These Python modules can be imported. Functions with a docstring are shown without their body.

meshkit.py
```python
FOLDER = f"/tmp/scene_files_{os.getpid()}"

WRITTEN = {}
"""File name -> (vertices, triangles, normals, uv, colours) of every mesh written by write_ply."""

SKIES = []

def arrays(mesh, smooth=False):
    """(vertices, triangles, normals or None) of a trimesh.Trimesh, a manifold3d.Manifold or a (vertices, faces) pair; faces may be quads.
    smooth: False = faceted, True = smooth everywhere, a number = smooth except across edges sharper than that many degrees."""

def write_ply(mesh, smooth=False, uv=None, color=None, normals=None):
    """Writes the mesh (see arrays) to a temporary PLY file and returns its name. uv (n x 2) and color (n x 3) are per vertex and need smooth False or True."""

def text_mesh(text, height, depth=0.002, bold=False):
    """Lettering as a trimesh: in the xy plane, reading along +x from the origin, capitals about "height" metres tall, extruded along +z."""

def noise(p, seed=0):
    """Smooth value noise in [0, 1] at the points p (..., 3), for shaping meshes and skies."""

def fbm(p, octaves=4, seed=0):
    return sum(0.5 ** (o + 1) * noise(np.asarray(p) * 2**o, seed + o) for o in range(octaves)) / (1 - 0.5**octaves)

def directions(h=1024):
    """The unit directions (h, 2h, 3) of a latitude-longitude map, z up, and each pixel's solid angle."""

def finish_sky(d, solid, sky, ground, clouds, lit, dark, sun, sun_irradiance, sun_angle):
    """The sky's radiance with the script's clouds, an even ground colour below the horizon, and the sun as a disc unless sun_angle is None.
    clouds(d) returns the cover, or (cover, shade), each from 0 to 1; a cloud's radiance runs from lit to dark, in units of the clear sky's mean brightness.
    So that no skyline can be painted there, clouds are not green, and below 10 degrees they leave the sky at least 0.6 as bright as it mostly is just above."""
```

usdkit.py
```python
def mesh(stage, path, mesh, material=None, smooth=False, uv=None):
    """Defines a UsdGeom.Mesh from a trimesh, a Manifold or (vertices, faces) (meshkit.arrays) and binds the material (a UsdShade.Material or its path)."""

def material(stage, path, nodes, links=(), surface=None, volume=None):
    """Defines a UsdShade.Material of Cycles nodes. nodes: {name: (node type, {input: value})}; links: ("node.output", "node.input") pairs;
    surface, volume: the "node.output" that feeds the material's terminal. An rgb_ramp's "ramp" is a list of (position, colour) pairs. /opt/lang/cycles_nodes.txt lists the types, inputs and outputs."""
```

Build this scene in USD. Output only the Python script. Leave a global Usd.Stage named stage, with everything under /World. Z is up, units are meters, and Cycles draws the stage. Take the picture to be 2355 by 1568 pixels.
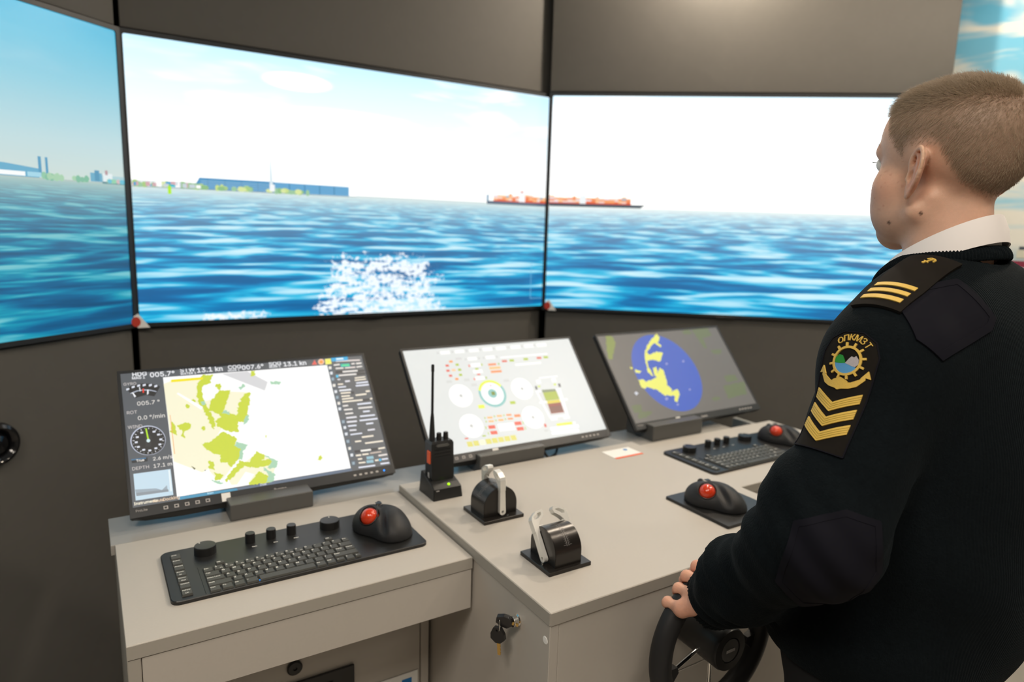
import math, random
import numpy as np, shapely, trimesh, manifold3d, usdkit, meshkit
from shapely.geometry import Polygon, MultiPolygon, Point, LineString, box as sbox
from shapely.ops import unary_union
from shapely import affinity
from pxr import Usd, UsdGeom, UsdLux, UsdShade, Gf, Sdf, Vt

stage = Usd.Stage.CreateInMemory()
UsdGeom.SetStageUpAxis(stage, 'Z'); UsdGeom.SetStageMetersPerUnit(stage, 1.0)
UsdGeom.Xform.Define(stage, '/World'); UsdGeom.Scope.Define(stage, '/World/Looks')
PI = math.pi

# ------------------------------------------------------------------ camera, light, exposure
cam = UsdGeom.Camera.Define(stage, '/World/camera')
RIGHT = np.array([0.8485753, -0.5282186, 0.0300844]); DOWN = np.array([-0.0629533, -0.1572648, -0.9855479]); FWD = np.array([0.5253160, 0.8344177, -0.1667041])
cam.AddTransformOp().Set(Gf.Matrix4d(*RIGHT, 0, *(-DOWN), 0, *(-FWD), 0, 0, 0, 1.5, 1))
cam.CreateHorizontalApertureAttr(36.0); cam.CreateVerticalApertureAttr(36.0 * 1568 / 2355); cam.CreateFocalLengthAttr(36.0 * 1571.873 / 2355)
cam.CreateClippingRangeAttr((0.05, 100.0)); cam.CreateFStopAttr(3.6); cam.CreateFocusDistanceAttr(0.95)
EXPOSURE = 0.0
cam.CreateExposureAttr(EXPOSURE)

def downlight(name, x, y, power, cone=60.0, soft=0.75, r=0.06, z=2.66, col=(1.0, 0.86, 0.69)):
    l = UsdLux.SphereLight.Define(stage, '/World/' + name); l.CreateRadiusAttr(r); l.CreateIntensityAttr(power); l.CreateColorAttr(col)
    s = UsdLux.ShapingAPI.Apply(l.GetPrim()); s.CreateShapingConeAngleAttr(cone); s.CreateShapingConeSoftnessAttr(soft)
    l.AddTranslateOp().Set((x, y, z))                      # a recessed spot shining along its -z: straight down
LAMPS = [(1.93, 1.70, 330, 89, 0.15), (1.15, 0.95, 95, 60, 0.75), (1.75, 0.45, 110, 60, 0.75), (1.45, -0.45, 120, 66, 0.75), (2.30, 0.60, 330, 85, 0.4)]
for i, (x, y, p, c, s_) in enumerate(LAMPS): downlight('ceiling_lamp' + (f'_{i:03d}' if i else ''), x, y, p, c, s_)
def panel_light(name, x, y, w, d, power):
    l = UsdLux.RectLight.Define(stage, '/World/' + name); l.CreateWidthAttr(w); l.CreateHeightAttr(d); l.CreateIntensityAttr(power); l.CreateColorAttr((1.0, 0.90, 0.78)); l.AddTranslateOp().Set((x, y, 2.69))
for i, (x, y, p) in enumerate([(0.15, -0.40, 16), (-0.75, 0.05, 22), (0.9, -1.5, 6)]): panel_light('ceiling_panel_light' + (f'_{i:03d}' if i else ''), x, y, 0.6, 0.6, p)
dome = UsdLux.DomeLight.Define(stage, '/World/sky'); dome.CreateIntensityAttr(0.02); dome.CreateColorAttr((1.0, 0.95, 0.9))

# ------------------------------------------------------------------ helpers: names, things, parts
USED = {}
def numbered(path):
    k = USED.get(path, 0); USED[path] = k + 1
    return path if k == 0 else f'{path}_{k:03d}'
def keys(o, label=None, cat=None, group=None, kind=None):
    for k, v in (('label', label), ('category', cat), ('group', group), ('kind', kind)):
        if v: o.SetCustomDataByKey(k, v)
    return o
def thing(name, label=None, cat=None, loc=(0, 0, 0), rotz=0.0, group=None, kind=None, tilt=None):
    x = UsdGeom.Xform.Define(stage, numbered('/World/' + name)); x.AddTranslateOp().Set(tuple(map(float, loc)))
    if rotz: x.AddRotateZOp().Set(math.degrees(rotz))
    return keys(x.GetPrim(), label, cat, group, kind)
def part(parent, name, mesh, mat, smooth=False, label=None, uv=None, col=None, **kw):
    base = str(parent.GetPath()) if parent else '/World'
    m = usdkit.mesh(stage, numbered(base + '/' + name), mesh, mat, smooth, uv)
    if col is not None:      # a colour for every face
        UsdGeom.PrimvarsAPI(m).CreatePrimvar('tint', Sdf.ValueTypeNames.Color3fArray, 'vertex' if kw.get('vcol') else 'uniform').Set(Vt.Vec3fArray.FromNumpy(np.asarray(col, np.float32)))
    return keys(m.GetPrim(), label, kw.get('cat'), kw.get('group'), kw.get('kind'))
def dup(root, name, label, loc, rotz=0.0, group=None):
    was = root.GetCustomData()
    x = UsdGeom.Xform.Define(stage, numbered('/World/' + name))
    x.GetPrim().GetReferences().AddInternalReference(root.GetPath())
    x.ClearXformOpOrder(); 
    x.AddTranslateOp(UsdGeom.XformOp.PrecisionDouble, 'place').Set(tuple(map(float, loc)))
    x.AddRotateZOp(UsdGeom.XformOp.PrecisionFloat, 'turn').Set(math.degrees(rotz))
    keys(x.GetPrim(), label, was.get('category'), group or was.get('group')); x.GetPrim().SetInstanceable(True)
    return x.GetPrim()

# ------------------------------------------------------------------ helpers: shapes
def T(mesh, dx=0, dy=0, dz=0):
    m = mesh.copy(); m.apply_translation((dx, dy, dz)); return m
def rot(mesh, ang, axis, point=(0, 0, 0)):
    m = mesh.copy(); m.apply_transform(trimesh.transformations.rotation_matrix(ang, axis, point)); return m
def cat(*ms): return trimesh.util.concatenate([m for m in ms])
def hull(pts):
    mm = manifold3d.Manifold.hull_points(np.asarray(pts, np.float64)).to_mesh()
    return trimesh.Trimesh(mm.vert_properties[:, :3], mm.tri_verts, process=False)
def rbox(x0, x1, y0, y1, z0, z1, c=0.001):
    """A box with chamfered edges."""
    c = min(c, (x1 - x0) / 2.2, (y1 - y0) / 2.2, (z1 - z0) / 2.2); p = []
    for x, sx in ((x0, 1), (x1, -1)):
        for y, sy in ((y0, 1), (y1, -1)):
            for z, sz in ((z0, 1), (z1, -1)):
                p += [(x, y + sy * c, z + sz * c), (x + sx * c, y, z + sz * c), (x + sx * c, y + sy * c, z)]
    return hull(p)
def rrect(w, d, r, n=6):
    """Rounded rectangle about the origin."""
    return sbox(-w / 2 + r, -d / 2 + r, w / 2 - r, d / 2 - r).buffer(r, quad_segs=n)
def ext(poly, h, z=0.0):
    polys = getattr(poly, 'geoms', [poly])
    return T(cat(*[trimesh.creation.extrude_polygon(g, h, engine='earcut') for g in polys if g.area > 0]), 0, 0, z)
def slab(poly, h, z=0.0, c=0.001):
    """A plate with its upper edge bevelled."""
    return cat(ext(poly, h - c, z), hullslab(poly, c, z + h - c))
def hullslab(poly, c, z):
    a = np.array(poly.exterior.coords)[:-1]; b = np.array(poly.buffer(-c).exterior.coords)[:-1]
    return hull(np.vstack([np.c_[a, np.full(len(a), z)], np.c_[b, np.full(len(b), z + c)]]))
def lathe(prof, n=40):
    """prof: (radius, height) from bottom to top; about z."""
    return trimesh.creation.revolve(np.array(prof, float), sections=n)
def cyl(p, q, r, n=20, r2=None):
    p, q = np.array(p, float), np.array(q, float); d = q - p; L = np.linalg.norm(d)
    m = lathe([(0, 0), (r, 0), (r if r2 is None else r2, L), (0, L)], n)
    m.apply_transform(trimesh.geometry.align_vectors([0, 0, 1], d / L)); m.apply_translation(p); return m
def sweep(path, r, n=10, closed=False):
    """Round tube through the points."""
    P = np.array(path, float); k = len(P)
    t = np.roll(P, -1, 0) - np.roll(P, 1, 0) if closed else np.gradient(P, axis=0)
    t /= np.linalg.norm(t, axis=1)[:, None]
    rr = np.broadcast_to(np.asarray(r, float), (k,)); u = np.cross(t[0], [0.31, 0.2, 0.93]); V = []
    for i in range(k):
        u = u - t[i] * (u @ t[i]); u /= np.linalg.norm(u); w = np.cross(t[i], u); a = np.arange(n) / n * 2 * PI
        V.append(P[i] + rr[i] * (np.cos(a)[:, None] * u + np.sin(a)[:, None] * w))
    V = np.vstack(V); F = []
    for i in range(k if closed else k - 1):
        j = (i + 1) % k
        for a in range(n):
            b = (a + 1) % n; F += [[i * n + a, i * n + b, j * n + b], [i * n + a, j * n + b, j * n + a]]
    if not closed:
        V = np.vstack([V, P[0], P[-1]]); c0, c1 = len(V) - 2, len(V) - 1
        for a in range(n): b = (a + 1) % n; F += [[c0, b, a], [c1, (k - 1) * n + a, (k - 1) * n + b]]
    return trimesh.Trimesh(V, np.array(F), process=False)
def spline(pts, n=8):
    P = np.array(pts, float); P = np.vstack([2 * P[0] - P[1], P, 2 * P[-1] - P[-2]]); out = []
    for i in range(1, len(P) - 2):
        a, b, c, d = P[i - 1:i + 3]
        for t in np.arange(n) / n: out.append(0.5 * (2 * b + (c - a) * t + (2 * a - 5 * b + 4 * c - d) * t * t + (3 * b - a - 3 * c + d) * t ** 3))
    return np.array(out + [P[-2]])
def text(s, h, depth=0.0004, bold=False, center=False):
    m = meshkit.text_mesh(s, h, depth, bold)
    if center: m.apply_translation((-(m.bounds[0][0] + m.bounds[1][0]) / 2, 0, 0))
    return m
def lin(h):
    if isinstance(h, str): h = [int(h[i:i + 2], 16) / 255 for i in (0, 2, 4)]
    return np.array([c / 12.92 if c <= 0.04045 else ((c + 0.055) / 1.055) ** 2.4 for c in h])

# ------------------------------------------------------------------ helpers: materials
class Graph:
    """Writes Cycles nodes as expressions; every call returns the output's name."""
    def __init__(s): s.n, s.l, s.k = {}, [], 0
    def add(s, kind, out, **ins):
        s.k += 1; nm = f'n{s.k}'; lits = {}
        for k, v in ins.items():
            if isinstance(v, str) and '.' in v and v.split('.')[0] in s.n: s.l.append((v, f'{nm}.{k}'))
            else: lits[k] = v
        s.n[nm] = (kind, lits); return f'{nm}.{out}'
    def m(s, op, a, b=0.5, c=0.0): return s.add('math', 'value', math_type=op, value1=a, value2=b, value3=c)
    def mix(s, f, a, b, mode='mix'): return s.add('mix', 'color', mix_type=mode, fac=f, color1=a, color2=b)
    def ramp(s, f, stops): return s.add('rgb_ramp', 'color', fac=f, ramp=[(p, tuple(c)) for p, c in stops])
    def sstep(s, v, a, b): return s.add('map_range', 'result', range_type='smoothstep', value=v, from_min=a, from_max=b, clamp=True)
    def noise(s, vec, scale, detail=2.0, rough=0.5, dist=0.0): return s.add('noise_texture', 'fac', vector=vec, scale=scale, detail=detail, roughness=rough, distortion=dist)
    def xyz(s, x, y, z=0.0): return s.add('combine_xyz', 'vector', x=x, y=y, z=z)
    def make(s, name, surface): return usdkit.material(stage, '/World/Looks/' + name, s.n, s.l, surface=surface)
def plain(name, col, rough=0.5, spec=0.5, metal=0.0, bump=None, vary=0.0, scale=40.0, coat=0.0, sheen=0.0):
    g = Graph(); pos = g.add('texture_coordinate', 'object'); ins = dict(roughness=rough, specular_ior_level=spec, metallic=metal, coat_weight=coat, sheen_weight=sheen)
    if vary:
        f = g.noise(pos, scale, 4.0, 0.6); a, b = np.array(col) * (1 - vary), np.minimum(np.array(col) * (1 + vary), 1)
        ins['base_color'] = g.mix(f, tuple(a), tuple(b))
    else: ins['base_color'] = tuple(col)
    if bump: ins['normal'] = g.add('bump', 'normal', height=g.noise(pos, bump[0], 3.0, 0.6), strength=bump[1], distance=bump[2])
    return g.make(name, g.add('principled_bsdf', 'BSDF', **ins))
def glow(name, col, strength, rough=0.3):
    g = Graph(); return g.make(name, g.add('principled_bsdf', 'BSDF', base_color=tuple(col), roughness=rough, emission_color=tuple(col), emission_strength=strength))
MAT = dict(
    wall=plain('wall_panel_paint', (0.092, 0.087, 0.078), 0.62, 0.35, vary=0.05, scale=30, bump=(900, 0.15, 0.0004)),
    gap=plain('dark_joint', (0.012, 0.012, 0.012), 0.8, 0.2),
    white_wall=plain('white_paint', (0.62, 0.60, 0.56), 0.8, 0.3, vary=0.03),
    ceiling=plain('ceiling_paint', (0.72, 0.70, 0.67), 0.85, 0.3),
    floor=plain('floor_vinyl', (0.42, 0.38, 0.33), 0.45, 0.4, vary=0.08, scale=14),
    bezel=plain('bezel_plastic', (0.020, 0.022, 0.025), 0.42, 0.4),
    laminate=plain('grey_laminate', (0.47, 0.435, 0.39), 0.5, 0.4, vary=0.035, scale=260, bump=(700, 0.12, 0.0003)),
    edging=plain('edge_banding', (0.36, 0.335, 0.295), 0.5, 0.4, vary=0.03, scale=300),
    shelf=plain('glossy_grey_laminate', (0.34, 0.325, 0.30), 0.24, 0.45, vary=0.03, scale=200),
    stand=plain('dark_grey_board', (0.085, 0.084, 0.080), 0.4, 0.45, vary=0.04, scale=200),
    black=plain('black_plastic', (0.012, 0.012, 0.012), 0.38, 0.5, bump=(1500, 0.2, 0.0002)),
    satin=plain('black_satin', (0.014, 0.013, 0.013), 0.3, 0.5),
    gloss=plain('black_gloss', (0.006, 0.006, 0.007), 0.12, 0.5),
    rubber=plain('black_rubber', (0.016, 0.016, 0.017), 0.55, 0.35, bump=(1200, 0.3, 0.0003)),
    keycap=plain('keycap_plastic', (0.062, 0.062, 0.056), 0.5, 0.4),
    print_white=plain('white_print', (0.80, 0.79, 0.74), 0.6, 0.3),
    print_grey=plain('grey_print', (0.46, 0.44, 0.43), 0.6, 0.3),
    red_ball=plain('red_ball', (0.62, 0.045, 0.012), 0.16, 0.5, coat=0.4),
    alu=plain('brushed_aluminium', (0.86, 0.85, 0.81), 0.38, 0.5, 0.55),
    anod=plain('black_anodised', (0.022, 0.019, 0.017), 0.28, 0.6, 0.35),
    chrome=plain('chrome', (0.82, 0.81, 0.78), 0.10, 0.5, 1.0),
    brass=plain('brass', (0.80, 0.52, 0.16), 0.25, 0.5, 1.0),
    red=plain('red_plastic', (0.55, 0.05, 0.03), 0.4), orange=plain('orange_red_print', (0.80, 0.13, 0.05), 0.6, 0.3),
    paper=plain('white_card', (0.84, 0.83, 0.80), 0.6, 0.3), blue=plain('blue_print', (0.02, 0.19, 0.52), 0.5, 0.3),
    green_led=glow('green_led', (0.42, 1.0, 0.0), 1.0), blue_led=glow('blue_led', (0.01, 0.25, 1.0), 1.2),
)
g = Graph(); MAT['screen'] = g.make('screen_light', g.add('principled_bsdf', 'BSDF', base_color=(0.02, 0.02, 0.02), roughness=0.42, specular_ior_level=0.6, emission_color=g.add('attribute', 'color', attribute='tint'), emission_strength=1.0))
g = Graph(); MAT['tint'] = g.make('printed_colour', g.add('principled_bsdf', 'BSDF', base_color=g.add('attribute', 'color', attribute='tint'), roughness=0.7, specular_ior_level=0.25))

def polys_of(p):
    return p if p.geom_type in ('Polygon', 'MultiPolygon') else MultiPolygon([q for q in getattr(p, 'geoms', []) if q.geom_type == 'Polygon'])
def sheet(shapes, flip=False):
    """Flat picture: (shapely polygon, colour) painted one over the other, cut so that nothing overlaps. Returns mesh in the xy plane and a colour per face."""
    done, out = None, []
    for poly, col in reversed(shapes):
        poly = polys_of(shapely.set_precision(polys_of(poly if poly.is_valid else poly.buffer(0)), 1e-5))
        vis = poly if done is None else polys_of(shapely.difference(poly, done, grid_size=1e-5))
        done = poly if done is None else polys_of(shapely.union(done, poly, grid_size=1e-5))
        if not vis.is_empty: out.append((vis, col))
    V, F, C, k = [], [], [], 0
    for vis, col in out:
        for gpoly in getattr(vis, 'geoms', [vis]):
            if gpoly.geom_type != 'Polygon' or gpoly.area < 1e-9: continue
            v, f = trimesh.creation.triangulate_polygon(gpoly, engine='earcut')
            V.append(np.c_[v, np.zeros(len(v))]); F.append(f + k); k += len(v); C += [col] * len(f)
    V, F = np.vstack(V), np.vstack(F)
    a = np.cross(V[F[:, 1]] - V[F[:, 0]], V[F[:, 2]] - V[F[:, 0]])[:, 2]
    F[a < 0] = F[a < 0][:, ::-1]
    return trimesh.Trimesh(V, F, process=False), np.array(C)
def basis(o, x, y, z):
    M = np.eye(4); M[:3, 0], M[:3, 1], M[:3, 2], M[:3, 3] = x, y, z, o; return M
def placed(mesh, M): m = mesh.copy(); m.apply_transform(M); return m
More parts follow.
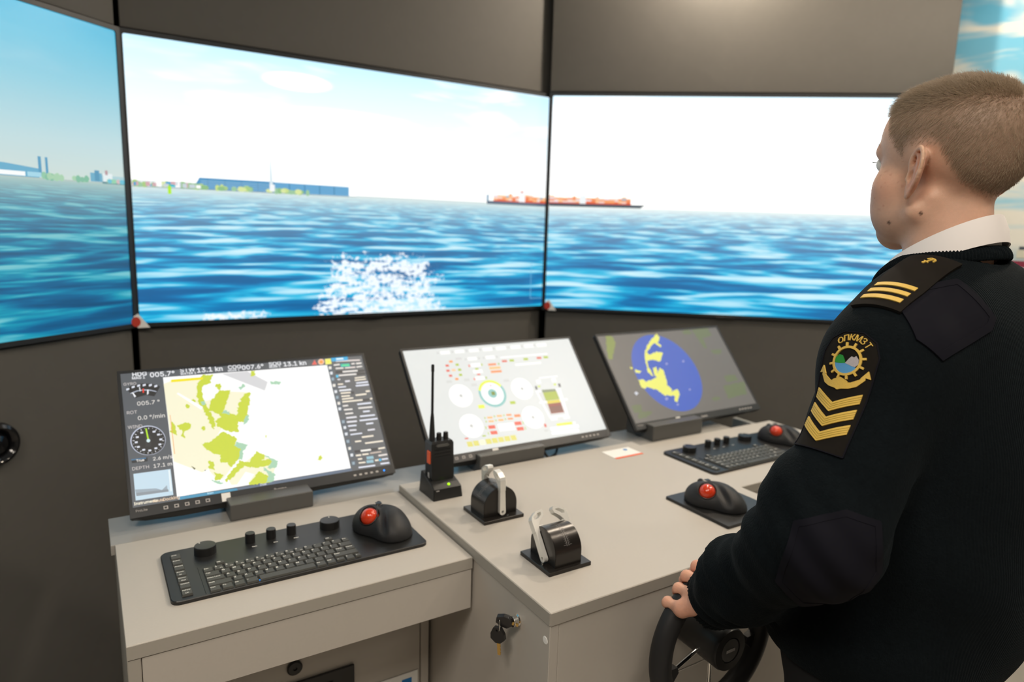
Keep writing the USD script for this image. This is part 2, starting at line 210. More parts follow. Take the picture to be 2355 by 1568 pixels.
UI1=[["p","fdfdfd",[[79.0,16.4],[435.3,19.2],[433.0,288.6],[77.6,288.8]]],["p","f7f3d4",[[78.7,32.6],[101.6,23.7],[149.6,23.8],[152.9,39.1],[141.8,60.8],[151.9,84.7],[177.2,78.1],[187.4,64.5],[198.5,64.1],[203.5,120.3],[172.9,160.5],[152.9,188.2],[175.0,216.0],[140.2,240.0],[129.2,245.4],[79.7,212.8]]],["p","f7f3d4",[[193.1,63.5],[249.1,73.4],[227.4,142.9],[195.1,138.4],[162.2,124.4],[162.0,89.2]]],["p","f7f3d4",[[174.9,266.6],[208.4,239.7],[241.6,220.7],[276.1,244.9],[273.8,256.8],[256.4,290.1],[180.2,282.2]]],["p","f7f3d4",[[147.3,226.4],[174.1,221.9],[192.8,237.0],[167.3,265.3],[154.3,265.9],[142.3,243.3]]],["p","d6d6d8",[[197.0,19.7],[251.2,19.0],[290.9,50.8],[281.2,72.0]]],["p","fdfdfd",[[213.6,240.5],[220.5,247.7],[190.4,284.1],[211.2,286.4],[227.9,267.1],[210.7,258.1]]],["p","cbd83c",[[157.0,19.6],[177.6,19.0],[170.6,39.4],[153.3,45.8],[149.7,61.8],[152.8,88.1],[163.6,115.1],[167.8,141.0],[162.3,151.1],[158.7,139.7],[153.1,113.7],[144.5,90.2],[139.7,67.1],[144.5,41.5]]],["p","cbd83c",[[185.0,62.6],[208.6,62.0],[186.6,114.9],[213.8,124.9],[220.7,99.8],[235.5,78.5],[242.0,73.2],[248.9,75.0],[239.7,112.1],[227.4,142.9],[213.6,142.6],[209.8,165.8],[191.7,160.1],[172.1,147.8],[170.5,131.9],[183.8,124.1],[159.7,105.0],[165.1,86.4]]],["p","cbd83c",[[135.5,182.5],[151.2,181.9],[175.0,163.9],[183.3,162.0],[204.7,180.8],[198.2,195.3],[211.2,206.6],[202.3,228.1],[186.7,242.0],[177.8,231.5],[165.0,229.4],[170.3,212.2],[150.5,204.5]]],["p","cbd83c",[[204.2,232.9],[222.0,238.9],[240.8,217.4],[256.7,229.3],[246.2,241.4],[263.4,238.1],[275.6,247.8],[249.6,252.7],[230.5,252.5],[210.5,243.0],[182.5,268.0],[170.0,273.1],[178.8,258.5]]],["p","cbd83c",[[213.5,288.3],[236.9,262.6],[256.0,278.0],[259.1,290.6],[242.7,290.6]]],["p","cbd83c",[[142.7,222.7],[152.8,224.4],[152.5,243.6],[142.9,239.0]]],["p","cbd83c",[[152.7,251.0],[166.1,256.3],[161.8,267.2],[151.8,265.4]]],["p","cbd83c",[[84.2,124.6],[91.1,130.2],[90.7,154.5],[81.5,147.1]]],["p","cbd83c",[[94.5,133.8],[109.1,129.6],[121.4,134.4],[117.6,143.2],[106.8,147.8],[104.5,165.7],[102.3,162.3],[101.4,150.0]]],["p","cbd83c",[[126.2,78.3],[131.8,75.8],[135.1,81.0],[130.4,86.9]]],["p","cbd83c",[[117.2,86.8],[122.6,85.9],[123.8,92.4],[119.0,97.2],[115.7,93.0]]],["p","cbd83c",[[182.0,45.6],[190.2,45.9],[188.4,58.0],[180.8,57.1]]],["p","cbd83c",[[142.3,143.6],[146.0,144.8],[144.5,151.7],[140.9,149.6]]],["p","cbd83c",[[259.8,19.9],[270.0,20.2],[263.5,32.4],[256.6,29.9]]],["p","cbd83c",[[366.1,250.3],[372.7,247.5],[375.7,251.8],[368.7,258.6],[364.1,256.9]]],["p","cbd83c",[[264.0,181.7],[267.3,182.2],[264.6,189.1]]],["p","a9d3b4",[[230.9,130.5],[238.6,126.6],[232.9,143.6],[225.0,149.0]]],["p","a9d3b4",[[203.4,188.3],[223.6,197.7],[212.4,216.0],[207.3,230.4],[201.8,228.0],[211.2,206.6],[199.3,197.0]]],["p","a9d3b4",[[256.7,229.3],[278.8,245.3],[273.3,259.8],[256.8,258.5],[269.0,245.2]]],["p","a9d3b4",[[248.8,257.1],[260.8,266.8],[269.6,271.9],[261.8,291.1],[250.1,287.5],[256.2,276.6]]],["p","a9d3b4",[[227.6,57.4],[240.2,50.4],[242.7,55.8],[232.1,64.7]]],["p","a9d3b4",[[296.9,50.8],[317.3,53.0],[314.7,58.6],[297.1,57.7]]],["p","a9d3b4",[[191.1,112.3],[198.9,114.9],[196.5,121.0],[185.0,116.3]]],["p","a9d3b4",[[146.8,264.6],[165.8,275.2],[164.0,278.7],[148.5,270.7]]],["p","a9d3b4",[[148.0,84.2],[153.4,83.3],[153.1,91.3],[148.3,91.4]]],["p","fdfdfd",[[104.1,56.4],[148.8,97.2],[144.0,102.9],[101.2,59.3]]],["p","f3a45c",[[83.2,107.5],[84.2,107.7],[83.7,196.8],[82.5,196.6]]],["p","f6e51c",[[93.8,23.8],[157.7,24.0],[156.3,30.2],[93.5,30.3]]],["p","5e5a28",[[110.2,227.6],[118.1,234.8],[115.2,237.2]]],["p","5e5a28",[[133.6,241.2],[137.0,240.6],[134.6,243.7]]],["p","3f93b8",[[78.8,289.0],[189.2,291.1],[190.9,297.3],[80.4,295.4]]],["p","5a6b82",[[189.2,291.1],[434.4,288.9],[434.4,295.2],[190.9,297.3]]],["p","1b1d20",[[7.7,36.2],[19.5,29.5],[39.8,27.1],[56.1,30.1],[71.6,37.7],[65.0,49.7],[58.3,60.1],[42.4,55.2],[23.8,59.8],[15.9,48.6]]],["p","aeb6c6",[[15.1,47.4],[27.3,42.6],[40.1,41.5],[52.7,43.7],[63.7,48.4],[63.1,50.4],[52.5,46.2],[39.9,44.0],[27.9,45.0],[15.7,50.0]]],["p","e8331f",[[37.8,39.6],[40.9,39.5],[40.4,49.2],[37.5,49.8]]],["p","f4f6fb",[[17.9,46.5],[20.0,46.3],[25.0,56.1],[22.1,58.5]]],["p","f4f6fb",[[46.7,43.0],[49.2,42.8],[48.5,52.4],[45.1,55.5]]],["p","f4f6fb",[[32.0,35.5],[33.8,35.0],[34.3,45.0],[32.8,45.5]]],["p","dfe4f0",[[8.4,36.1],[13.9,34.9],[13.9,39.4],[8.4,40.6]]],["p","dfe4f0",[[18.7,31.9],[24.3,30.7],[24.2,35.3],[18.6,36.5]]],["p","dfe4f0",[[28.9,29.8],[34.5,28.6],[34.4,33.2],[28.8,34.5]]],["p","dfe4f0",[[39.3,29.6],[45.0,28.4],[44.9,33.0],[39.2,34.3]]],["p","dfe4f0",[[50.8,31.1],[56.5,29.9],[56.3,34.5],[50.6,35.8]]],["p","dfe4f0",[[60.6,34.5],[66.3,33.3],[66.2,38.0],[60.4,39.2]]],["p","c9d0e4",[[69.7,164.0],[68.7,169.2],[66.9,174.1],[64.3,178.6],[61.1,182.6],[57.3,185.9],[53.0,188.6],[48.3,190.5],[43.4,191.5],[38.4,191.7],[33.4,191.1],[28.5,189.7],[23.9,187.5],[19.6,184.6],[15.8,181.1],[12.6,177.0],[10.0,172.4],[8.2,167.5],[7.1,162.3],[6.8,157.1],[7.3,151.9],[8.6,146.9],[10.6,142.2],[13.4,137.9],[16.8,134.1],[20.8,131.0],[25.3,128.6],[30.1,126.9],[35.1,126.1],[40.3,126.2],[45.3,127.2],[50.3,128.9],[54.9,131.5],[59.0,134.8],[62.6,138.8],[65.6,143.3],[67.8,148.2],[69.3,153.4],[69.9,158.7]]],["p","1e2023",[[68.8,164.5],[67.8,169.5],[66.0,174.2],[63.6,178.4],[60.5,182.2],[56.9,185.4],[52.8,188.0],[48.3,189.7],[43.6,190.8],[38.8,191.0],[34.0,190.4],[29.4,189.1],[24.9,187.0],[20.9,184.2],[17.2,180.8],[14.2,176.9],[11.7,172.5],[10.0,167.8],[8.9,162.9],[8.6,157.9],[9.1,153.0],[10.3,148.2],[12.3,143.7],[15.0,139.6],[18.2,136.0],[22.0,133.0],[26.3,130.7],[30.9,129.1],[35.7,128.4],[40.6,128.5],[45.5,129.4],[50.2,131.1],[54.6,133.5],[58.5,136.7],[62.0,140.5],[64.8,144.7],[67.0,149.4],[68.4,154.4],[69.0,159.5]]],["p","f0f3fa",[[66.7,163.6],[66.6,164.8],[63.2,164.3],[63.3,163.1]]],["p","f0f3fa",[[64.9,171.2],[64.7,171.9],[63.2,171.3],[63.5,170.6]]],["p","f0f3fa",[[61.5,177.6],[60.8,178.5],[58.2,176.4],[58.8,175.5]]],["p","f0f3fa",[[56.3,183.1],[55.7,183.5],[54.8,182.3],[55.4,181.8]]],["p","f0f3fa",[[50.2,186.7],[49.2,187.1],[47.9,183.9],[48.9,183.5]]],["p","f0f3fa",[[43.1,188.6],[42.3,188.7],[42.1,187.2],[42.8,187.1]]],["p","f0f3fa",[[36.0,188.6],[34.9,188.4],[35.3,185.1],[36.3,185.2]]],["p","f0f3fa",[[28.7,186.5],[28.1,186.2],[28.6,184.8],[29.3,185.1]]],["p","f0f3fa",[[22.5,182.9],[21.6,182.2],[23.6,179.5],[24.4,180.2]]],["p","f0f3fa",[[17.1,177.4],[16.6,176.8],[17.8,175.9],[18.2,176.5]]],["p","f0f3fa",[[13.3,171.1],[12.9,170.0],[15.9,168.8],[16.3,169.8]]],["p","f0f3fa",[[11.1,163.6],[11.0,162.9],[12.4,162.7],[12.6,163.5]]],["p","f0f3fa",[[10.8,156.3],[10.9,155.2],[14.1,155.7],[14.0,156.8]]],["p","f0f3fa",[[12.4,148.8],[12.6,148.1],[14.0,148.7],[13.8,149.4]]],["p","f0f3fa",[[15.6,142.4],[16.2,141.5],[18.9,143.6],[18.3,144.5]]],["p","f0f3fa",[[20.6,136.8],[21.2,136.3],[22.2,137.6],[21.6,138.0]]],["p","f0f3fa",[[26.7,133.0],[27.7,132.5],[29.0,135.8],[28.0,136.2]]],["p","f0f3fa",[[33.9,130.8],[34.6,130.7],[34.8,132.3],[34.1,132.4]]],["p","f0f3fa",[[41.1,130.7],[42.1,130.9],[41.8,134.4],[40.7,134.2]]],["p","f0f3fa",[[48.5,132.7],[49.1,133.0],[48.6,134.5],[47.9,134.2]]],["p","f0f3fa",[[54.9,136.4],[55.8,137.1],[53.7,139.9],[52.9,139.2]]],["p","f0f3fa",[[60.5,142.0],[60.9,142.6],[59.7,143.6],[59.2,143.0]]],["p","f0f3fa",[[64.3,148.5],[64.7,149.6],[61.6,150.9],[61.2,149.8]]],["p","f0f3fa",[[66.5,156.2],[66.6,156.9],[65.1,157.1],[65.0,156.3]]],["p","dfe4f0",[[48.0,139.6],[53.2,139.5],[53.1,143.4],[47.9,143.5]]],["p","dfe4f0",[[55.4,147.3],[60.7,147.1],[60.6,151.1],[55.3,151.2]]],["p","dfe4f0",[[58.6,158.6],[63.9,158.6],[63.8,162.5],[58.5,162.5]]],["p","dfe4f0",[[56.0,169.5],[61.2,169.5],[61.1,173.3],[55.9,173.4]]],["p","dfe4f0",[[47.8,176.9],[53.0,176.8],[52.9,180.7],[47.8,180.7]]],["p","dfe4f0",[[36.7,180.0],[41.8,180.0],[41.8,183.8],[36.6,183.9]]],["p","dfe4f0",[[26.0,176.9],[31.1,176.8],[31.0,180.6],[25.9,180.7]]],["p","dfe4f0",[[17.2,169.1],[22.2,169.0],[22.2,172.9],[17.1,172.9]]],["p","dfe4f0",[[14.2,158.4],[19.3,158.3],[19.3,162.2],[14.2,162.2]]],["p","dfe4f0",[[17.0,147.4],[22.1,147.3],[22.1,151.2],[17.0,151.3]]],["p","dfe4f0",[[25.9,138.6],[31.0,138.4],[30.9,142.4],[25.8,142.5]]],["p","2c2e31",[[34.1,151.1],[39.8,144.3],[44.7,151.6],[42.7,173.9],[32.2,172.7]]],["p","b4e61c",[[35.2,132.1],[37.9,132.0],[40.1,158.5],[37.2,159.1]]],["p","d6ecf0",[[41.8,160.4],[41.7,161.1],[41.5,161.6],[41.2,162.2],[40.9,162.6],[40.5,163.0],[40.0,163.4],[39.5,163.6],[39.0,163.7],[38.5,163.8],[37.9,163.7],[37.4,163.6],[36.9,163.3],[36.5,163.0],[36.1,162.6],[35.7,162.1],[35.5,161.6],[35.3,161.0],[35.2,160.4],[35.2,159.7],[35.2,159.1],[35.4,158.5],[35.6,158.0],[35.9,157.5],[36.3,157.0],[36.7,156.7],[37.2,156.4],[37.7,156.2],[38.2,156.1],[38.8,156.1],[39.3,156.2],[39.8,156.4],[40.3,156.7],[40.7,157.1],[41.1,157.5],[41.4,158.0],[41.6,158.6],[41.8,159.2],[41.8,159.8]]],["p","25282d",[[5.2,195.4],[33.8,195.9],[33.4,204.6],[5.8,204.2]]],["p","3f6f93",[[5.2,195.4],[31.2,195.9],[31.2,198.8],[5.3,198.3]]],["p","c4dcea",[[6.4,227.0],[72.2,228.0],[71.7,283.3],[6.0,282.4]]],["p","9aa9b4",[[6.5,260.0],[42.8,264.1],[52.6,269.6],[62.4,261.1],[62.7,273.5],[8.6,273.4]]],["p","8a939b",[[7.5,267.2],[63.9,270.0],[64.3,274.8],[8.0,273.7]]],["p","e6f2f6",[[67.9,230.0],[71.1,229.9],[70.4,274.9],[67.0,275.3]]],["p","2a2d33",[[451.8,37.8],[469.2,38.5],[468.5,44.6],[451.2,44.1]]],["p","2a2d33",[[506.5,40.1],[525.6,40.3],[525.0,46.2],[505.7,46.8]]],["p","2a2d33",[[501.6,48.0],[526.2,48.8],[525.7,54.7],[500.8,55.2]]],["p","2a2d33",[[477.3,96.8],[484.5,97.6],[483.9,103.6],[476.8,104.8]]],["p","2a2d33",[[450.4,248.1],[464.9,248.5],[464.6,255.0],[450.5,254.6]]],["p","2a2d33",[[489.7,248.7],[506.9,249.5],[506.0,256.0],[488.7,256.0]]],["p","2a2d33",[[500.1,120.7],[517.9,120.8],[517.3,126.8],[499.5,126.6]]],["p","e0d5d2",[[458.6,8.8],[519.6,10.8],[519.7,14.8],[458.7,12.7]]],["p","e6e2de",[[451.5,19.2],[466.5,18.5],[466.6,22.5],[451.6,23.1]]],["p","e6e2de",[[495.4,19.8],[504.1,19.3],[504.1,23.3],[495.5,23.7]]],["p","e6e2de",[[507.4,19.7],[521.3,19.5],[521.3,23.8],[507.5,24.0]]],["p","e6e2de",[[453.9,28.8],[473.3,29.4],[473.4,33.4],[454.0,32.7]]],["p","e0d5d2",[[477.0,29.6],[503.3,29.8],[503.4,33.8],[477.1,33.5]]],["p","e6e2de",[[506.2,29.8],[520.7,29.1],[520.8,32.8],[506.3,33.5]]],["p","e6e2de",[[469.0,39.5],[506.6,39.7],[506.6,43.9],[469.1,43.7]]],["p","e6e2de",[[457.5,48.7],[501.4,49.0],[501.5,53.2],[457.6,52.8]]],["p","d6d8e0",[[452.1,59.7],[458.6,59.7],[458.7,63.3],[452.2,63.2]]],["p","e2e2ea",[[469.0,66.2],[481.1,66.0],[481.3,70.5],[469.1,70.6]]],["p","f0e6d4",[[450.0,72.7],[462.7,73.1],[462.8,76.6],[450.1,76.2]]],["p","dfe4f2",[[449.0,80.7],[468.2,80.8],[468.3,84.3],[449.1,84.2]]],["p","e6e8ee",[[449.7,89.4],[478.7,89.7],[478.8,94.1],[449.8,93.7]]],["p","f0e6d4",[[451.5,96.9],[475.6,97.7],[475.7,101.5],[451.6,100.7]]],["p","f0e6d4",[[451.3,105.5],[472.2,106.0],[472.3,109.8],[451.4,109.3]]],["p","f0e6d4",[[451.3,112.9],[478.8,112.8],[478.9,116.6],[451.4,116.6]]],["p","f0e6d4",[[450.5,120.0],[500.1,120.7],[500.2,124.7],[450.6,124.0]]],["p","f0e6d4",[[494.8,60.2],[521.6,59.3],[521.7,62.6],[494.8,63.5]]],["p","f0e6d4",[[493.3,66.3],[521.9,65.6],[521.9,68.9],[493.3,69.5]]],["p","dfe4f2",[[495.1,74.0],[525.5,73.6],[525.6,77.5],[495.2,77.9]]],["p","dfe4f2",[[492.3,81.2],[525.4,81.3],[525.5,85.5],[492.4,85.3]]],["p","f0e6d4",[[513.3,98.7],[523.7,98.7],[523.8,103.1],[513.4,103.2]]],["p","f0e6d4",[[486.0,106.3],[513.3,106.0],[513.3,110.1],[486.1,110.4]]],["p","f0e6d4",[[519.1,120.1],[524.8,120.0],[524.8,123.8],[519.1,123.9]]],["p","e6e2de",[[449.2,130.9],[461.9,130.9],[462.0,134.9],[449.3,134.9]]],["p","e6e2de",[[449.6,141.2],[470.1,141.8],[470.2,145.8],[449.7,145.1]]],["p","e6e2de",[[450.1,151.8],[469.4,152.0],[469.5,156.0],[450.2,155.7]]],["p","e2e2ea",[[450.1,162.5],[475.4,163.0],[475.5,167.3],[450.3,166.7]]],["p","e2e2ea",[[449.4,173.1],[473.6,173.9],[473.7,178.1],[449.5,177.3]]],["p","dfe4f2",[[449.9,183.9],[470.0,184.4],[470.1,188.3],[450.1,187.8]]],["p","e2e2ea",[[450.8,195.1],[467.1,195.9],[467.2,199.8],[450.9,198.9]]],["p","dfe4f2",[[450.5,206.2],[478.6,206.5],[478.7,209.8],[450.6,209.5]]],["p","dfe4f2",[[484.5,130.8],[519.0,131.1],[519.1,135.1],[484.6,134.8]]],["p","e6e2de",[[484.6,141.3],[519.4,142.2],[519.5,146.2],[484.7,145.3]]],["p","dfe4f2",[[493.9,151.8],[510.6,152.0],[510.7,156.1],[494.0,155.8]]],["p","dfe4f2",[[483.7,162.9],[520.6,163.9],[520.7,167.9],[483.8,166.9]]],["p","dfe4f2",[[480.1,173.6],[524.4,174.3],[524.5,178.3],[480.2,177.5]]],["p","dfe4f2",[[493.5,184.2],[511.4,184.3],[511.5,188.3],[493.6,188.1]]],["p","e2e2ea",[[493.6,200.7],[511.3,200.7],[511.4,204.6],[493.7,204.6]]],["p","f0e6d4",[[475.5,216.1],[503.8,216.5],[503.9,220.6],[475.7,220.2]]],["p","f0e6d4",[[457.1,224.8],[471.9,225.2],[472.1,229.0],[457.3,228.6]]],["p","f0e6d4",[[479.5,232.4],[523.4,233.0],[523.5,236.9],[479.6,236.2]]],["p","f2f0ea",[[464.7,249.2],[489.4,249.9],[489.5,254.2],[464.9,253.5]]],["p","f0e6d4",[[507.2,250.5],[523.8,250.3],[523.9,254.1],[507.2,254.3]]],["p","f0e6d4",[[451.2,258.8],[463.5,259.3],[463.7,263.3],[451.4,262.8]]],["p","f0e6d4",[[466.3,259.0],[481.4,259.5],[481.5,263.3],[466.4,262.7]]],["p","c9b8ac",[[485.2,259.1],[512.5,259.2],[512.6,262.4],[485.2,262.3]]],["p","e8e0dc",[[503.2,267.7],[524.9,267.8],[524.9,271.7],[503.3,271.5]]],["p","f0e6d4",[[453.7,268.6],[463.8,268.7],[463.9,272.5],[453.8,272.3]]],["p","f0e6d4",[[492.4,278.1],[500.9,278.2],[501.0,281.9],[492.5,281.8]]],["p","dfe4f2",[[509.1,278.2],[523.8,278.3],[523.9,281.9],[509.2,281.7]]],["p","f0e6d4",[[453.5,277.8],[469.3,278.6],[469.4,282.1],[453.6,281.2]]],["p","dfe4f2",[[503.1,288.2],[524.5,289.0],[524.6,292.7],[503.2,291.9]]],["p","dfe4f2",[[450.7,288.6],[490.0,289.8],[490.1,293.3],[450.8,292.1]]],["p","0fa6dc",[[448.8,0.6],[490.8,-0.1],[489.5,10.6],[448.9,10.7]]],["p","d8eef6",[[460.6,2.5],[478.8,2.4],[479.0,7.6],[460.8,7.6]]],["p","16c0b8",[[468.5,19.6],[490.6,20.0],[490.8,28.5],[468.0,28.0]]],["p","5fe07e",[[471.7,22.0],[488.9,22.4],[488.9,25.8],[471.8,25.4]]],["p","4cc0e8",[[450.5,48.6],[456.8,48.6],[456.2,55.7],[449.9,55.9]]],["p","2fb4e6",[[502.4,277.3],[507.5,277.4],[507.4,283.3],[501.9,283.2]]],["p","8fbccb",[[474.4,267.2],[490.9,268.0],[490.9,275.0],[474.4,274.2]]],["p","8fbccb",[[472.0,276.4],[488.5,277.2],[488.4,284.3],[471.9,283.3]]],["p","e2665e",[[408.3,1.9],[412.4,16.0],[399.2,15.5]]],["p","e84438",[[406.7,7.6],[408.0,13.9],[403.9,13.9]]],["p","f3c0a6",[[430.5,9.8],[429.8,11.9],[428.6,13.8],[427.0,15.3],[425.2,16.5],[423.2,17.1],[421.2,17.2],[419.3,16.7],[417.7,15.8],[416.4,14.3],[415.6,12.5],[415.3,10.5],[415.5,8.4],[416.2,6.3],[417.4,4.4],[419.0,2.9],[420.8,1.7],[422.8,1.1],[424.8,1.0],[426.7,1.4],[428.3,2.4],[429.6,3.8],[430.4,5.6],[430.7,7.7]]],["p","f59a3c",[[427.4,9.9],[427.0,11.1],[426.3,12.2],[425.4,13.1],[424.3,13.7],[423.2,14.1],[422.1,14.1],[421.0,13.9],[420.1,13.3],[419.3,12.5],[418.9,11.5],[418.7,10.3],[418.8,9.1],[419.2,7.9],[419.9,6.9],[420.8,6.0],[421.8,5.3],[423.0,4.9],[424.1,4.9],[425.2,5.1],[426.1,5.7],[426.9,6.5],[427.3,7.5],[427.5,8.7]]],["p","f3ee72",[[433.7,2.2],[447.7,2.0],[447.4,17.2],[432.0,17.6]]],["p","f6ee2a",[[438.4,8.0],[443.1,7.8],[442.8,13.0],[438.1,13.4]]],["p","4d5a68",[[436.0,19.5],[448.1,19.8],[446.7,35.0],[435.0,35.1]]],["p","e8e4dc",[[438.3,23.8],[444.9,23.6],[443.9,31.4],[437.6,31.6]]],["p","4d5a68",[[435.9,34.3],[447.9,34.7],[446.6,49.8],[434.9,49.8]]],["p","dfe4ea",[[438.2,38.7],[444.8,38.5],[443.7,46.2],[437.5,46.4]]],["p","4d5a68",[[435.8,50.7],[447.7,51.2],[446.4,66.1],[434.8,66.1]]],["p","8fa6b4",[[438.0,55.0],[444.6,54.9],[443.6,62.6],[437.4,62.7]]],["p","4d5a68",[[435.4,68.2],[447.3,68.7],[446.0,83.5],[434.4,83.4]]],["p","e8e4dc",[[437.6,72.5],[444.2,72.4],[443.1,79.9],[436.9,80.1]]],["p","4d5a68",[[435.8,85.1],[447.6,85.7],[446.3,100.4],[434.8,100.2]]],["p","dfe4ea",[[438.0,89.4],[444.6,89.4],[443.5,96.9],[437.3,96.9]]],["p","4d5a68",[[435.9,100.8],[447.7,101.4],[446.4,115.9],[434.9,115.7]]],["p","8fa6b4",[[438.2,105.0],[444.7,105.0],[443.6,112.4],[437.5,112.5]]],["p","4d5a68",[[436.3,116.7],[448.1,117.3],[446.8,131.8],[435.3,131.5]]],["p","e8e4dc",[[438.5,120.9],[445.0,120.9],[444.0,128.3],[437.9,128.3]]],["p","4d5a68",[[435.4,131.3],[447.1,132.0],[445.8,146.4],[434.4,146.0]]],["p","dfe4ea",[[437.6,135.5],[444.1,135.6],[443.0,142.9],[436.9,142.9]]],["p","4d5a68",[[436.2,165.4],[447.8,166.3],[446.5,180.3],[435.2,179.9]]],["p","8fa6b4",[[438.4,169.6],[444.8,169.7],[443.8,176.9],[437.7,176.8]]],["p","4d5a68",[[436.7,180.5],[448.2,181.3],[447.0,195.3],[435.7,194.8]]],["p","dfe4ea",[[438.9,184.6],[445.3,184.8],[444.2,191.9],[438.2,191.8]]],["p","4d5a68",[[436.2,197.0],[447.7,197.9],[446.5,211.7],[435.3,211.2]]],["p","dfe4ea",[[438.4,201.1],[444.8,201.3],[443.8,208.3],[437.8,208.2]]],["p","4d5a68",[[436.1,215.8],[447.5,216.8],[446.3,230.5],[435.1,229.9]]],["p","8fa6b4",[[438.3,219.9],[444.6,220.1],[443.6,227.1],[437.6,226.9]]],["p","4d5a68",[[436.1,233.6],[447.6,234.6],[446.3,248.2],[435.2,247.5]]],["p","e8e4dc",[[438.3,237.6],[444.6,237.9],[443.6,244.8],[437.7,244.6]]],["p","4d5a68",[[437.3,250.4],[448.6,251.5],[447.4,265.0],[436.3,264.2]]],["p","dfe4ea",[[439.4,254.5],[445.7,254.7],[444.7,261.6],[438.8,261.3]]],["p","4d5a68",[[436.7,270.5],[448.0,271.7],[446.7,284.9],[435.7,284.2]]],["p","8fa6b4",[[438.8,274.5],[445.1,274.8],[444.1,281.6],[438.2,281.3]]]]
TX1=[["f3f4f8","HDG",20.9,8.7,9.4,1],["f3f4f8","005.7°",53.7,13.7,10.8,1],["f3f4f8","STW",113.1,7.7,9.7,1],["f3f4f8","13.1 kn",145.8,11.7,11.1,1],["f3f4f8","COG",211.2,9.5,9.4,1],["f3f4f8","007.6°",240.0,13.7,10.8,1],["f3f4f8","SOG",300.7,9.2,9.7,1],["f3f4f8","13.1 kn",332.5,13.7,11.1,1],["f3f4f8","MAG 1",20.3,15.6,5.6,1],["f3f4f8","WATER 1",113.3,14.4,5.2,1],["f3f4f8","MODE 1",210.3,15.6,4.7,1],["f3f4f8","MODE 1",300.6,14.8,4.8,1],["d4cdca","GYRO",3.7,28.9,6.3,0],["d4cdca","ROT",4.6,96.1,6.9,0],["d4cdca","WIND",4.3,128.9,6.7,0],["d4cdca","DEPTH",4.6,219.7,6.7,0],["f4efe8","005.7 °",24.6,78.2,8.8,0],["f4efe8","0.0 °/min",23.1,111.5,8.6,0],["f4efe8","2.6 m/s",42.4,204.9,7.3,0],["f4efe8","17.1 m",41.6,220.7,7.6,0],["f4efe8","True",13.1,202.9,4.8,1],["fdf4dc","Instruments",2.2,291.5,5.3,1],["e6c8a8","Route",34.6,292.3,5.3,1],["e6c8a8","Docking",52.1,292.5,5.7,1],["b8e0f0","Main",132.4,294.1,3.8,1],["d0d6e0","Dual",235.2,294.6,4.5,1]]
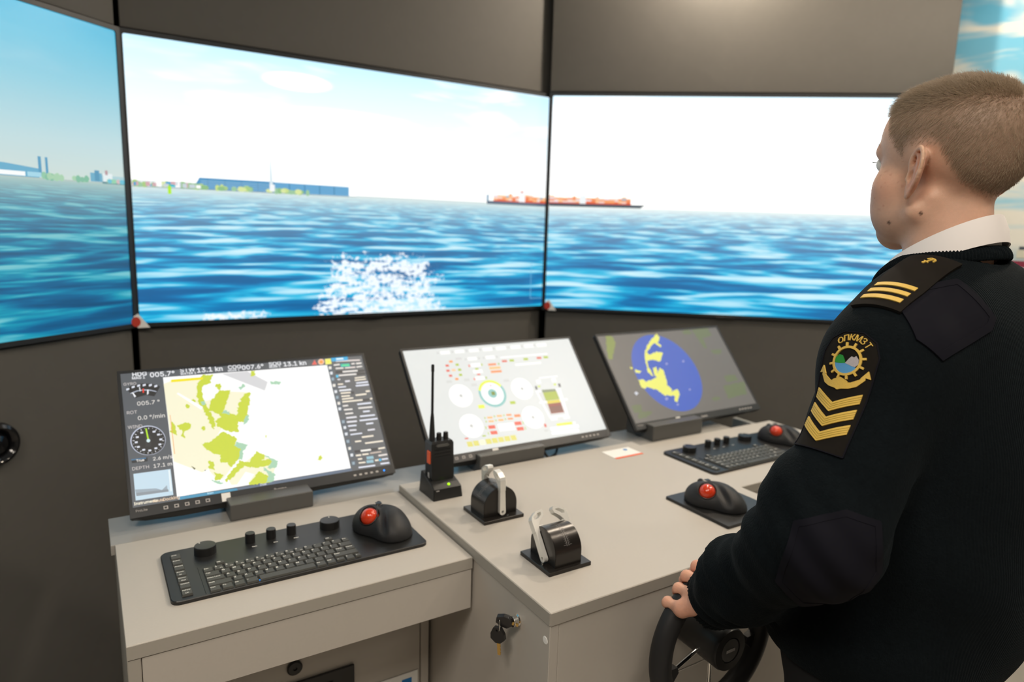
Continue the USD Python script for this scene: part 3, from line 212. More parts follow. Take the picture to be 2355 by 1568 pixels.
UI2=[["p","f4f5f5",[[102.9,8.6],[131.1,8.5],[131.0,19.3],[102.9,19.3]]],["p","c6c8c8",[[93.3,11.0],[98.3,10.9],[98.3,16.2],[93.3,16.3]]],["p","f4f5f5",[[145.4,8.6],[174.3,8.5],[174.2,19.4],[145.3,19.4]]],["p","c6c8c8",[[135.4,11.0],[140.6,10.8],[140.6,16.2],[135.4,16.3]]],["p","f4f5f5",[[188.4,8.5],[218.1,8.4],[217.9,19.5],[188.2,19.5]]],["p","c6c8c8",[[178.2,10.9],[183.5,10.8],[183.4,16.3],[178.1,16.4]]],["p","f4f5f5",[[230.8,8.5],[261.3,8.4],[260.9,19.6],[230.5,19.6]]],["p","c6c8c8",[[220.3,10.9],[225.7,10.8],[225.6,16.3],[220.1,16.5]]],["p","f4f5f5",[[273.1,8.4],[304.4,8.3],[303.9,19.7],[272.6,19.7]]],["p","c6c8c8",[[262.3,10.9],[267.9,10.8],[267.7,16.4],[262.1,16.5]]],["p","f4f5f5",[[320.9,8.4],[353.2,8.3],[352.5,19.8],[320.3,19.8]]],["p","c6c8c8",[[309.8,10.9],[315.5,10.8],[315.3,16.5],[309.5,16.6]]],["p","f4f5f5",[[365.6,8.3],[398.7,8.2],[397.9,19.9],[364.9,19.9]]],["p","c6c8c8",[[354.1,10.9],[360.0,10.8],[359.7,16.5],[353.8,16.6]]],["p","f4f5f5",[[407.7,8.3],[441.7,8.2],[440.7,20.0],[406.9,20.0]]],["p","c6c8c8",[[395.9,10.9],[402.0,10.8],[401.6,16.6],[395.5,16.7]]],["p","f6f7f7",[[176.1,33.8],[203.9,34.1],[203.7,44.3],[175.9,43.9]]],["p","f6f7f7",[[231.3,34.3],[259.8,34.5],[259.4,45.0],[231.0,44.6]]],["p","c6c8c8",[[167.3,36.5],[172.0,36.4],[171.9,41.7],[167.2,41.9]]],["p","c6c8c8",[[207.4,36.8],[213.3,36.8],[213.2,42.2],[207.2,42.2]]],["p","c6c8c8",[[222.2,37.0],[226.7,37.2],[226.5,42.6],[222.1,42.5]]],["p","c6c8c8",[[263.2,37.0],[268.8,36.9],[268.5,42.5],[263.0,42.6]]],["p","cfd0d0",[[140.6,32.1],[159.2,32.1],[159.1,38.7],[140.5,38.6]]],["p","f2f2f4",[[275.7,40.7],[432.6,41.7],[432.2,46.8],[275.5,45.6]]],["p","f4f5f5",[[314.2,66.8],[399.9,67.4],[399.4,73.7],[313.9,73.0]]],["p","f2954f",[[120.0,38.9],[130.1,39.0],[130.1,45.5],[120.0,45.3]]],["p","e0584a",[[106.2,49.7],[115.7,49.9],[115.7,56.3],[106.2,56.1]]],["p","a9c21e",[[135.4,49.9],[144.5,49.9],[144.4,56.4],[135.4,56.3]]],["p","e0584a",[[103.7,64.8],[113.1,65.0],[113.1,71.3],[103.7,71.2]]],["p","f8c89a",[[119.4,64.5],[130.5,64.8],[130.5,71.2],[119.4,70.9]]],["p","a9c21e",[[137.7,65.3],[146.8,65.4],[146.7,71.8],[137.7,71.7]]],["p","e0584a",[[106.3,80.1],[115.7,80.3],[115.7,86.6],[106.4,86.4]]],["p","a9c21e",[[135.6,80.5],[144.6,80.6],[144.5,87.0],[135.5,86.8]]],["p","f2954f",[[120.9,91.2],[130.3,91.4],[130.3,97.7],[120.8,97.5]]],["p","d9685c",[[276.9,51.6],[292.8,52.3],[292.5,59.0],[276.6,58.3]]],["p","a9c21e",[[301.2,51.6],[315.5,52.1],[315.2,58.9],[300.9,58.3]]],["p","a9c21e",[[347.4,51.4],[362.2,51.9],[361.7,58.8],[347.0,58.3]]],["p","d9685c",[[391.6,51.3],[407.4,51.9],[406.9,58.9],[391.2,58.3]]],["p","a9c21e",[[415.1,51.0],[430.4,51.5],[429.9,58.5],[414.6,58.0]]],["p","f6f7f7",[[179.6,53.5],[208.3,53.8],[208.0,64.6],[179.4,64.2]]],["p","f6f7f7",[[179.3,73.1],[207.9,73.5],[207.6,84.2],[179.1,83.6]]],["p","f6f7f7",[[178.1,93.5],[206.5,94.1],[206.2,104.6],[177.9,103.9]]],["p","e0584a",[[171.6,56.6],[175.7,56.4],[175.6,62.9],[171.5,63.1]]],["p","e0584a",[[174.0,96.8],[178.1,96.7],[178.0,103.1],[173.9,103.2]]],["p","a9c21e",[[210.3,56.4],[214.0,56.2],[213.8,62.8],[210.2,63.0]]],["p","a9c21e",[[210.0,96.5],[213.6,96.4],[213.5,102.8],[209.9,103.0]]],["p","a9c21e",[[187.9,68.4],[197.8,68.5],[197.7,73.3],[187.8,73.1]]],["p","e0584a",[[187.8,85.5],[197.7,85.7],[197.6,89.8],[187.7,89.6]]],["p","eb8a5a",[[231.1,58.5],[255.9,58.7],[255.6,65.3],[230.9,65.2]]],["p","f9c080",[[231.0,68.8],[265.3,69.4],[265.0,77.3],[230.8,76.6]]],["p","ef9560",[[231.5,80.5],[265.2,81.2],[265.0,88.4],[231.3,87.7]]],["p","9db84a",[[261.7,59.3],[266.1,59.1],[265.9,64.6],[261.5,64.7]]],["p","f8f8f8",[[154.7,143.0],[154.3,148.2],[153.1,153.2],[151.1,158.0],[148.4,162.4],[145.0,166.4],[141.1,169.7],[136.7,172.5],[131.9,174.4],[126.8,175.6],[121.7,176.0],[116.5,175.6],[111.5,174.4],[106.7,172.5],[102.3,169.7],[98.3,166.4],[95.0,162.4],[92.3,158.0],[90.3,153.2],[89.1,148.2],[88.7,143.0],[89.1,137.9],[90.3,132.9],[92.3,128.1],[95.0,123.7],[98.3,119.7],[102.3,116.4],[106.7,113.6],[111.5,111.7],[116.5,110.5],[121.7,110.0],[126.8,110.5],[131.9,111.7],[136.7,113.6],[141.1,116.4],[145.0,119.7],[148.4,123.7],[151.1,128.1],[153.1,132.9],[154.3,137.9]]],["p","ececec",[[141.7,143.0],[141.4,146.2],[140.7,149.2],[139.5,152.1],[137.9,154.8],[135.8,157.2],[133.4,159.2],[130.8,160.9],[127.9,162.1],[124.8,162.8],[121.7,163.0],[118.5,162.8],[115.5,162.1],[112.6,160.9],[109.9,159.2],[107.5,157.2],[105.5,154.8],[103.9,152.1],[102.6,149.2],[101.9,146.2],[101.7,143.0],[101.9,139.9],[102.6,136.9],[103.9,134.0],[105.5,131.3],[107.5,128.9],[109.9,126.9],[112.6,125.2],[115.5,124.0],[118.5,123.3],[121.7,123.0],[124.8,123.3],[127.9,124.0],[130.8,125.2],[133.4,126.9],[135.8,128.9],[137.9,131.3],[139.5,134.0],[140.7,136.9],[141.4,139.9]]],["p","f8f8f8",[[140.3,143.0],[140.0,146.0],[139.4,148.8],[138.2,151.5],[136.7,154.0],[134.8,156.2],[132.6,158.1],[130.1,159.6],[127.4,160.7],[124.6,161.4],[121.7,161.6],[118.8,161.4],[115.9,160.7],[113.2,159.6],[110.7,158.1],[108.5,156.2],[106.6,154.0],[105.1,151.5],[104.0,148.8],[103.3,146.0],[103.1,143.0],[103.3,140.1],[104.0,137.3],[105.1,134.6],[106.6,132.1],[108.5,129.9],[110.7,128.0],[113.2,126.5],[115.9,125.4],[118.8,124.7],[121.7,124.4],[124.6,124.7],[127.4,125.4],[130.1,126.5],[132.6,128.0],[134.8,129.9],[136.7,132.1],[138.2,134.6],[139.4,137.3],[140.0,140.1]]],["p","b9bdbb",[[125.7,143.0],[125.6,143.7],[125.5,144.3],[125.2,144.9],[124.9,145.4],[124.5,145.9],[124.0,146.3],[123.5,146.6],[122.9,146.9],[122.3,147.0],[121.7,147.0],[121.0,147.0],[120.4,146.9],[119.9,146.6],[119.3,146.3],[118.8,145.9],[118.4,145.4],[118.1,144.9],[117.9,144.3],[117.7,143.7],[117.7,143.0],[117.7,142.4],[117.9,141.8],[118.1,141.2],[118.4,140.7],[118.8,140.2],[119.3,139.8],[119.9,139.5],[120.4,139.2],[121.0,139.1],[121.7,139.0],[122.3,139.1],[122.9,139.2],[123.5,139.5],[124.0,139.8],[124.5,140.2],[124.9,140.7],[125.2,141.2],[125.5,141.8],[125.6,142.4]]],["p","c0c4c2",[[120.7,143.0],[122.7,143.0],[130.7,163.0]]],["p","f8f8f8",[[340.6,143.8],[340.2,148.9],[339.0,154.0],[337.0,158.7],[334.3,163.2],[330.9,167.1],[327.0,170.5],[322.6,173.2],[317.8,175.1],[312.7,176.4],[307.6,176.8],[302.4,176.4],[297.4,175.1],[292.6,173.2],[288.2,170.5],[284.2,167.1],[280.9,163.2],[278.2,158.7],[276.2,154.0],[275.0,148.9],[274.6,143.8],[275.0,138.6],[276.2,133.6],[278.2,128.8],[280.9,124.4],[284.2,120.4],[288.2,117.1],[292.6,114.4],[297.4,112.4],[302.4,111.2],[307.6,110.8],[312.7,111.2],[317.8,112.4],[322.6,114.4],[327.0,117.1],[330.9,120.4],[334.3,124.4],[337.0,128.8],[339.0,133.6],[340.2,138.6]]],["p","ececec",[[327.6,143.8],[327.3,146.9],[326.6,149.9],[325.4,152.8],[323.8,155.5],[321.7,157.9],[319.3,159.9],[316.7,161.6],[313.8,162.8],[310.7,163.5],[307.6,163.8],[304.5,163.5],[301.4,162.8],[298.5,161.6],[295.8,159.9],[293.4,157.9],[291.4,155.5],[289.8,152.8],[288.6,149.9],[287.8,146.9],[287.6,143.8],[287.8,140.6],[288.6,137.6],[289.8,134.7],[291.4,132.0],[293.4,129.6],[295.8,127.6],[298.5,125.9],[301.4,124.7],[304.5,124.0],[307.6,123.8],[310.7,124.0],[313.8,124.7],[316.7,125.9],[319.3,127.6],[321.7,129.6],[323.8,132.0],[325.4,134.7],[326.6,137.6],[327.3,140.6]]],["p","f8f8f8",[[326.2,143.8],[326.0,146.7],[325.3,149.5],[324.2,152.2],[322.6,154.7],[320.7,156.9],[318.5,158.8],[316.0,160.3],[313.3,161.5],[310.5,162.1],[307.6,162.4],[304.7,162.1],[301.8,161.5],[299.1,160.3],[296.6,158.8],[294.4,156.9],[292.5,154.7],[291.0,152.2],[289.9,149.5],[289.2,146.7],[289.0,143.8],[289.2,140.9],[289.9,138.0],[291.0,135.3],[292.5,132.8],[294.4,130.6],[296.6,128.7],[299.1,127.2],[301.8,126.1],[304.7,125.4],[307.6,125.2],[310.5,125.4],[313.3,126.1],[316.0,127.2],[318.5,128.7],[320.7,130.6],[322.6,132.8],[324.2,135.3],[325.3,138.0],[326.0,140.9]]],["p","b9bdbb",[[311.6,143.8],[311.5,144.4],[311.4,145.0],[311.1,145.6],[310.8,146.1],[310.4,146.6],[309.9,147.0],[309.4,147.3],[308.8,147.6],[308.2,147.7],[307.6,147.8],[307.0,147.7],[306.3,147.6],[305.8,147.3],[305.2,147.0],[304.8,146.6],[304.3,146.1],[304.0,145.6],[303.8,145.0],[303.6,144.4],[303.6,143.8],[303.6,143.1],[303.8,142.5],[304.0,141.9],[304.3,141.4],[304.8,140.9],[305.2,140.5],[305.8,140.2],[306.3,140.0],[307.0,139.8],[307.6,139.8],[308.2,139.8],[308.8,140.0],[309.4,140.2],[309.9,140.5],[310.4,140.9],[310.8,141.4],[311.1,141.9],[311.4,142.5],[311.5,143.1]]],["p","c0c4c2",[[306.6,143.8],[308.6,143.8],[316.6,163.8]]],["p","f8f8f8",[[156.2,228.9],[155.8,234.0],[154.6,239.1],[152.6,243.8],[149.9,248.3],[146.5,252.2],[142.6,255.6],[138.1,258.3],[133.4,260.2],[128.3,261.5],[123.2,261.9],[118.0,261.5],[113.0,260.2],[108.2,258.3],[103.8,255.6],[99.8,252.2],[96.5,248.3],[93.8,243.8],[91.8,239.1],[90.6,234.0],[90.2,228.9],[90.6,223.7],[91.8,218.7],[93.8,213.9],[96.5,209.5],[99.8,205.5],[103.8,202.2],[108.2,199.5],[113.0,197.5],[118.0,196.3],[123.2,195.9],[128.3,196.3],[133.4,197.5],[138.1,199.5],[142.6,202.2],[146.5,205.5],[149.9,209.5],[152.6,213.9],[154.6,218.7],[155.8,223.7]]],["p","ececec",[[143.2,228.9],[142.9,232.0],[142.2,235.0],[141.0,237.9],[139.3,240.6],[137.3,243.0],[134.9,245.0],[132.2,246.7],[129.3,247.9],[126.3,248.6],[123.2,248.9],[120.0,248.6],[117.0,247.9],[114.1,246.7],[111.4,245.0],[109.0,243.0],[107.0,240.6],[105.3,237.9],[104.1,235.0],[103.4,232.0],[103.2,228.9],[103.4,225.7],[104.1,222.7],[105.3,219.8],[107.0,217.1],[109.0,214.7],[111.4,212.7],[114.1,211.0],[117.0,209.8],[120.0,209.1],[123.2,208.9],[126.3,209.1],[129.3,209.8],[132.2,211.0],[134.9,212.7],[137.3,214.7],[139.3,217.1],[141.0,219.8],[142.2,222.7],[142.9,225.7]]],["p","f8f8f8",[[141.8,228.9],[141.5,231.8],[140.9,234.6],[139.7,237.3],[138.2,239.8],[136.3,242.0],[134.1,243.9],[131.6,245.4],[128.9,246.5],[126.1,247.2],[123.2,247.5],[120.3,247.2],[117.4,246.5],[114.7,245.4],[112.2,243.9],[110.0,242.0],[108.1,239.8],[106.6,237.3],[105.5,234.6],[104.8,231.8],[104.6,228.9],[104.8,225.9],[105.5,223.1],[106.6,220.4],[108.1,217.9],[110.0,215.7],[112.2,213.8],[114.7,212.3],[117.4,211.2],[120.3,210.5],[123.2,210.3],[126.1,210.5],[128.9,211.2],[131.6,212.3],[134.1,213.8],[136.3,215.7],[138.2,217.9],[139.7,220.4],[140.9,223.1],[141.5,225.9]]],["p","b9bdbb",[[127.2,228.9],[127.1,229.5],[127.0,230.1],[126.7,230.7],[126.4,231.2],[126.0,231.7],[125.5,232.1],[125.0,232.4],[124.4,232.7],[123.8,232.8],[123.2,232.9],[122.5,232.8],[121.9,232.7],[121.4,232.4],[120.8,232.1],[120.3,231.7],[119.9,231.2],[119.6,230.7],[119.4,230.1],[119.2,229.5],[119.2,228.9],[119.2,228.2],[119.4,227.6],[119.6,227.0],[119.9,226.5],[120.3,226.0],[120.8,225.6],[121.4,225.3],[121.9,225.1],[122.5,224.9],[123.2,224.9],[123.8,224.9],[124.4,225.1],[125.0,225.3],[125.5,225.6],[126.0,226.0],[126.4,226.5],[126.7,227.0],[127.0,227.6],[127.1,228.2]]],["p","c0c4c2",[[122.2,228.9],[124.2,228.9],[132.2,248.9]]],["p","f8f8f8",[[341.5,230.0],[341.1,235.2],[339.9,240.2],[337.9,245.0],[335.2,249.4],[331.9,253.3],[327.9,256.7],[323.5,259.4],[318.7,261.4],[313.7,262.6],[308.5,263.0],[303.4,262.6],[298.3,261.4],[293.5,259.4],[289.1,256.7],[285.2,253.3],[281.8,249.4],[279.1,245.0],[277.1,240.2],[275.9,235.2],[275.5,230.0],[275.9,224.8],[277.1,219.8],[279.1,215.0],[281.8,210.6],[285.2,206.7],[289.1,203.3],[293.5,200.6],[298.3,198.6],[303.4,197.4],[308.5,197.0],[313.7,197.4],[318.7,198.6],[323.5,200.6],[327.9,203.3],[331.9,206.7],[335.2,210.6],[337.9,215.0],[339.9,219.8],[341.1,224.8]]],["p","ececec",[[328.5,230.0],[328.3,233.1],[327.5,236.2],[326.3,239.1],[324.7,241.8],[322.7,244.1],[320.3,246.2],[317.6,247.8],[314.7,249.0],[311.7,249.8],[308.5,250.0],[305.4,249.8],[302.3,249.0],[299.4,247.8],[296.8,246.2],[294.4,244.1],[292.3,241.8],[290.7,239.1],[289.5,236.2],[288.8,233.1],[288.5,230.0],[288.8,226.9],[289.5,223.8],[290.7,220.9],[292.3,218.2],[294.4,215.9],[296.8,213.8],[299.4,212.2],[302.3,211.0],[305.4,210.2],[308.5,210.0],[311.7,210.2],[314.7,211.0],[317.6,212.2],[320.3,213.8],[322.7,215.9],[324.7,218.2],[326.3,220.9],[327.5,223.8],[328.3,226.9]]],["p","f8f8f8",[[327.1,230.0],[326.9,232.9],[326.2,235.8],[325.1,238.4],[323.6,240.9],[321.7,243.2],[319.5,245.1],[317.0,246.6],[314.3,247.7],[311.4,248.4],[308.5,248.6],[305.6,248.4],[302.8,247.7],[300.1,246.6],[297.6,245.1],[295.4,243.2],[293.5,240.9],[291.9,238.4],[290.8,235.8],[290.2,232.9],[289.9,230.0],[290.2,227.1],[290.8,224.3],[291.9,221.6],[293.5,219.1],[295.4,216.9],[297.6,215.0],[300.1,213.4],[302.8,212.3],[305.6,211.6],[308.5,211.4],[311.4,211.6],[314.3,212.3],[317.0,213.4],[319.5,215.0],[321.7,216.9],[323.6,219.1],[325.1,221.6],[326.2,224.3],[326.9,227.1]]],["p","b9bdbb",[[312.5,230.0],[312.5,230.6],[312.3,231.2],[312.1,231.8],[311.8,232.4],[311.4,232.8],[310.9,233.2],[310.3,233.6],[309.8,233.8],[309.1,234.0],[308.5,234.0],[307.9,234.0],[307.3,233.8],[306.7,233.6],[306.2,233.2],[305.7,232.8],[305.3,232.4],[305.0,231.8],[304.7,231.2],[304.6,230.6],[304.5,230.0],[304.6,229.4],[304.7,228.8],[305.0,228.2],[305.3,227.7],[305.7,227.2],[306.2,226.8],[306.7,226.4],[307.3,226.2],[307.9,226.1],[308.5,226.0],[309.1,226.1],[309.8,226.2],[310.3,226.4],[310.9,226.8],[311.4,227.2],[311.8,227.7],[312.1,228.2],[312.3,228.8],[312.5,229.4]]],["p","c0c4c2",[[307.5,230.0],[309.5,230.0],[317.5,250.0]]],["p","7fc0bd",[[253.8,147.4],[253.3,153.6],[251.9,159.7],[249.5,165.5],[246.2,170.9],[242.1,175.7],[237.3,179.7],[232.0,183.0],[226.2,185.4],[220.1,186.9],[213.8,187.4],[207.6,186.9],[201.5,185.4],[195.7,183.0],[190.3,179.7],[185.5,175.7],[181.5,170.9],[178.2,165.5],[175.8,159.7],[174.3,153.6],[173.8,147.4],[174.3,141.1],[175.8,135.0],[178.2,129.2],[181.5,123.9],[185.5,119.1],[190.3,115.0],[195.7,111.7],[201.5,109.3],[207.6,107.9],[213.8,107.4],[220.1,107.9],[226.2,109.3],[232.0,111.7],[237.3,115.0],[242.1,119.1],[246.2,123.9],[249.5,129.2],[251.9,135.0],[253.3,141.1]]],["p","dff23a",[[176.2,133.7],[177.8,130.1],[179.7,126.6],[181.9,123.3],[184.4,120.3],[187.2,117.5],[190.3,115.1],[193.6,112.9],[197.1,111.1],[200.7,109.6],[204.5,108.5],[208.4,107.8],[212.3,107.4],[216.3,107.5],[220.2,107.9],[224.0,108.7],[227.8,109.9],[231.4,111.5],[234.9,113.4],[238.1,115.6],[241.1,118.2],[243.9,121.0],[246.3,124.1],[248.5,127.4],[242.4,130.9],[240.6,128.2],[238.6,125.6],[236.4,123.3],[233.9,121.2],[231.2,119.3],[228.3,117.8],[225.3,116.5],[222.2,115.5],[219.1,114.8],[215.8,114.4],[212.6,114.4],[209.3,114.7],[206.1,115.3],[203.0,116.2],[200.0,117.4],[197.1,118.9],[194.4,120.7],[191.9,122.8],[189.5,125.0],[187.5,127.5],[185.6,130.2],[184.1,133.1],[182.8,136.1]]],["p","f8f8f8",[[246.8,147.4],[246.4,152.6],[245.2,157.6],[243.2,162.4],[240.5,166.8],[237.2,170.7],[233.2,174.1],[228.8,176.8],[224.0,178.8],[219.0,180.0],[213.8,180.4],[208.7,180.0],[203.6,178.8],[198.8,176.8],[194.4,174.1],[190.5,170.7],[187.1,166.8],[184.4,162.4],[182.4,157.6],[181.2,152.6],[180.8,147.4],[181.2,142.2],[182.4,137.2],[184.4,132.4],[187.1,128.0],[190.5,124.1],[194.4,120.7],[198.8,118.0],[203.6,116.0],[208.7,114.8],[213.8,114.4],[219.0,114.8],[224.0,116.0],[228.8,118.0],[233.2,120.7],[237.2,124.1],[240.5,128.0],[243.2,132.4],[245.2,137.2],[246.4,142.2]]],["p","ececf2",[[235.8,147.4],[235.6,150.8],[234.8,154.2],[233.4,157.4],[231.6,160.3],[229.4,162.9],[226.8,165.2],[223.8,167.0],[220.6,168.3],[217.3,169.1],[213.8,169.4],[210.4,169.1],[207.0,168.3],[203.8,167.0],[200.9,165.2],[198.3,162.9],[196.0,160.3],[194.2,157.4],[192.9,154.2],[192.1,150.8],[191.8,147.4],[192.1,143.9],[192.9,140.6],[194.2,137.4],[196.0,134.5],[198.3,131.8],[200.9,129.6],[203.8,127.8],[207.0,126.5],[210.4,125.7],[213.8,125.4],[217.3,125.7],[220.6,126.5],[223.8,127.8],[226.8,129.6],[229.4,131.8],[231.6,134.5],[233.4,137.4],[234.8,140.6],[235.6,143.9]]],["p","f8f8f8",[[234.4,147.4],[234.2,150.6],[233.4,153.8],[232.2,156.7],[230.5,159.5],[228.4,162.0],[225.9,164.1],[223.2,165.7],[220.2,167.0],[217.1,167.7],[213.8,168.0],[210.6,167.7],[207.5,167.0],[204.5,165.7],[201.7,164.1],[199.3,162.0],[197.2,159.5],[195.5,156.7],[194.2,153.8],[193.5,150.6],[193.2,147.4],[193.5,144.2],[194.2,141.0],[195.5,138.0],[197.2,135.3],[199.3,132.8],[201.7,130.7],[204.5,129.0],[207.5,127.8],[210.6,127.0],[213.8,126.8],[217.1,127.0],[220.2,127.8],[223.2,129.0],[225.9,130.7],[228.4,132.8],[230.5,135.3],[232.2,138.0],[233.4,141.0],[234.2,144.2]]],["p","7fc0bd",[[226.8,147.4],[226.7,149.4],[226.2,151.4],[225.4,153.3],[224.3,155.0],[223.0,156.6],[221.5,157.9],[219.7,159.0],[217.8,159.8],[215.9,160.2],[213.8,160.4],[211.8,160.2],[209.8,159.8],[207.9,159.0],[206.2,157.9],[204.6,156.6],[203.3,155.0],[202.2,153.3],[201.5,151.4],[201.0,149.4],[200.8,147.4],[201.0,145.4],[201.5,143.4],[202.2,141.5],[203.3,139.7],[204.6,138.2],[206.2,136.9],[207.9,135.8],[209.8,135.0],[211.8,134.5],[213.8,134.4],[215.9,134.5],[217.8,135.0],[219.7,135.8],[221.5,136.9],[223.0,138.2],[224.3,139.7],[225.4,141.5],[226.2,143.4],[226.7,145.4]]],["p","6f8a1e",[[210.8,142.1],[221.6,142.3],[221.3,152.7],[210.5,152.4]]],["p","e08a9a",[[214.7,122.3],[218.3,122.1],[218.2,125.6],[214.6,125.8]]],["p","e2f23a",[[160.1,175.0],[178.1,175.8],[177.9,185.9],[160.0,185.0]]],["p","a9c21e",[[256.1,176.0],[272.1,176.8],[271.8,185.4],[255.8,184.6]]],["p","cfd2d0",[[94.3,96.3],[109.5,97.0],[109.5,103.8],[94.3,103.1]]],["p","cfd2d0",[[145.1,96.0],[160.9,96.7],[160.8,103.6],[145.1,102.9]]],["p","cfd2d0",[[161.1,112.9],[176.9,113.6],[176.8,120.6],[161.0,119.8]]],["p","cfd2d0",[[260.3,110.7],[277.1,111.4],[276.8,118.6],[260.0,117.8]]],["p","f7b873",[[174.9,210.4],[189.9,211.5],[189.8,217.0],[174.8,215.9]]],["p","a9c21e",[[166.3,210.5],[169.6,210.7],[169.6,215.1],[166.3,214.9]]],["p","f7b873",[[203.3,209.6],[218.6,210.8],[218.5,216.3],[203.2,215.2]]],["p","a9c21e",[[194.6,209.7],[198.0,210.0],[197.9,214.4],[194.5,214.2]]],["p","ef9a62",[[231.7,210.4],[247.2,211.6],[247.0,217.2],[231.5,216.0]]],["p","a9c21e",[[222.8,210.5],[226.2,210.8],[226.1,215.2],[222.7,215.0]]],["p","f7b873",[[175.1,220.9],[190.1,222.1],[190.0,227.5],[175.0,226.3]]],["p","a9c21e",[[166.6,221.0],[169.9,221.2],[169.8,225.5],[166.5,225.3]]],["p","f7b873",[[203.6,221.3],[218.9,222.5],[218.7,228.1],[203.5,226.8]]],["p","a9c21e",[[194.9,221.4],[198.3,221.6],[198.2,226.0],[194.8,225.8]]],["p","ef9a62",[[232.2,221.5],[247.7,222.7],[247.5,228.2],[232.0,227.0]]],["p","a9c21e",[[223.3,221.5],[226.8,221.8],[226.7,226.2],[223.2,226.0]]],["p","ee8a52",[[254.3,214.9],[272.9,215.9],[272.6,223.8],[254.0,222.7]]],["p","e65a48",[[169.0,234.7],[188.5,235.8],[188.3,245.6],[168.9,244.4]]],["p","e65a48",[[169.5,250.4],[189.0,251.7],[188.8,261.4],[169.4,260.1]]],["p","e65a48",[[247.3,235.2],[267.8,236.4],[267.4,246.4],[247.0,245.2]]],["p","e65a48",[[248.1,250.9],[268.5,252.1],[268.1,262.1],[247.7,260.8]]],["p","a9c21e",[[160.4,235.8],[162.7,235.8],[162.6,243.9],[160.3,243.9]]],["p","a9c21e",[[161.8,251.6],[164.0,251.7],[163.9,259.7],[161.7,259.6]]],["p","a9c21e",[[271.5,236.9],[273.9,237.0],[273.6,245.4],[271.2,245.3]]],["p","a9c21e",[[272.4,252.8],[274.8,252.9],[274.5,261.2],[272.1,261.1]]],["p","f8f8f8",[[197.1,234.1],[243.9,236.4],[243.2,257.3],[196.7,254.8]]],["p","a9c21e",[[144.1,258.4],[153.6,258.9],[153.6,262.6],[144.0,262.1]]],["p","e0584a",[[94.3,258.0],[103.8,258.6],[103.8,262.2],[94.3,261.7]]],["p","dcd66a",[[96.0,269.0],[110.8,269.9],[110.8,283.4],[96.1,282.5]]],["p","dcd66a",[[113.3,269.2],[128.2,270.1],[128.2,283.7],[113.3,282.7]]],["p","f3f0d0",[[130.8,269.3],[145.9,270.3],[145.8,284.0],[130.8,282.9]]],["p","dcd66a",[[148.6,269.5],[163.8,270.5],[163.7,284.2],[148.4,283.2]]],["p","dcd66a",[[166.5,269.7],[182.0,270.6],[181.7,284.5],[166.3,283.5]]],["p","dcd66a",[[184.7,269.9],[200.3,270.8],[200.0,284.7],[184.4,283.7]]],["p","dcd66a",[[203.0,270.0],[218.9,271.0],[218.5,285.0],[202.7,284.0]]],["p","dcd66a",[[221.6,270.2],[237.6,271.2],[237.2,285.3],[221.2,284.2]]],["p","d64a3e",[[333.7,253.2],[340.1,253.1],[339.5,262.7],[333.2,262.8]]],["p","e2ee3a",[[372.3,257.8],[423.8,259.2],[423.3,266.2],[371.9,264.6]]],["p","f4f5f5",[[424.9,259.7],[435.1,260.0],[434.5,266.4],[424.4,266.1]]],["p","f4f5f8",[[348.3,265.5],[441.0,268.9],[440.1,279.3],[347.7,275.6]]],["p","f4f5f8",[[346.9,278.4],[436.5,282.2],[435.7,291.4],[346.3,287.3]]],["p","eef0f2",[[360.8,240.1],[381.9,240.3],[381.4,247.8],[360.3,247.6]]],["p","eef0f2",[[402.4,241.0],[423.7,241.2],[423.1,248.8],[401.9,248.6]]],["p","cfd2d0",[[327.9,269.1],[339.3,269.5],[339.0,275.7],[327.6,275.3]]],["p","eceff2",[[346.0,154.0],[430.5,155.4],[421.8,241.8],[357.8,239.7]]],["p","d5d7d7",[[352.8,160.8],[415.3,159.6],[413.5,234.7],[363.8,233.3]]],["p","7d8a6a",[[366.8,154.2],[412.1,156.2],[412.1,163.8],[366.8,162.6]]],["p","a3b53a",[[368.0,162.8],[412.5,163.0],[413.3,188.3],[367.6,188.2]]],["p","d8c83a",[[367.4,188.7],[412.9,189.2],[412.9,198.2],[368.2,197.5]]],["p","8f3a32",[[369.4,197.6],[412.9,198.2],[411.3,228.4],[368.2,227.5]]],["p","75403c",[[370.5,206.4],[411.0,206.9],[409.5,225.2],[370.0,224.8]]],["p","5b6068",[[349.7,141.2],[356.3,140.8],[355.6,151.6],[349.1,151.9]]],["p","5b6068",[[427.3,141.4],[435.1,141.1],[434.3,152.1],[426.4,152.4]]],["p","f2f3f3",[[360.7,122.4],[375.3,122.3],[374.5,134.4],[359.9,134.5]]],["p","f2f3f3",[[412.0,122.8],[426.4,122.6],[425.5,135.0],[411.0,135.1]]],["p","c9dc4a",[[359.7,140.3],[367.1,140.3],[366.8,145.7],[359.4,145.7]]],["p","c9dc4a",[[413.2,140.0],[421.2,140.0],[420.7,145.6],[412.8,145.5]]],["p","f0f2f4",[[344.8,187.8],[370.2,188.2],[369.8,194.7],[344.4,194.2]]],["p","f0f2f4",[[413.4,188.0],[439.3,188.4],[438.7,195.0],[412.9,194.6]]],["p","f0f2f4",[[373.2,115.6],[436.1,115.9],[435.8,120.2],[372.9,119.8]]]]
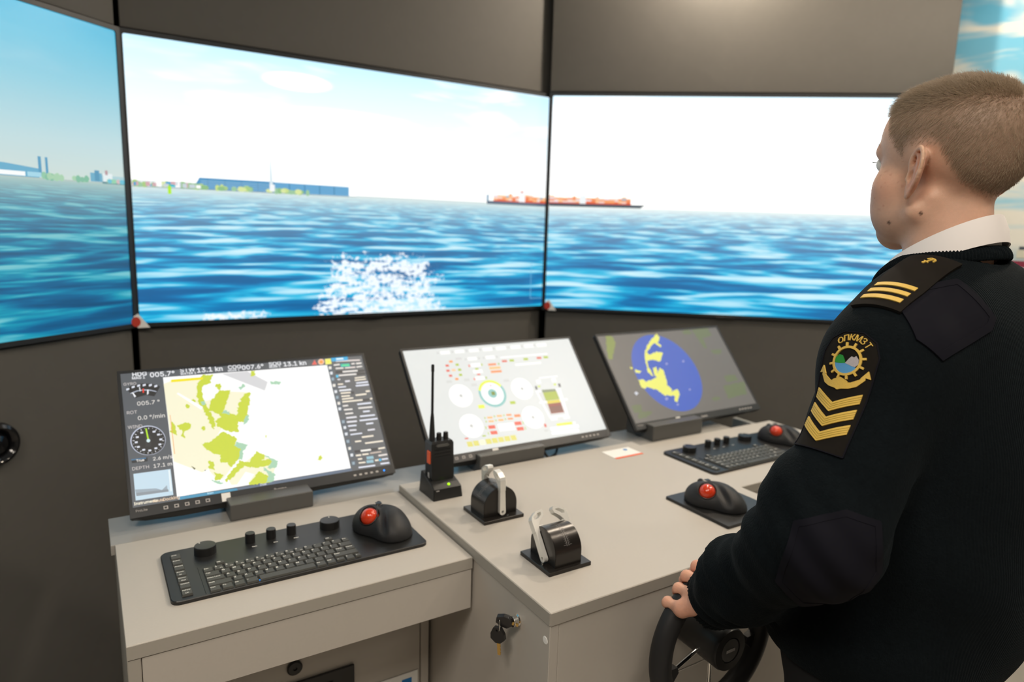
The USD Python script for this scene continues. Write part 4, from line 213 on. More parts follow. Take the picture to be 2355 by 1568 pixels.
UI3=[["p","7c8a3e",[[33.2,1.8],[56.4,1.6],[59.3,28.9],[18.8,83.6],[6.4,80.3],[18.3,41.4]]],["p","5f6a48",[[359.1,4.7],[395.9,-1.5],[396.7,17.8],[363.4,18.6]]],["p","5f6a48",[[406.9,1.9],[483.7,-2.2],[486.9,28.7],[437.6,36.7],[434.1,77.2],[419.9,73.6],[415.0,40.8]]],["p","5f6a48",[[444.9,86.0],[498.2,87.0],[484.3,102.3],[449.0,99.7]]],["p","5f6a48",[[446.3,186.2],[497.0,185.4],[498.9,206.3],[442.1,206.3]]],["p","5f6a48",[[419.8,219.5],[524.1,213.7],[505.2,258.0],[414.7,264.0]]],["p","5f6a48",[[15.2,239.9],[50.8,241.3],[43.7,263.4],[13.6,262.4]]],["p","5f6a48",[[30.5,262.0],[83.6,267.7],[52.3,282.5],[18.5,283.2]]],["p","5f6a48",[[344.2,254.5],[377.2,252.9],[376.9,262.7],[343.9,264.2]]],["p","e8e86a",[[241.3,7.7],[249.1,19.9],[229.8,39.8],[241.1,52.1],[229.2,56.5],[217.9,39.1],[198.7,45.6],[168.6,69.4],[168.4,82.1],[204.7,71.9],[231.2,78.9],[201.9,107.5],[177.2,98.0],[152.9,98.7],[146.1,120.7],[147.8,138.2],[146.7,155.3],[135.1,139.6],[143.0,105.5],[158.2,68.7],[194.3,37.5]]],["p","e8e86a",[[163.2,127.0],[176.9,124.1],[169.2,147.4],[189.0,129.1],[199.1,137.4],[192.2,174.0],[185.2,190.4],[195.2,203.5],[193.5,213.0],[218.6,209.6],[218.0,225.0],[196.9,249.2],[187.0,245.9],[196.5,227.7],[178.4,226.0],[157.5,221.5],[134.9,200.2],[121.0,194.1],[102.9,185.3],[90.7,191.3],[82.4,185.8],[84.4,162.0],[100.0,160.0],[108.0,171.3],[158.0,161.2],[155.0,146.2]]],["p","e8e86a",[[87.4,125.8],[108.7,132.5],[97.8,138.4],[86.3,133.1]]],["p","e8e86a",[[73.8,113.9],[80.3,117.9],[74.1,123.8]]],["p","8a92c8",[[230.2,118.3],[226.8,121.2],[222.3,122.2],[219.4,120.6],[219.7,117.4],[223.1,114.5],[227.6,113.5],[230.5,115.1]]],["p","8a92c8",[[305.2,115.9],[301.6,118.9],[297.0,119.9],[294.0,118.3],[294.4,115.0],[297.9,112.0],[302.6,111.0],[305.6,112.6]]],["p","8a92c8",[[273.4,215.7],[270.3,218.2],[266.4,219.0],[263.8,217.6],[264.1,214.9],[267.1,212.4],[271.1,211.6],[273.7,213.0]]],["p","8a92c8",[[165.1,235.1],[160.9,238.7],[155.2,239.8],[151.5,237.8],[151.8,233.8],[156.1,230.2],[161.7,229.1],[165.5,231.1]]],["p","8a92c8",[[196.3,258.7],[193.1,261.3],[188.8,262.1],[186.0,260.6],[186.3,257.6],[189.5,254.9],[193.8,254.1],[196.6,255.7]]],["p","c8cdd8",[[45.2,201.2],[55.0,196.9],[61.1,204.1],[49.6,210.5]]]]

# ------------------------------------------------------------------ the setting
def wall_local(name, loc, yaw, x0, x1, lo, hi, label=None, u0=None, u1=None):
    w = thing(name, label, None, loc, yaw, kind='structure')
    part(w, 'panel', rbox(x0 if u0 is None else u0, x1 if u1 is None else u1, 0.012, 0.032, hi + 0.018, 2.70, 0.0015), MAT['wall'])
    part(w, 'panel', rbox(x0, x1, 0.012, 0.032, 0.0, lo - 0.018, 0.0015), MAT['wall'])
    part(w, 'backing', rbox(x0 - 0.0, x1, 0.034, 0.08, 0.0, 2.70), MAT['gap'])
    return w
Z0, Z1 = 1.1843, 1.9887
wall_local('wall_left', (-1.0057, 1.3637, 0), math.radians(38.54), -1.4, 1.434, Z0, Z1, 'dark grey panelled wall on the left, carrying the leftmost screen', u1=1.440)
wall_local('wall_center', (0.1302, 2.263, 0), 0.0, -0.004, 1.428, Z0, Z1, 'dark grey panelled wall in the middle, carrying the widest screen', u1=1.460)
wall_local('wall_right', (1.5511, 2.2247, 0), math.radians(-39.43), 0.002, 1.410, Z0, Z1, 'dark grey panelled wall on the right, behind the young man', u0=-0.012)
part(None, 'floor', T(trimesh.creation.box((8.4, 8.0, 0.04)), 0.8, -0.9, -0.02), MAT['floor'], label='beige vinyl floor', kind='structure')
part(None, 'ceiling', T(trimesh.creation.box((8.4, 8.0, 0.04)), 0.8, -0.9, 2.72), MAT['ceiling'], label='white ceiling', kind='structure')
part(None, 'wall_back', T(trimesh.creation.box((8.4, 0.04, 2.7)), 0.8, -3.6, 1.35), MAT['white_wall'], label='white wall behind the camera', kind='structure')
part(None, 'wall_side_left', T(trimesh.creation.box((0.04, 8.0, 2.7)), -2.6, -0.9, 1.35), MAT['wall'], label='dark side wall on the left', kind='structure')
part(None, 'wall_side_right', T(trimesh.creation.box((0.04, 8.0, 2.7)), 4.4, -0.9, 1.35), MAT['white_wall'], label='white side wall on the right', kind='structure')
part(None, 'wall_front', T(trimesh.creation.box((8.4, 0.04, 2.7)), 0.8, 2.72, 1.35), MAT['gap'], label='dark wall behind the screens', kind='structure')

# ------------------------------------------------------------------ the three big screens: sea, sky and shore shown on them
def sea(name, W, sky, water, fade, cloud, hz=0.394, seed=0.0, foam=False, gain=1.0, bright=1.0):
    sky = [(p_, tuple(np.array(c_) * bright)) for p_, c_ in sky]; cloud_col = (bright, bright, bright)
    g = Graph(); uv = g.add('uvmap', 'UV', attribute='st'); s = g.add('separate_xyz', 'x', vector=uv); g.n[s.split('.')[0]]; sx = s; sy = s.replace('.x', '.y')
    up = g.m('divide', g.m('subtract', sy, hz), 0.41)
    skyc = g.ramp(up, sky)
    cn = g.noise(g.xyz(g.m('multiply', sx, 2.2), g.m('multiply', sy, 9.0), seed), 1.0, 3.0, 0.45, 0.4)
    band = g.m('multiply', g.sstep(cn, 0.50, 0.66), cloud)
    skyc = g.mix(band, skyc, cloud_col)
    p = g.m('maximum', g.m('subtract', hz, sy), 0.0)
    q = g.m('add', p, 0.016)
    X = g.m('divide', g.m('subtract', sx, W / 2), q); Y = g.m('logarithm', q, 2.718282)
    v = g.xyz(g.m('multiply', X, 0.74), g.m('multiply', Y, 11.0), seed + 3.1)
    n1 = g.noise(v, 1.0, 1.6, 0.45, 0.45)
    v2 = g.xyz(g.m('multiply', X, 1.5), g.m('multiply', Y, 21.0), seed + 9.7)
    n = g.m('add', g.m('multiply', n1, 0.72), g.m('multiply', g.noise(v2, 1.0, 2.0, 0.5, 0.6), 0.28))
    wat = g.ramp(g.sstep(n, 0.34, 0.67), water)
    far = g.m('exponent', g.m('divide', p, -0.026))
    far2 = g.m('exponent', g.m('divide', p, -0.10))
    wat = g.mix(g.m('multiply', far2, 0.62), wat, tuple(np.array(fade) * np.array((0.66, 0.90, 1.0))))
    wat = g.mix(far, wat, fade)
    if foam:
        lens = g.m('add', g.m('power', g.m('divide', g.m('subtract', sx, 0.475), 0.115), 2.0), g.m('power', g.m('divide', g.m('subtract', sy, 0.737), 0.030), 2.0))
        bank = g.m('add', g.m('power', g.m('divide', g.m('subtract', sx, 0.60), 0.34), 2.0), g.m('power', g.m('divide', g.m('subtract', sy, 0.615), 0.055), 2.0))
        skyc = g.mix(g.m('maximum', g.sstep(lens, 1.1, 0.55), g.m('multiply', g.sstep(g.m('add', bank, g.m('multiply', cn, 0.8)), 1.6, 0.8), 0.85)), skyc, tuple(np.array((1, 1, 1)) * bright))
        fx = g.m('absolute', g.m('subtract', sx, g.m('add', 0.752, g.m('multiply', g.m('subtract', p, 0.3), -0.12))))
        edge = g.m('add', g.m('add', fx, g.m('multiply', g.m('subtract', 0.40, p), 0.18)), g.m('multiply', g.noise(g.xyz(sx, sy, 2.0), 11.0, 4.0, 0.75), 0.26))
        m = g.m('multiply', g.sstep(edge, 0.46, 0.30), g.sstep(g.m('add', p, g.m('multiply', g.noise(g.xyz(sx, sy, 8.0), 16.0, 3.0, 0.7), 0.12)), 0.17, 0.29))
        left = g.m('multiply', g.sstep(g.m('absolute', g.m('subtract', sx, 0.27)), 0.13, 0.09), g.sstep(p, 0.352, 0.375))
        right = g.m('multiply', g.m('multiply', g.sstep(g.m('absolute', g.m('subtract', sx, 1.12)), 0.10, 0.04), g.sstep(p, 0.34, 0.37)), 0.35)
        fl = g.m('add', g.m('multiply', g.noise(g.xyz(sx, sy, 5.0), 46.0, 4.0, 0.75), 0.6), g.m('multiply', g.noise(g.xyz(g.m('multiply', sx, 0.5), g.m('multiply', sy, 1.7), 1.0), 40.0, 2.0, 0.6), 0.4))
        dens = g.m('maximum', m, g.m('maximum', g.m('multiply', left, 0.9), right))
        thr = g.m('subtract', 0.80, g.m('multiply', dens, 0.345))
        wat = g.mix(g.m('multiply', g.sstep(g.m('subtract', fl, thr), -0.02, 0.07), g.sstep(dens, 0.02, 0.3)), wat, (0.86, 0.93, 1.0))
    c = g.mix(g.sstep(g.m('subtract', sy, hz), -0.0015, 0.0015), wat, skyc)
    return g.make(name, g.add('principled_bsdf', 'BSDF', base_color=(0.01, 0.01, 0.012), roughness=0.3, specular_ior_level=0.3, emission_color=c, emission_strength=gain))
L = lambda r, g_, b: tuple(lin((r / 255, g_ / 255, b / 255)))
WATER = [(0.0, L(0, 92, 150)), (0.25, L(0, 116, 176)), (0.45, L(0, 150, 203)), (0.62, L(40, 186, 226)), (0.82, L(160, 220, 242)), (1.0, L(205, 238, 248))]
WATER1 = [(0.0, L(0, 76, 122)), (0.30, L(0, 98, 148)), (0.52, L(0, 128, 170)), (0.70, L(20, 158, 186)), (0.86, L(90, 190, 208)), (1.0, L(130, 205, 214))]
SEA1 = sea('sea_view_left', 1.43, [(0, L(212, 226, 220)), (0.25, L(196, 224, 228)), (0.6, L(150, 212, 230)), (0.85, L(110, 200, 228)), (1, L(70, 186, 222))], WATER1, L(176, 204, 200), 0.10, seed=2.0, gain=0.95)
SEA2 = sea('sea_view_middle', 1.43, [(0, L(252, 251, 246)), (0.3, L(247, 252, 254)), (0.62, L(226, 244, 252)), (0.85, L(208, 238, 252)), (1, L(190, 230, 250))], WATER, L(216, 230, 228), 0.85, seed=0.0, foam=True, gain=1.08, bright=1.15)
SEA3 = sea('sea_view_right', 1.392, [(0, L(254, 254, 250)), (0.5, L(252, 254, 255)), (0.85, L(240, 250, 255)), (1, L(214, 240, 253))], WATER, L(240, 246, 242), 0.8, seed=7.0, gain=1.08, bright=1.3)

def tv(name, label, loc, yaw, W, H, mat, shapes):
    t = thing(name, label, 'television', loc, yaw, group=None)
    b = 0.0125; outer = sbox(-b, -b, W + b, H + b); inner = rrect(W, H, 0.006).buffer(0); inner = affinity.translate(inner, W / 2, H / 2)
    M = basis((0, 0.012, 0), (1, 0, 0), (0, 0, 1), (0, -1, 0))
    part(t, 'bezel', placed(ext(outer.difference(inner), 0.016), M), MAT['bezel'])
    part(t, 'housing', rbox(-b, W + b, 0.0015, 0.030, -b, H + b), MAT['bezel'])
    v = np.array([[0, 0, 0], [W, 0, 0], [W, 0, H], [0, 0, H]], float)
    part(t, 'screen', (v, np.array([[0, 1, 2], [0, 2, 3]])), mat, uv=v[:, [0, 2]])
    if shapes:
        m, c = sheet(shapes); part(t, 'shore_picture', placed(m, basis((0, -0.0008, 0), (1, 0, 0), (0, 0, 1), (0, -1, 0))), MAT['screen'], col=c, kind='stuff')
    part(t, 'maker_plate', rbox(W / 2 - 0.035, W / 2 + 0.035, -0.006, 0.004, -b - 0.004, -b + 0.006, 0.001), MAT['satin'])
    return t
R_ = random.Random(5)
def Q(x0, y0, x1, y1, c, sk=0.0): return (Polygon([(x0, y0), (x1, y0 + sk), (x1, y1 + sk), (x0, y1)]), lin(c) * 1.0)
Hh = 0.8044
def blob(x, y, rx, ry, c): return (affinity.scale(Point(x, y).buffer(1, quad_segs=3), rx, ry), lin(c))
sh2 = [Q(0.0, 0.393, 0.30, 0.412, 'e9eef0'), Q(0.0, 0.3925, 0.66, 0.3945, '7d9aa0')]
sh2 += [(Polygon([(0.16, 0.395), (0.179, 0.4275), (0.394, 0.4275), (0.394, 0.395)]), lin('4a94c4')), (Polygon([(0.394, 0.395), (0.394, 0.4265), (0.635, 0.4245), (0.635, 0.395)]), lin('62a6d2'))]
for k in range(9): sh2.append(Q(0.20 + k * 0.048, 0.395, 0.203 + k * 0.048, 0.425, '3a80b0'))
for k in range(4): sh2.append(Q(0.182, 0.418 - k * 0.006, 0.390, 0.4195 - k * 0.006, 'a4cce4'))
for k in range(60):
    x = R_.uniform(0.0, 0.50); sh2.append(blob(x, 0.3975 + R_.uniform(0, 0.006), R_.uniform(0.006, 0.014), R_.uniform(0.004, 0.010), R_.choice(['c8dd8a', 'a8cc84', '8ebf86', 'd8e6a0', '9cc8a0'])))
for k in range(26):
    x = R_.uniform(0.0, 0.17); sh2.append(Q(x, 0.396, x + R_.uniform(0.005, 0.016), 0.400 + R_.uniform(0, 0.012), R_.choice(['4aa0d0', 'ffffff', '86c0d8', 'c8d4dc', '3cbcd0', 'd2a8b0'])))
sh2 += [Q(0.064, 0.396, 0.078, 0.417, 'ffffff'), (Polygon([(0.380, 0.402), (0.383, 0.492), (0.386, 0.492), (0.392, 0.402)]), lin('dcebf2')), Q(0.381, 0.398, 0.396, 0.419, 'f4f8fa')]
sh2 += [Q(0.093, 0.376, 0.102, 0.398, 'b4ee30'), Q(0.0955, 0.398, 0.0995, 0.403, '8ed020')]
sh2 += [Q(0.66, 0.3935, 1.16, 0.397, 'c9d8dc')]
def ship(x0, x1, yb, stern, bow):
    o = []; L_ = x1 - x0
    hull_ = [(x0, yb + 0.012), (x0 + 0.001, yb), (x1 - (0.018 if bow else 0), yb), (x1, yb + 0.012)]
    o.append((Polygon(hull_), lin('5a6c80' if stern else '47545f')))
    a, b = x0 + (0.03 if stern else 0.0), x1 - (0.055 if bow else 0.0); o.append(Q(a, yb + 0.0115, b, yb + 0.0165, 'd83a26'))
    x = a
    while x < b - 0.008:
        w = R_.uniform(0.012, 0.022); y = yb + 0.0155; top = yb + R_.uniform(0.028, 0.037)
        while y < top: o.append(Q(x, y, min(x + w, b), y + 0.0062, R_.choice(['f6a066', 'f9bd8c', 'f08a5a', 'f6d6c8', 'ece2ec', 'f9c294', 'ee7a48', '8cb4d0' if y > yb + 0.024 else 'f4dcd4']))); y += 0.0062
        x += w
    return o
sh2 += ship(1.163, 1.43, 0.392, True, False) + [Q(1.306, 0.405, 1.334, 0.440, 'f8fafc'), Q(1.312, 0.440, 1.326, 0.446, 'd88a86'), Q(1.163, 0.404, 1.172, 0.426, '86a6c0')]
sh2 += [Q(1.372, 0.030, 1.3745, 0.170, '6fb8de'), Q(1.372, 0.030, 1.43, 0.0325, '6fb8de')]   # clear sticker edge on the screen
sh3 = ship(0.0, 0.369, 0.394, False, True) + [Q(0.118, 0.406, 0.142, 0.438, 'f2f8fa'), Q(0.131, 0.438, 0.134, 0.452, 'd4e6ee')]
sh1 = [Q(0.60, 0.394, 1.43, 0.397, 'a9bdb8'), (Polygon([(0.6, 0.397), (0.6, 0.424), (1.10, 0.427), (1.185, 0.419), (1.185, 0.397)]), lin('5fa8c8')), Q(1.02, 0.399, 1.15, 0.4095, 'f4f8f8'), Q(1.184, 0.40, 1.192, 0.449, '4a96bc'), Q(1.2025, 0.40, 1.209, 0.4485, '4a96bc'), Q(1.155, 0.399, 1.19, 0.410, '9fd2e4')]
for k in range(26):
    x = R_.choice([R_.uniform(1.195, 1.235), R_.uniform(1.195, 1.235), R_.uniform(1.24, 1.33)]); sh1.append(blob(x, 0.4 + R_.uniform(0, 0.004), 0.007, R_.uniform(0.005, 0.010), R_.choice(['8cc4a4', 'a2ccaa', '7ab89c'])))
sh1 += [Q(1.325, 0.398, 1.36, 0.421, '64a8c4'), Q(1.338, 0.40, 1.352, 0.428, '4c92b4'), Q(1.36, 0.398, 1.43, 0.416, 'a6cbd2'), Q(1.363, 0.400, 1.392, 0.422, 'dfeaec'), Q(1.37, 0.418, 1.378, 0.430, 'b08c94'), Q(1.36, 0.394, 1.43, 0.400, '5b8c92')]
for k in range(12): x = R_.uniform(1.37, 1.43); sh1.append(blob(x, 0.402, 0.007, 0.006, R_.choice(['8ccca8', 'a8d4a4', '64bcd2', 'd0b4b8'])))
tv('wall_screen', 'leftmost wall screen, turned to the left, blue sea with two chimneys on shore', (-1.0057, 1.3637, Z0), math.radians(38.54), 1.43, Hh, SEA1, sh1)
tv('wall_screen', 'middle wall screen showing white spray on the sea and a blue warehouse shore', (0.1302, 2.263, Z0), 0.0, 1.43, Hh, SEA2, sh2)
tv('wall_screen', 'rightmost wall screen with the bow of the container ship and open waves', (1.5511, 2.2247, Z0), math.radians(-39.43), 1.392, Hh, SEA3, sh3)
for x, y, yaw, lab in ((0.118, 2.2465, 0.0, 'red and white corner sticker between the left and middle wall screens'), (1.551, 2.213, -0.69, 'red and white corner sticker between the middle and right wall screens')):
    t = thing('corner_sticker', lab, 'sticker', (x, y, Z0 - 0.012), yaw, group=None)
    part(t, 'backing', placed(ext(Polygon([(0.006, 0), (0.038, 0), (0.008, 0.042), (-0.004, 0.034)]), 0.001), basis((0, 0, 0), (1, 0, 0), (0, 0, 1), (0, -1, 0))), MAT['paper'])
    part(t, 'red_dot', placed(ext(affinity.scale(Point(0.002, 0.018).buffer(0.012, quad_segs=6), 1, 1.2), 0.002), basis((0, 0, 0), (1, 0, 0), (0, 0, 1), (0, -1, 0))), MAT['red'])

# ------------------------------------------------------------------ mural of sky and ships to the right of the screens
g = Graph(); uv = g.add('uvmap', 'UV', attribute='st'); sx = g.add('separate_xyz', 'x', vector=uv); sy = sx.replace('.x', '.y')
n = g.noise(g.xyz(g.m('multiply', sx, 1.6), g.m('multiply', sy, 6.0), 4.2), 1.0, 4.0, 0.5, 0.6)
skyc = g.ramp(g.m('divide', g.m('subtract', sy, 1.0), 1.7), [(0, L(188, 200, 200)), (0.3, L(160, 205, 222)), (0.55, L(130, 192, 218)), (0.8, L(90, 170, 206)), (1, L(40, 130, 172))])
c = g.mix(g.sstep(n, 0.40, 0.50), skyc, L(222, 221, 212))
c = g.mix(g.sstep(sy, 1.50, 1.44), c, L(176, 194, 198))
MAT['mural'] = g.make('mural_print', g.add('principled_bsdf', 'BSDF', base_color=c, roughness=0.6, specular_ior_level=0.3))
MUR = math.atan2(-0.98, 0.19)
t = thing('mural', 'printed wall mural of clouds and ships, right of the dark panels', 'mural', (2.75, 1.45, 0), MUR)
v = np.array([[-0.05, -0.001, 0], [2.2, -0.001, 0], [2.2, -0.001, 2.695], [-0.05, -0.001, 2.695]], float)
part(t, 'print', (v, np.array([[0, 1, 2], [0, 2, 3]])), MAT['mural'], uv=v[:, [0, 2]])
part(t, 'board', rbox(-0.05, 2.2, 0.0, 0.02, 0.0, 2.695), MAT['white_wall'])
msh = [Q(0.335, 1.470, 1.2, 1.480, '3a4450'), Q(0.33, 1.440, 1.2, 1.468, 'c9c8b8'), Q(0.29, 1.408, 0.44, 1.430, '7e2f42'), Q(0.44, 1.404, 1.2, 1.426, '2e3438'), Q(0.45, 1.43, 0.5, 1.45, '8a8ca8')]
m, c = sheet(msh); part(t, 'ship_picture', placed(m, basis((0, -0.0025, 0), (1, 0, 0), (0, 0, 1), (0, -1, 0))), MAT['tint'], col=c)
# round black fitting low on the left wall
t = thing('wall_fitting', 'round glossy black fitting low on the left wall, cut by the picture edge', 'wall fitting', (-0.2118, 2.0119, 0.938), math.radians(38.54))
part(t, 'ring', placed(lathe([(0.030, 0), (0.052, 0), (0.054, 0.008), (0.050, 0.020), (0.042, 0.024), (0.036, 0.020), (0.030, 0.010), (0.030, 0)], 48), basis((0, 0, 0), (1, 0, 0), (0, 0, 1), (0, -1, 0))), MAT['gloss'], 30)
part(t, 'dome', placed(lathe([(0, 0), (0.031, 0), (0.030, 0.008), (0.022, 0.018), (0.010, 0.022), (0, 0.023)], 40), basis((0, 0, 0), (1, 0, 0), (0, 0, 1), (0, -1, 0))), MAT['gloss'], 30)

# ------------------------------------------------------------------ the console: two wings and a projecting middle
YB, YF, YC = 1.372, 1.020, 0.778      # rear edge of the tops, front of the wings, front of the middle
XL, XA, XB, XR = 0.017, 0.575, 1.269, 1.862
ZW, ZC, TH = 0.900, 0.915, 0.022
def wing(name, label, x0, x1, left):
    t = thing(name, label, 'console desk', (x0, 0, 0)); W = x1 - x0
    part(t, 'desktop', rbox(0, W, YF, YB, ZW - TH, ZW, 0.0008), MAT['laminate'])
    part(t, 'front_edging', rbox(0.0003, W - 0.0003, YF - 0.0012, YF - 0.0001, ZW - TH, ZW - 0.0008, 0.0003), MAT['edging'])
    s0, s1 = (0.0, 0.0175) if left else (W - 0.0175, W)
    part(t, 'side_panel', rbox(s0, s1, YF, 1.505, 0.0, ZW - TH - 0.0006), MAT['edging'])
    a0, a1 = (0.0185, W) if left else (0.0, W - 0.0185)
    part(t, 'apron', rbox(a0, a1 - 0.001 if left else a1, YF + 0.0005, YF + 0.0175, ZW - 0.101, ZW - TH - 0.0010), MAT['laminate'])
    part(t, 'inner_panel', rbox(W - 0.020 if left else 0.002, W - 0.003 if left else 0.020, YF + 0.175, 1.485, 0.0, ZW - TH - 0.0006), MAT['laminate'])
    part(t, 'back_panel', rbox(a0, a1 - 0.021 if left else a1, 1.200, 1.216, 0.0, ZW - TH - 0.0006), MAT['laminate'])
    return t
lw = wing('console_wing', 'left wing of the grey console, with the chart screen and lettered keyboard', XL, XA - 0.004, True)
part(lw, 'lock', placed(lathe([(0, 0), (0.014, 0), (0.0145, 0.004), (0.012, 0.006), (0.004, 0.0065), (0.003, 0.004), (0, 0.004)], 32), basis((0.274, 1.1995, 0.664), (1, 0, 0), (0, 0, 1), (0, -1, 0))), MAT['black'], 30, label='round black lock in the back panel')
rw = wing('console_wing', 'right wing of the grey console, half hidden behind the young man', XB + 0.004, XR, False)
shelf = thing('rear_shelf', 'long glossy grey shelf behind the console tops, carrying the monitors', 'shelf', (0, 0, 0))
part(shelf, 'board', rbox(0.010, 1.680, YB + 0.001, 1.506, ZW - 0.020, ZW - 0.0005, 0.0006), MAT['shelf'])
part(shelf, 'back_board', rbox(0.045, 1.660, 1.490, 1.504, 0.0, ZW - 0.0215), MAT['wall'])
mid = thing('console_middle', 'projecting middle part of the grey console with the throttles and wheel', 'console desk', (XA, 0, 0)); WM = XB - XA
part(mid, 'desktop', rbox(0, WM, YC, YB, ZC - TH, ZC, 0.0008), MAT['laminate'])
part(mid, 'front_edging', rbox(0.0003, WM - 0.0003, YC - 0.0012, YC - 0.0001, ZC - TH, ZC - 0.0008, 0.0003), MAT['edging'])
part(mid, 'side_edging', rbox(-0.0012, -0.0001, YC + 0.0003, YB - 0.001, ZC - TH, ZC - 0.0008, 0.0003), MAT['edging'])
part(mid, 'side_panel', rbox(0.0006, 0.0176, YC + 0.0006, YB, 0.0, ZC - TH - 0.0006), MAT['laminate'])
part(mid, 'side_panel', rbox(WM - 0.0176, WM - 0.0006, YC + 0.0006, YB, 0.0, ZC - TH - 0.0006), MAT['laminate'])
part(mid, 'front_panel', rbox(0.0180, WM - 0.0180, YC + 0.0012, YC + 0.0180, 0.715, ZC - TH - 0.0010), MAT['laminate'])
part(mid, 'door', rbox(0.0180, 0.4695, YC + 0.0012, YC + 0.0180, 0.05, 0.7140), MAT['laminate'])
part(mid, 'door', rbox(0.4712, WM - 0.0180, YC + 0.0012, YC + 0.0180, 0.05, 0.7140), MAT['laminate'])
part(mid, 'plinth', rbox(0.0180, WM - 0.0180, YC + 0.03, YC + 0.046, 0.0, 0.049), MAT['stand'])
part(mid, 'screw_cap', placed(lathe([(0, 0), (0.0065, 0), (0.006, 0.0006), (0, 0.0008)], 24), basis((0.0006, 0.790, 0.863), (0, -1, 0), (0, 0, 1), (-1, 0, 0))), MAT['paper'], label='pale round screw cap')
lockm = cat(lathe([(0, 0), (0.009, 0), (0.010, 0.002), (0.008, 0.0035), (0.008, 0.010), (0.0095, 0.011), (0.009, 0.013), (0, 0.013)], 32))
part(mid, 'lock_cylinder', placed(lockm, basis((0.0006, 0.868, 0.856), (0, -1, 0), (0, 0, 1), (-1, 0, 0))), MAT['chrome'], 30, label='chrome cam lock')

# keys: one in the lock, a second hanging from it by a ring
kt = thing('key_pair', 'pair of black-headed keys, one in the side lock and one hanging', 'keys', (XA - 0.0130, 0.868, 0.856))
def bow(): return slab(affinity.scale(Polygon([(-0.004, 0), (0.004, 0), (0.0125, 0.006), (0.0120, 0.014), (0.006, 0.024), (-0.006, 0.024), (-0.0120, 0.014), (-0.0125, 0.006)]).buffer(0.002, quad_segs=4).difference(Point(0, 0.0205).buffer(0.0024)), 1, 1), 0.007, 0, 0.0008) if False else ext(Polygon([(-0.004, 0), (0.004, 0), (0.0115, 0.006), (0.0110, 0.014), (0.0055, 0.024), (-0.0055, 0.024), (-0.0110, 0.014), (-0.0115, 0.006)]).buffer(0.0015, quad_segs=4).difference(Point(0, 0.0205).buffer(0.0022)), 0.007)
k1 = basis((-0.002, 0.0, 0.003), (0.10, -0.60, 0.79), (-0.93, 0.16, -0.33), np.cross((0.10, -0.60, 0.79), (-0.93, 0.16, -0.33)))
def ortho(o, x, y):
    x = np.array(x, float); x /= np.linalg.norm(x); y = np.array(y, float); y = y - x * (x @ y); y /= np.linalg.norm(y); return basis(o, x, y, np.cross(x, y))
k1 = ortho((-0.002, -0.003, 0.0), (0.1, 0.35, -0.9), (-0.62, 0.80, -0.20))
part(kt, 'key_head', placed(T(bow(), 0, 0, -0.0035), k1), MAT['satin'], 25)
part(kt, 'key_blade', placed(T(trimesh.creation.box((0.006, 0.012, 0.0018)), 0, -0.006, 0), k1), MAT['brass'])
e1 = (k1 @ [0, 0.0205, 0, 1])[:3]
a = np.linspace(0, 2 * PI, 25)[:-1]; cen = e1 + np.array([0, 0.001, -0.010])
part(kt, 'ring', sweep([cen + 0.0115 * np.array([0.25 * math.cos(q), math.cos(q) * 0.55, math.sin(q)]) for q in a], 0.0008, 6, True), MAT['chrome'], True)
e2 = cen + np.array([0, 0, -0.0115]); k2 = ortho(e2 + np.array([0, 0.0, -0.0195]), (0.5, -0.86, 0.1), (0.02, -0.03, 1.0))
part(kt, 'key_head', placed(T(bow(), 0, 0, -0.0035), k2), MAT['satin'], 25)
blade = ext(Polygon([(-0.003, 0), (0.003, 0), (0.003, -0.010), (0.0018, -0.0115), (0.003, -0.013), (0.003, -0.016), (0.0015, -0.0175), (0.003, -0.0195), (0.002, -0.024), (-0.003, -0.024)]), 0.0018)
part(kt, 'key_blade', placed(T(blade, 0, 0, -0.0009), k2), MAT['brass'])

# black vent panel and white notice under the left wing
t = thing('vent_panel', 'black ventilation grille set under the left wing', 'vent', (0.286, 1.1985, 0.0))
part(t, 'plate', rbox(-0.18, 0.120, -0.0055, 0.0, 0.35, 0.634, 0.001), MAT['satin'])
for r in range(6):
    for q in range(5):
        part(t, 'louvre', T(rbox(-0.0085, 0.0085, -0.0075, -0.0056, -0.0022, 0.0022, 0.0006), -0.028 + q * 0.024 + (r % 2) * 0.012, 0, 0.612 - r * 0.0085), MAT['black'])
t = thing('notice', 'white paper notice with a blue square, under the left wing', 'notice', (0.4985, 1.1986, 0.572))
part(t, 'sheet', rbox(-0.16, 0.046, -0.0012, 0.0, -0.20, 0.0, 0.0003), MAT['paper'])
part(t, 'blue_square', rbox(0.010, 0.032, -0.0016, -0.0012, -0.046, -0.012, 0.0001), MAT['blue'])
m = text('i', 0.016, 0.0003, True, True); part(t, 'sign_letter', placed(m, basis((0.021, -0.0017, -0.038), (1, 0, 0), (0, 0, 1), (0, -1, 0))), MAT['paper'])

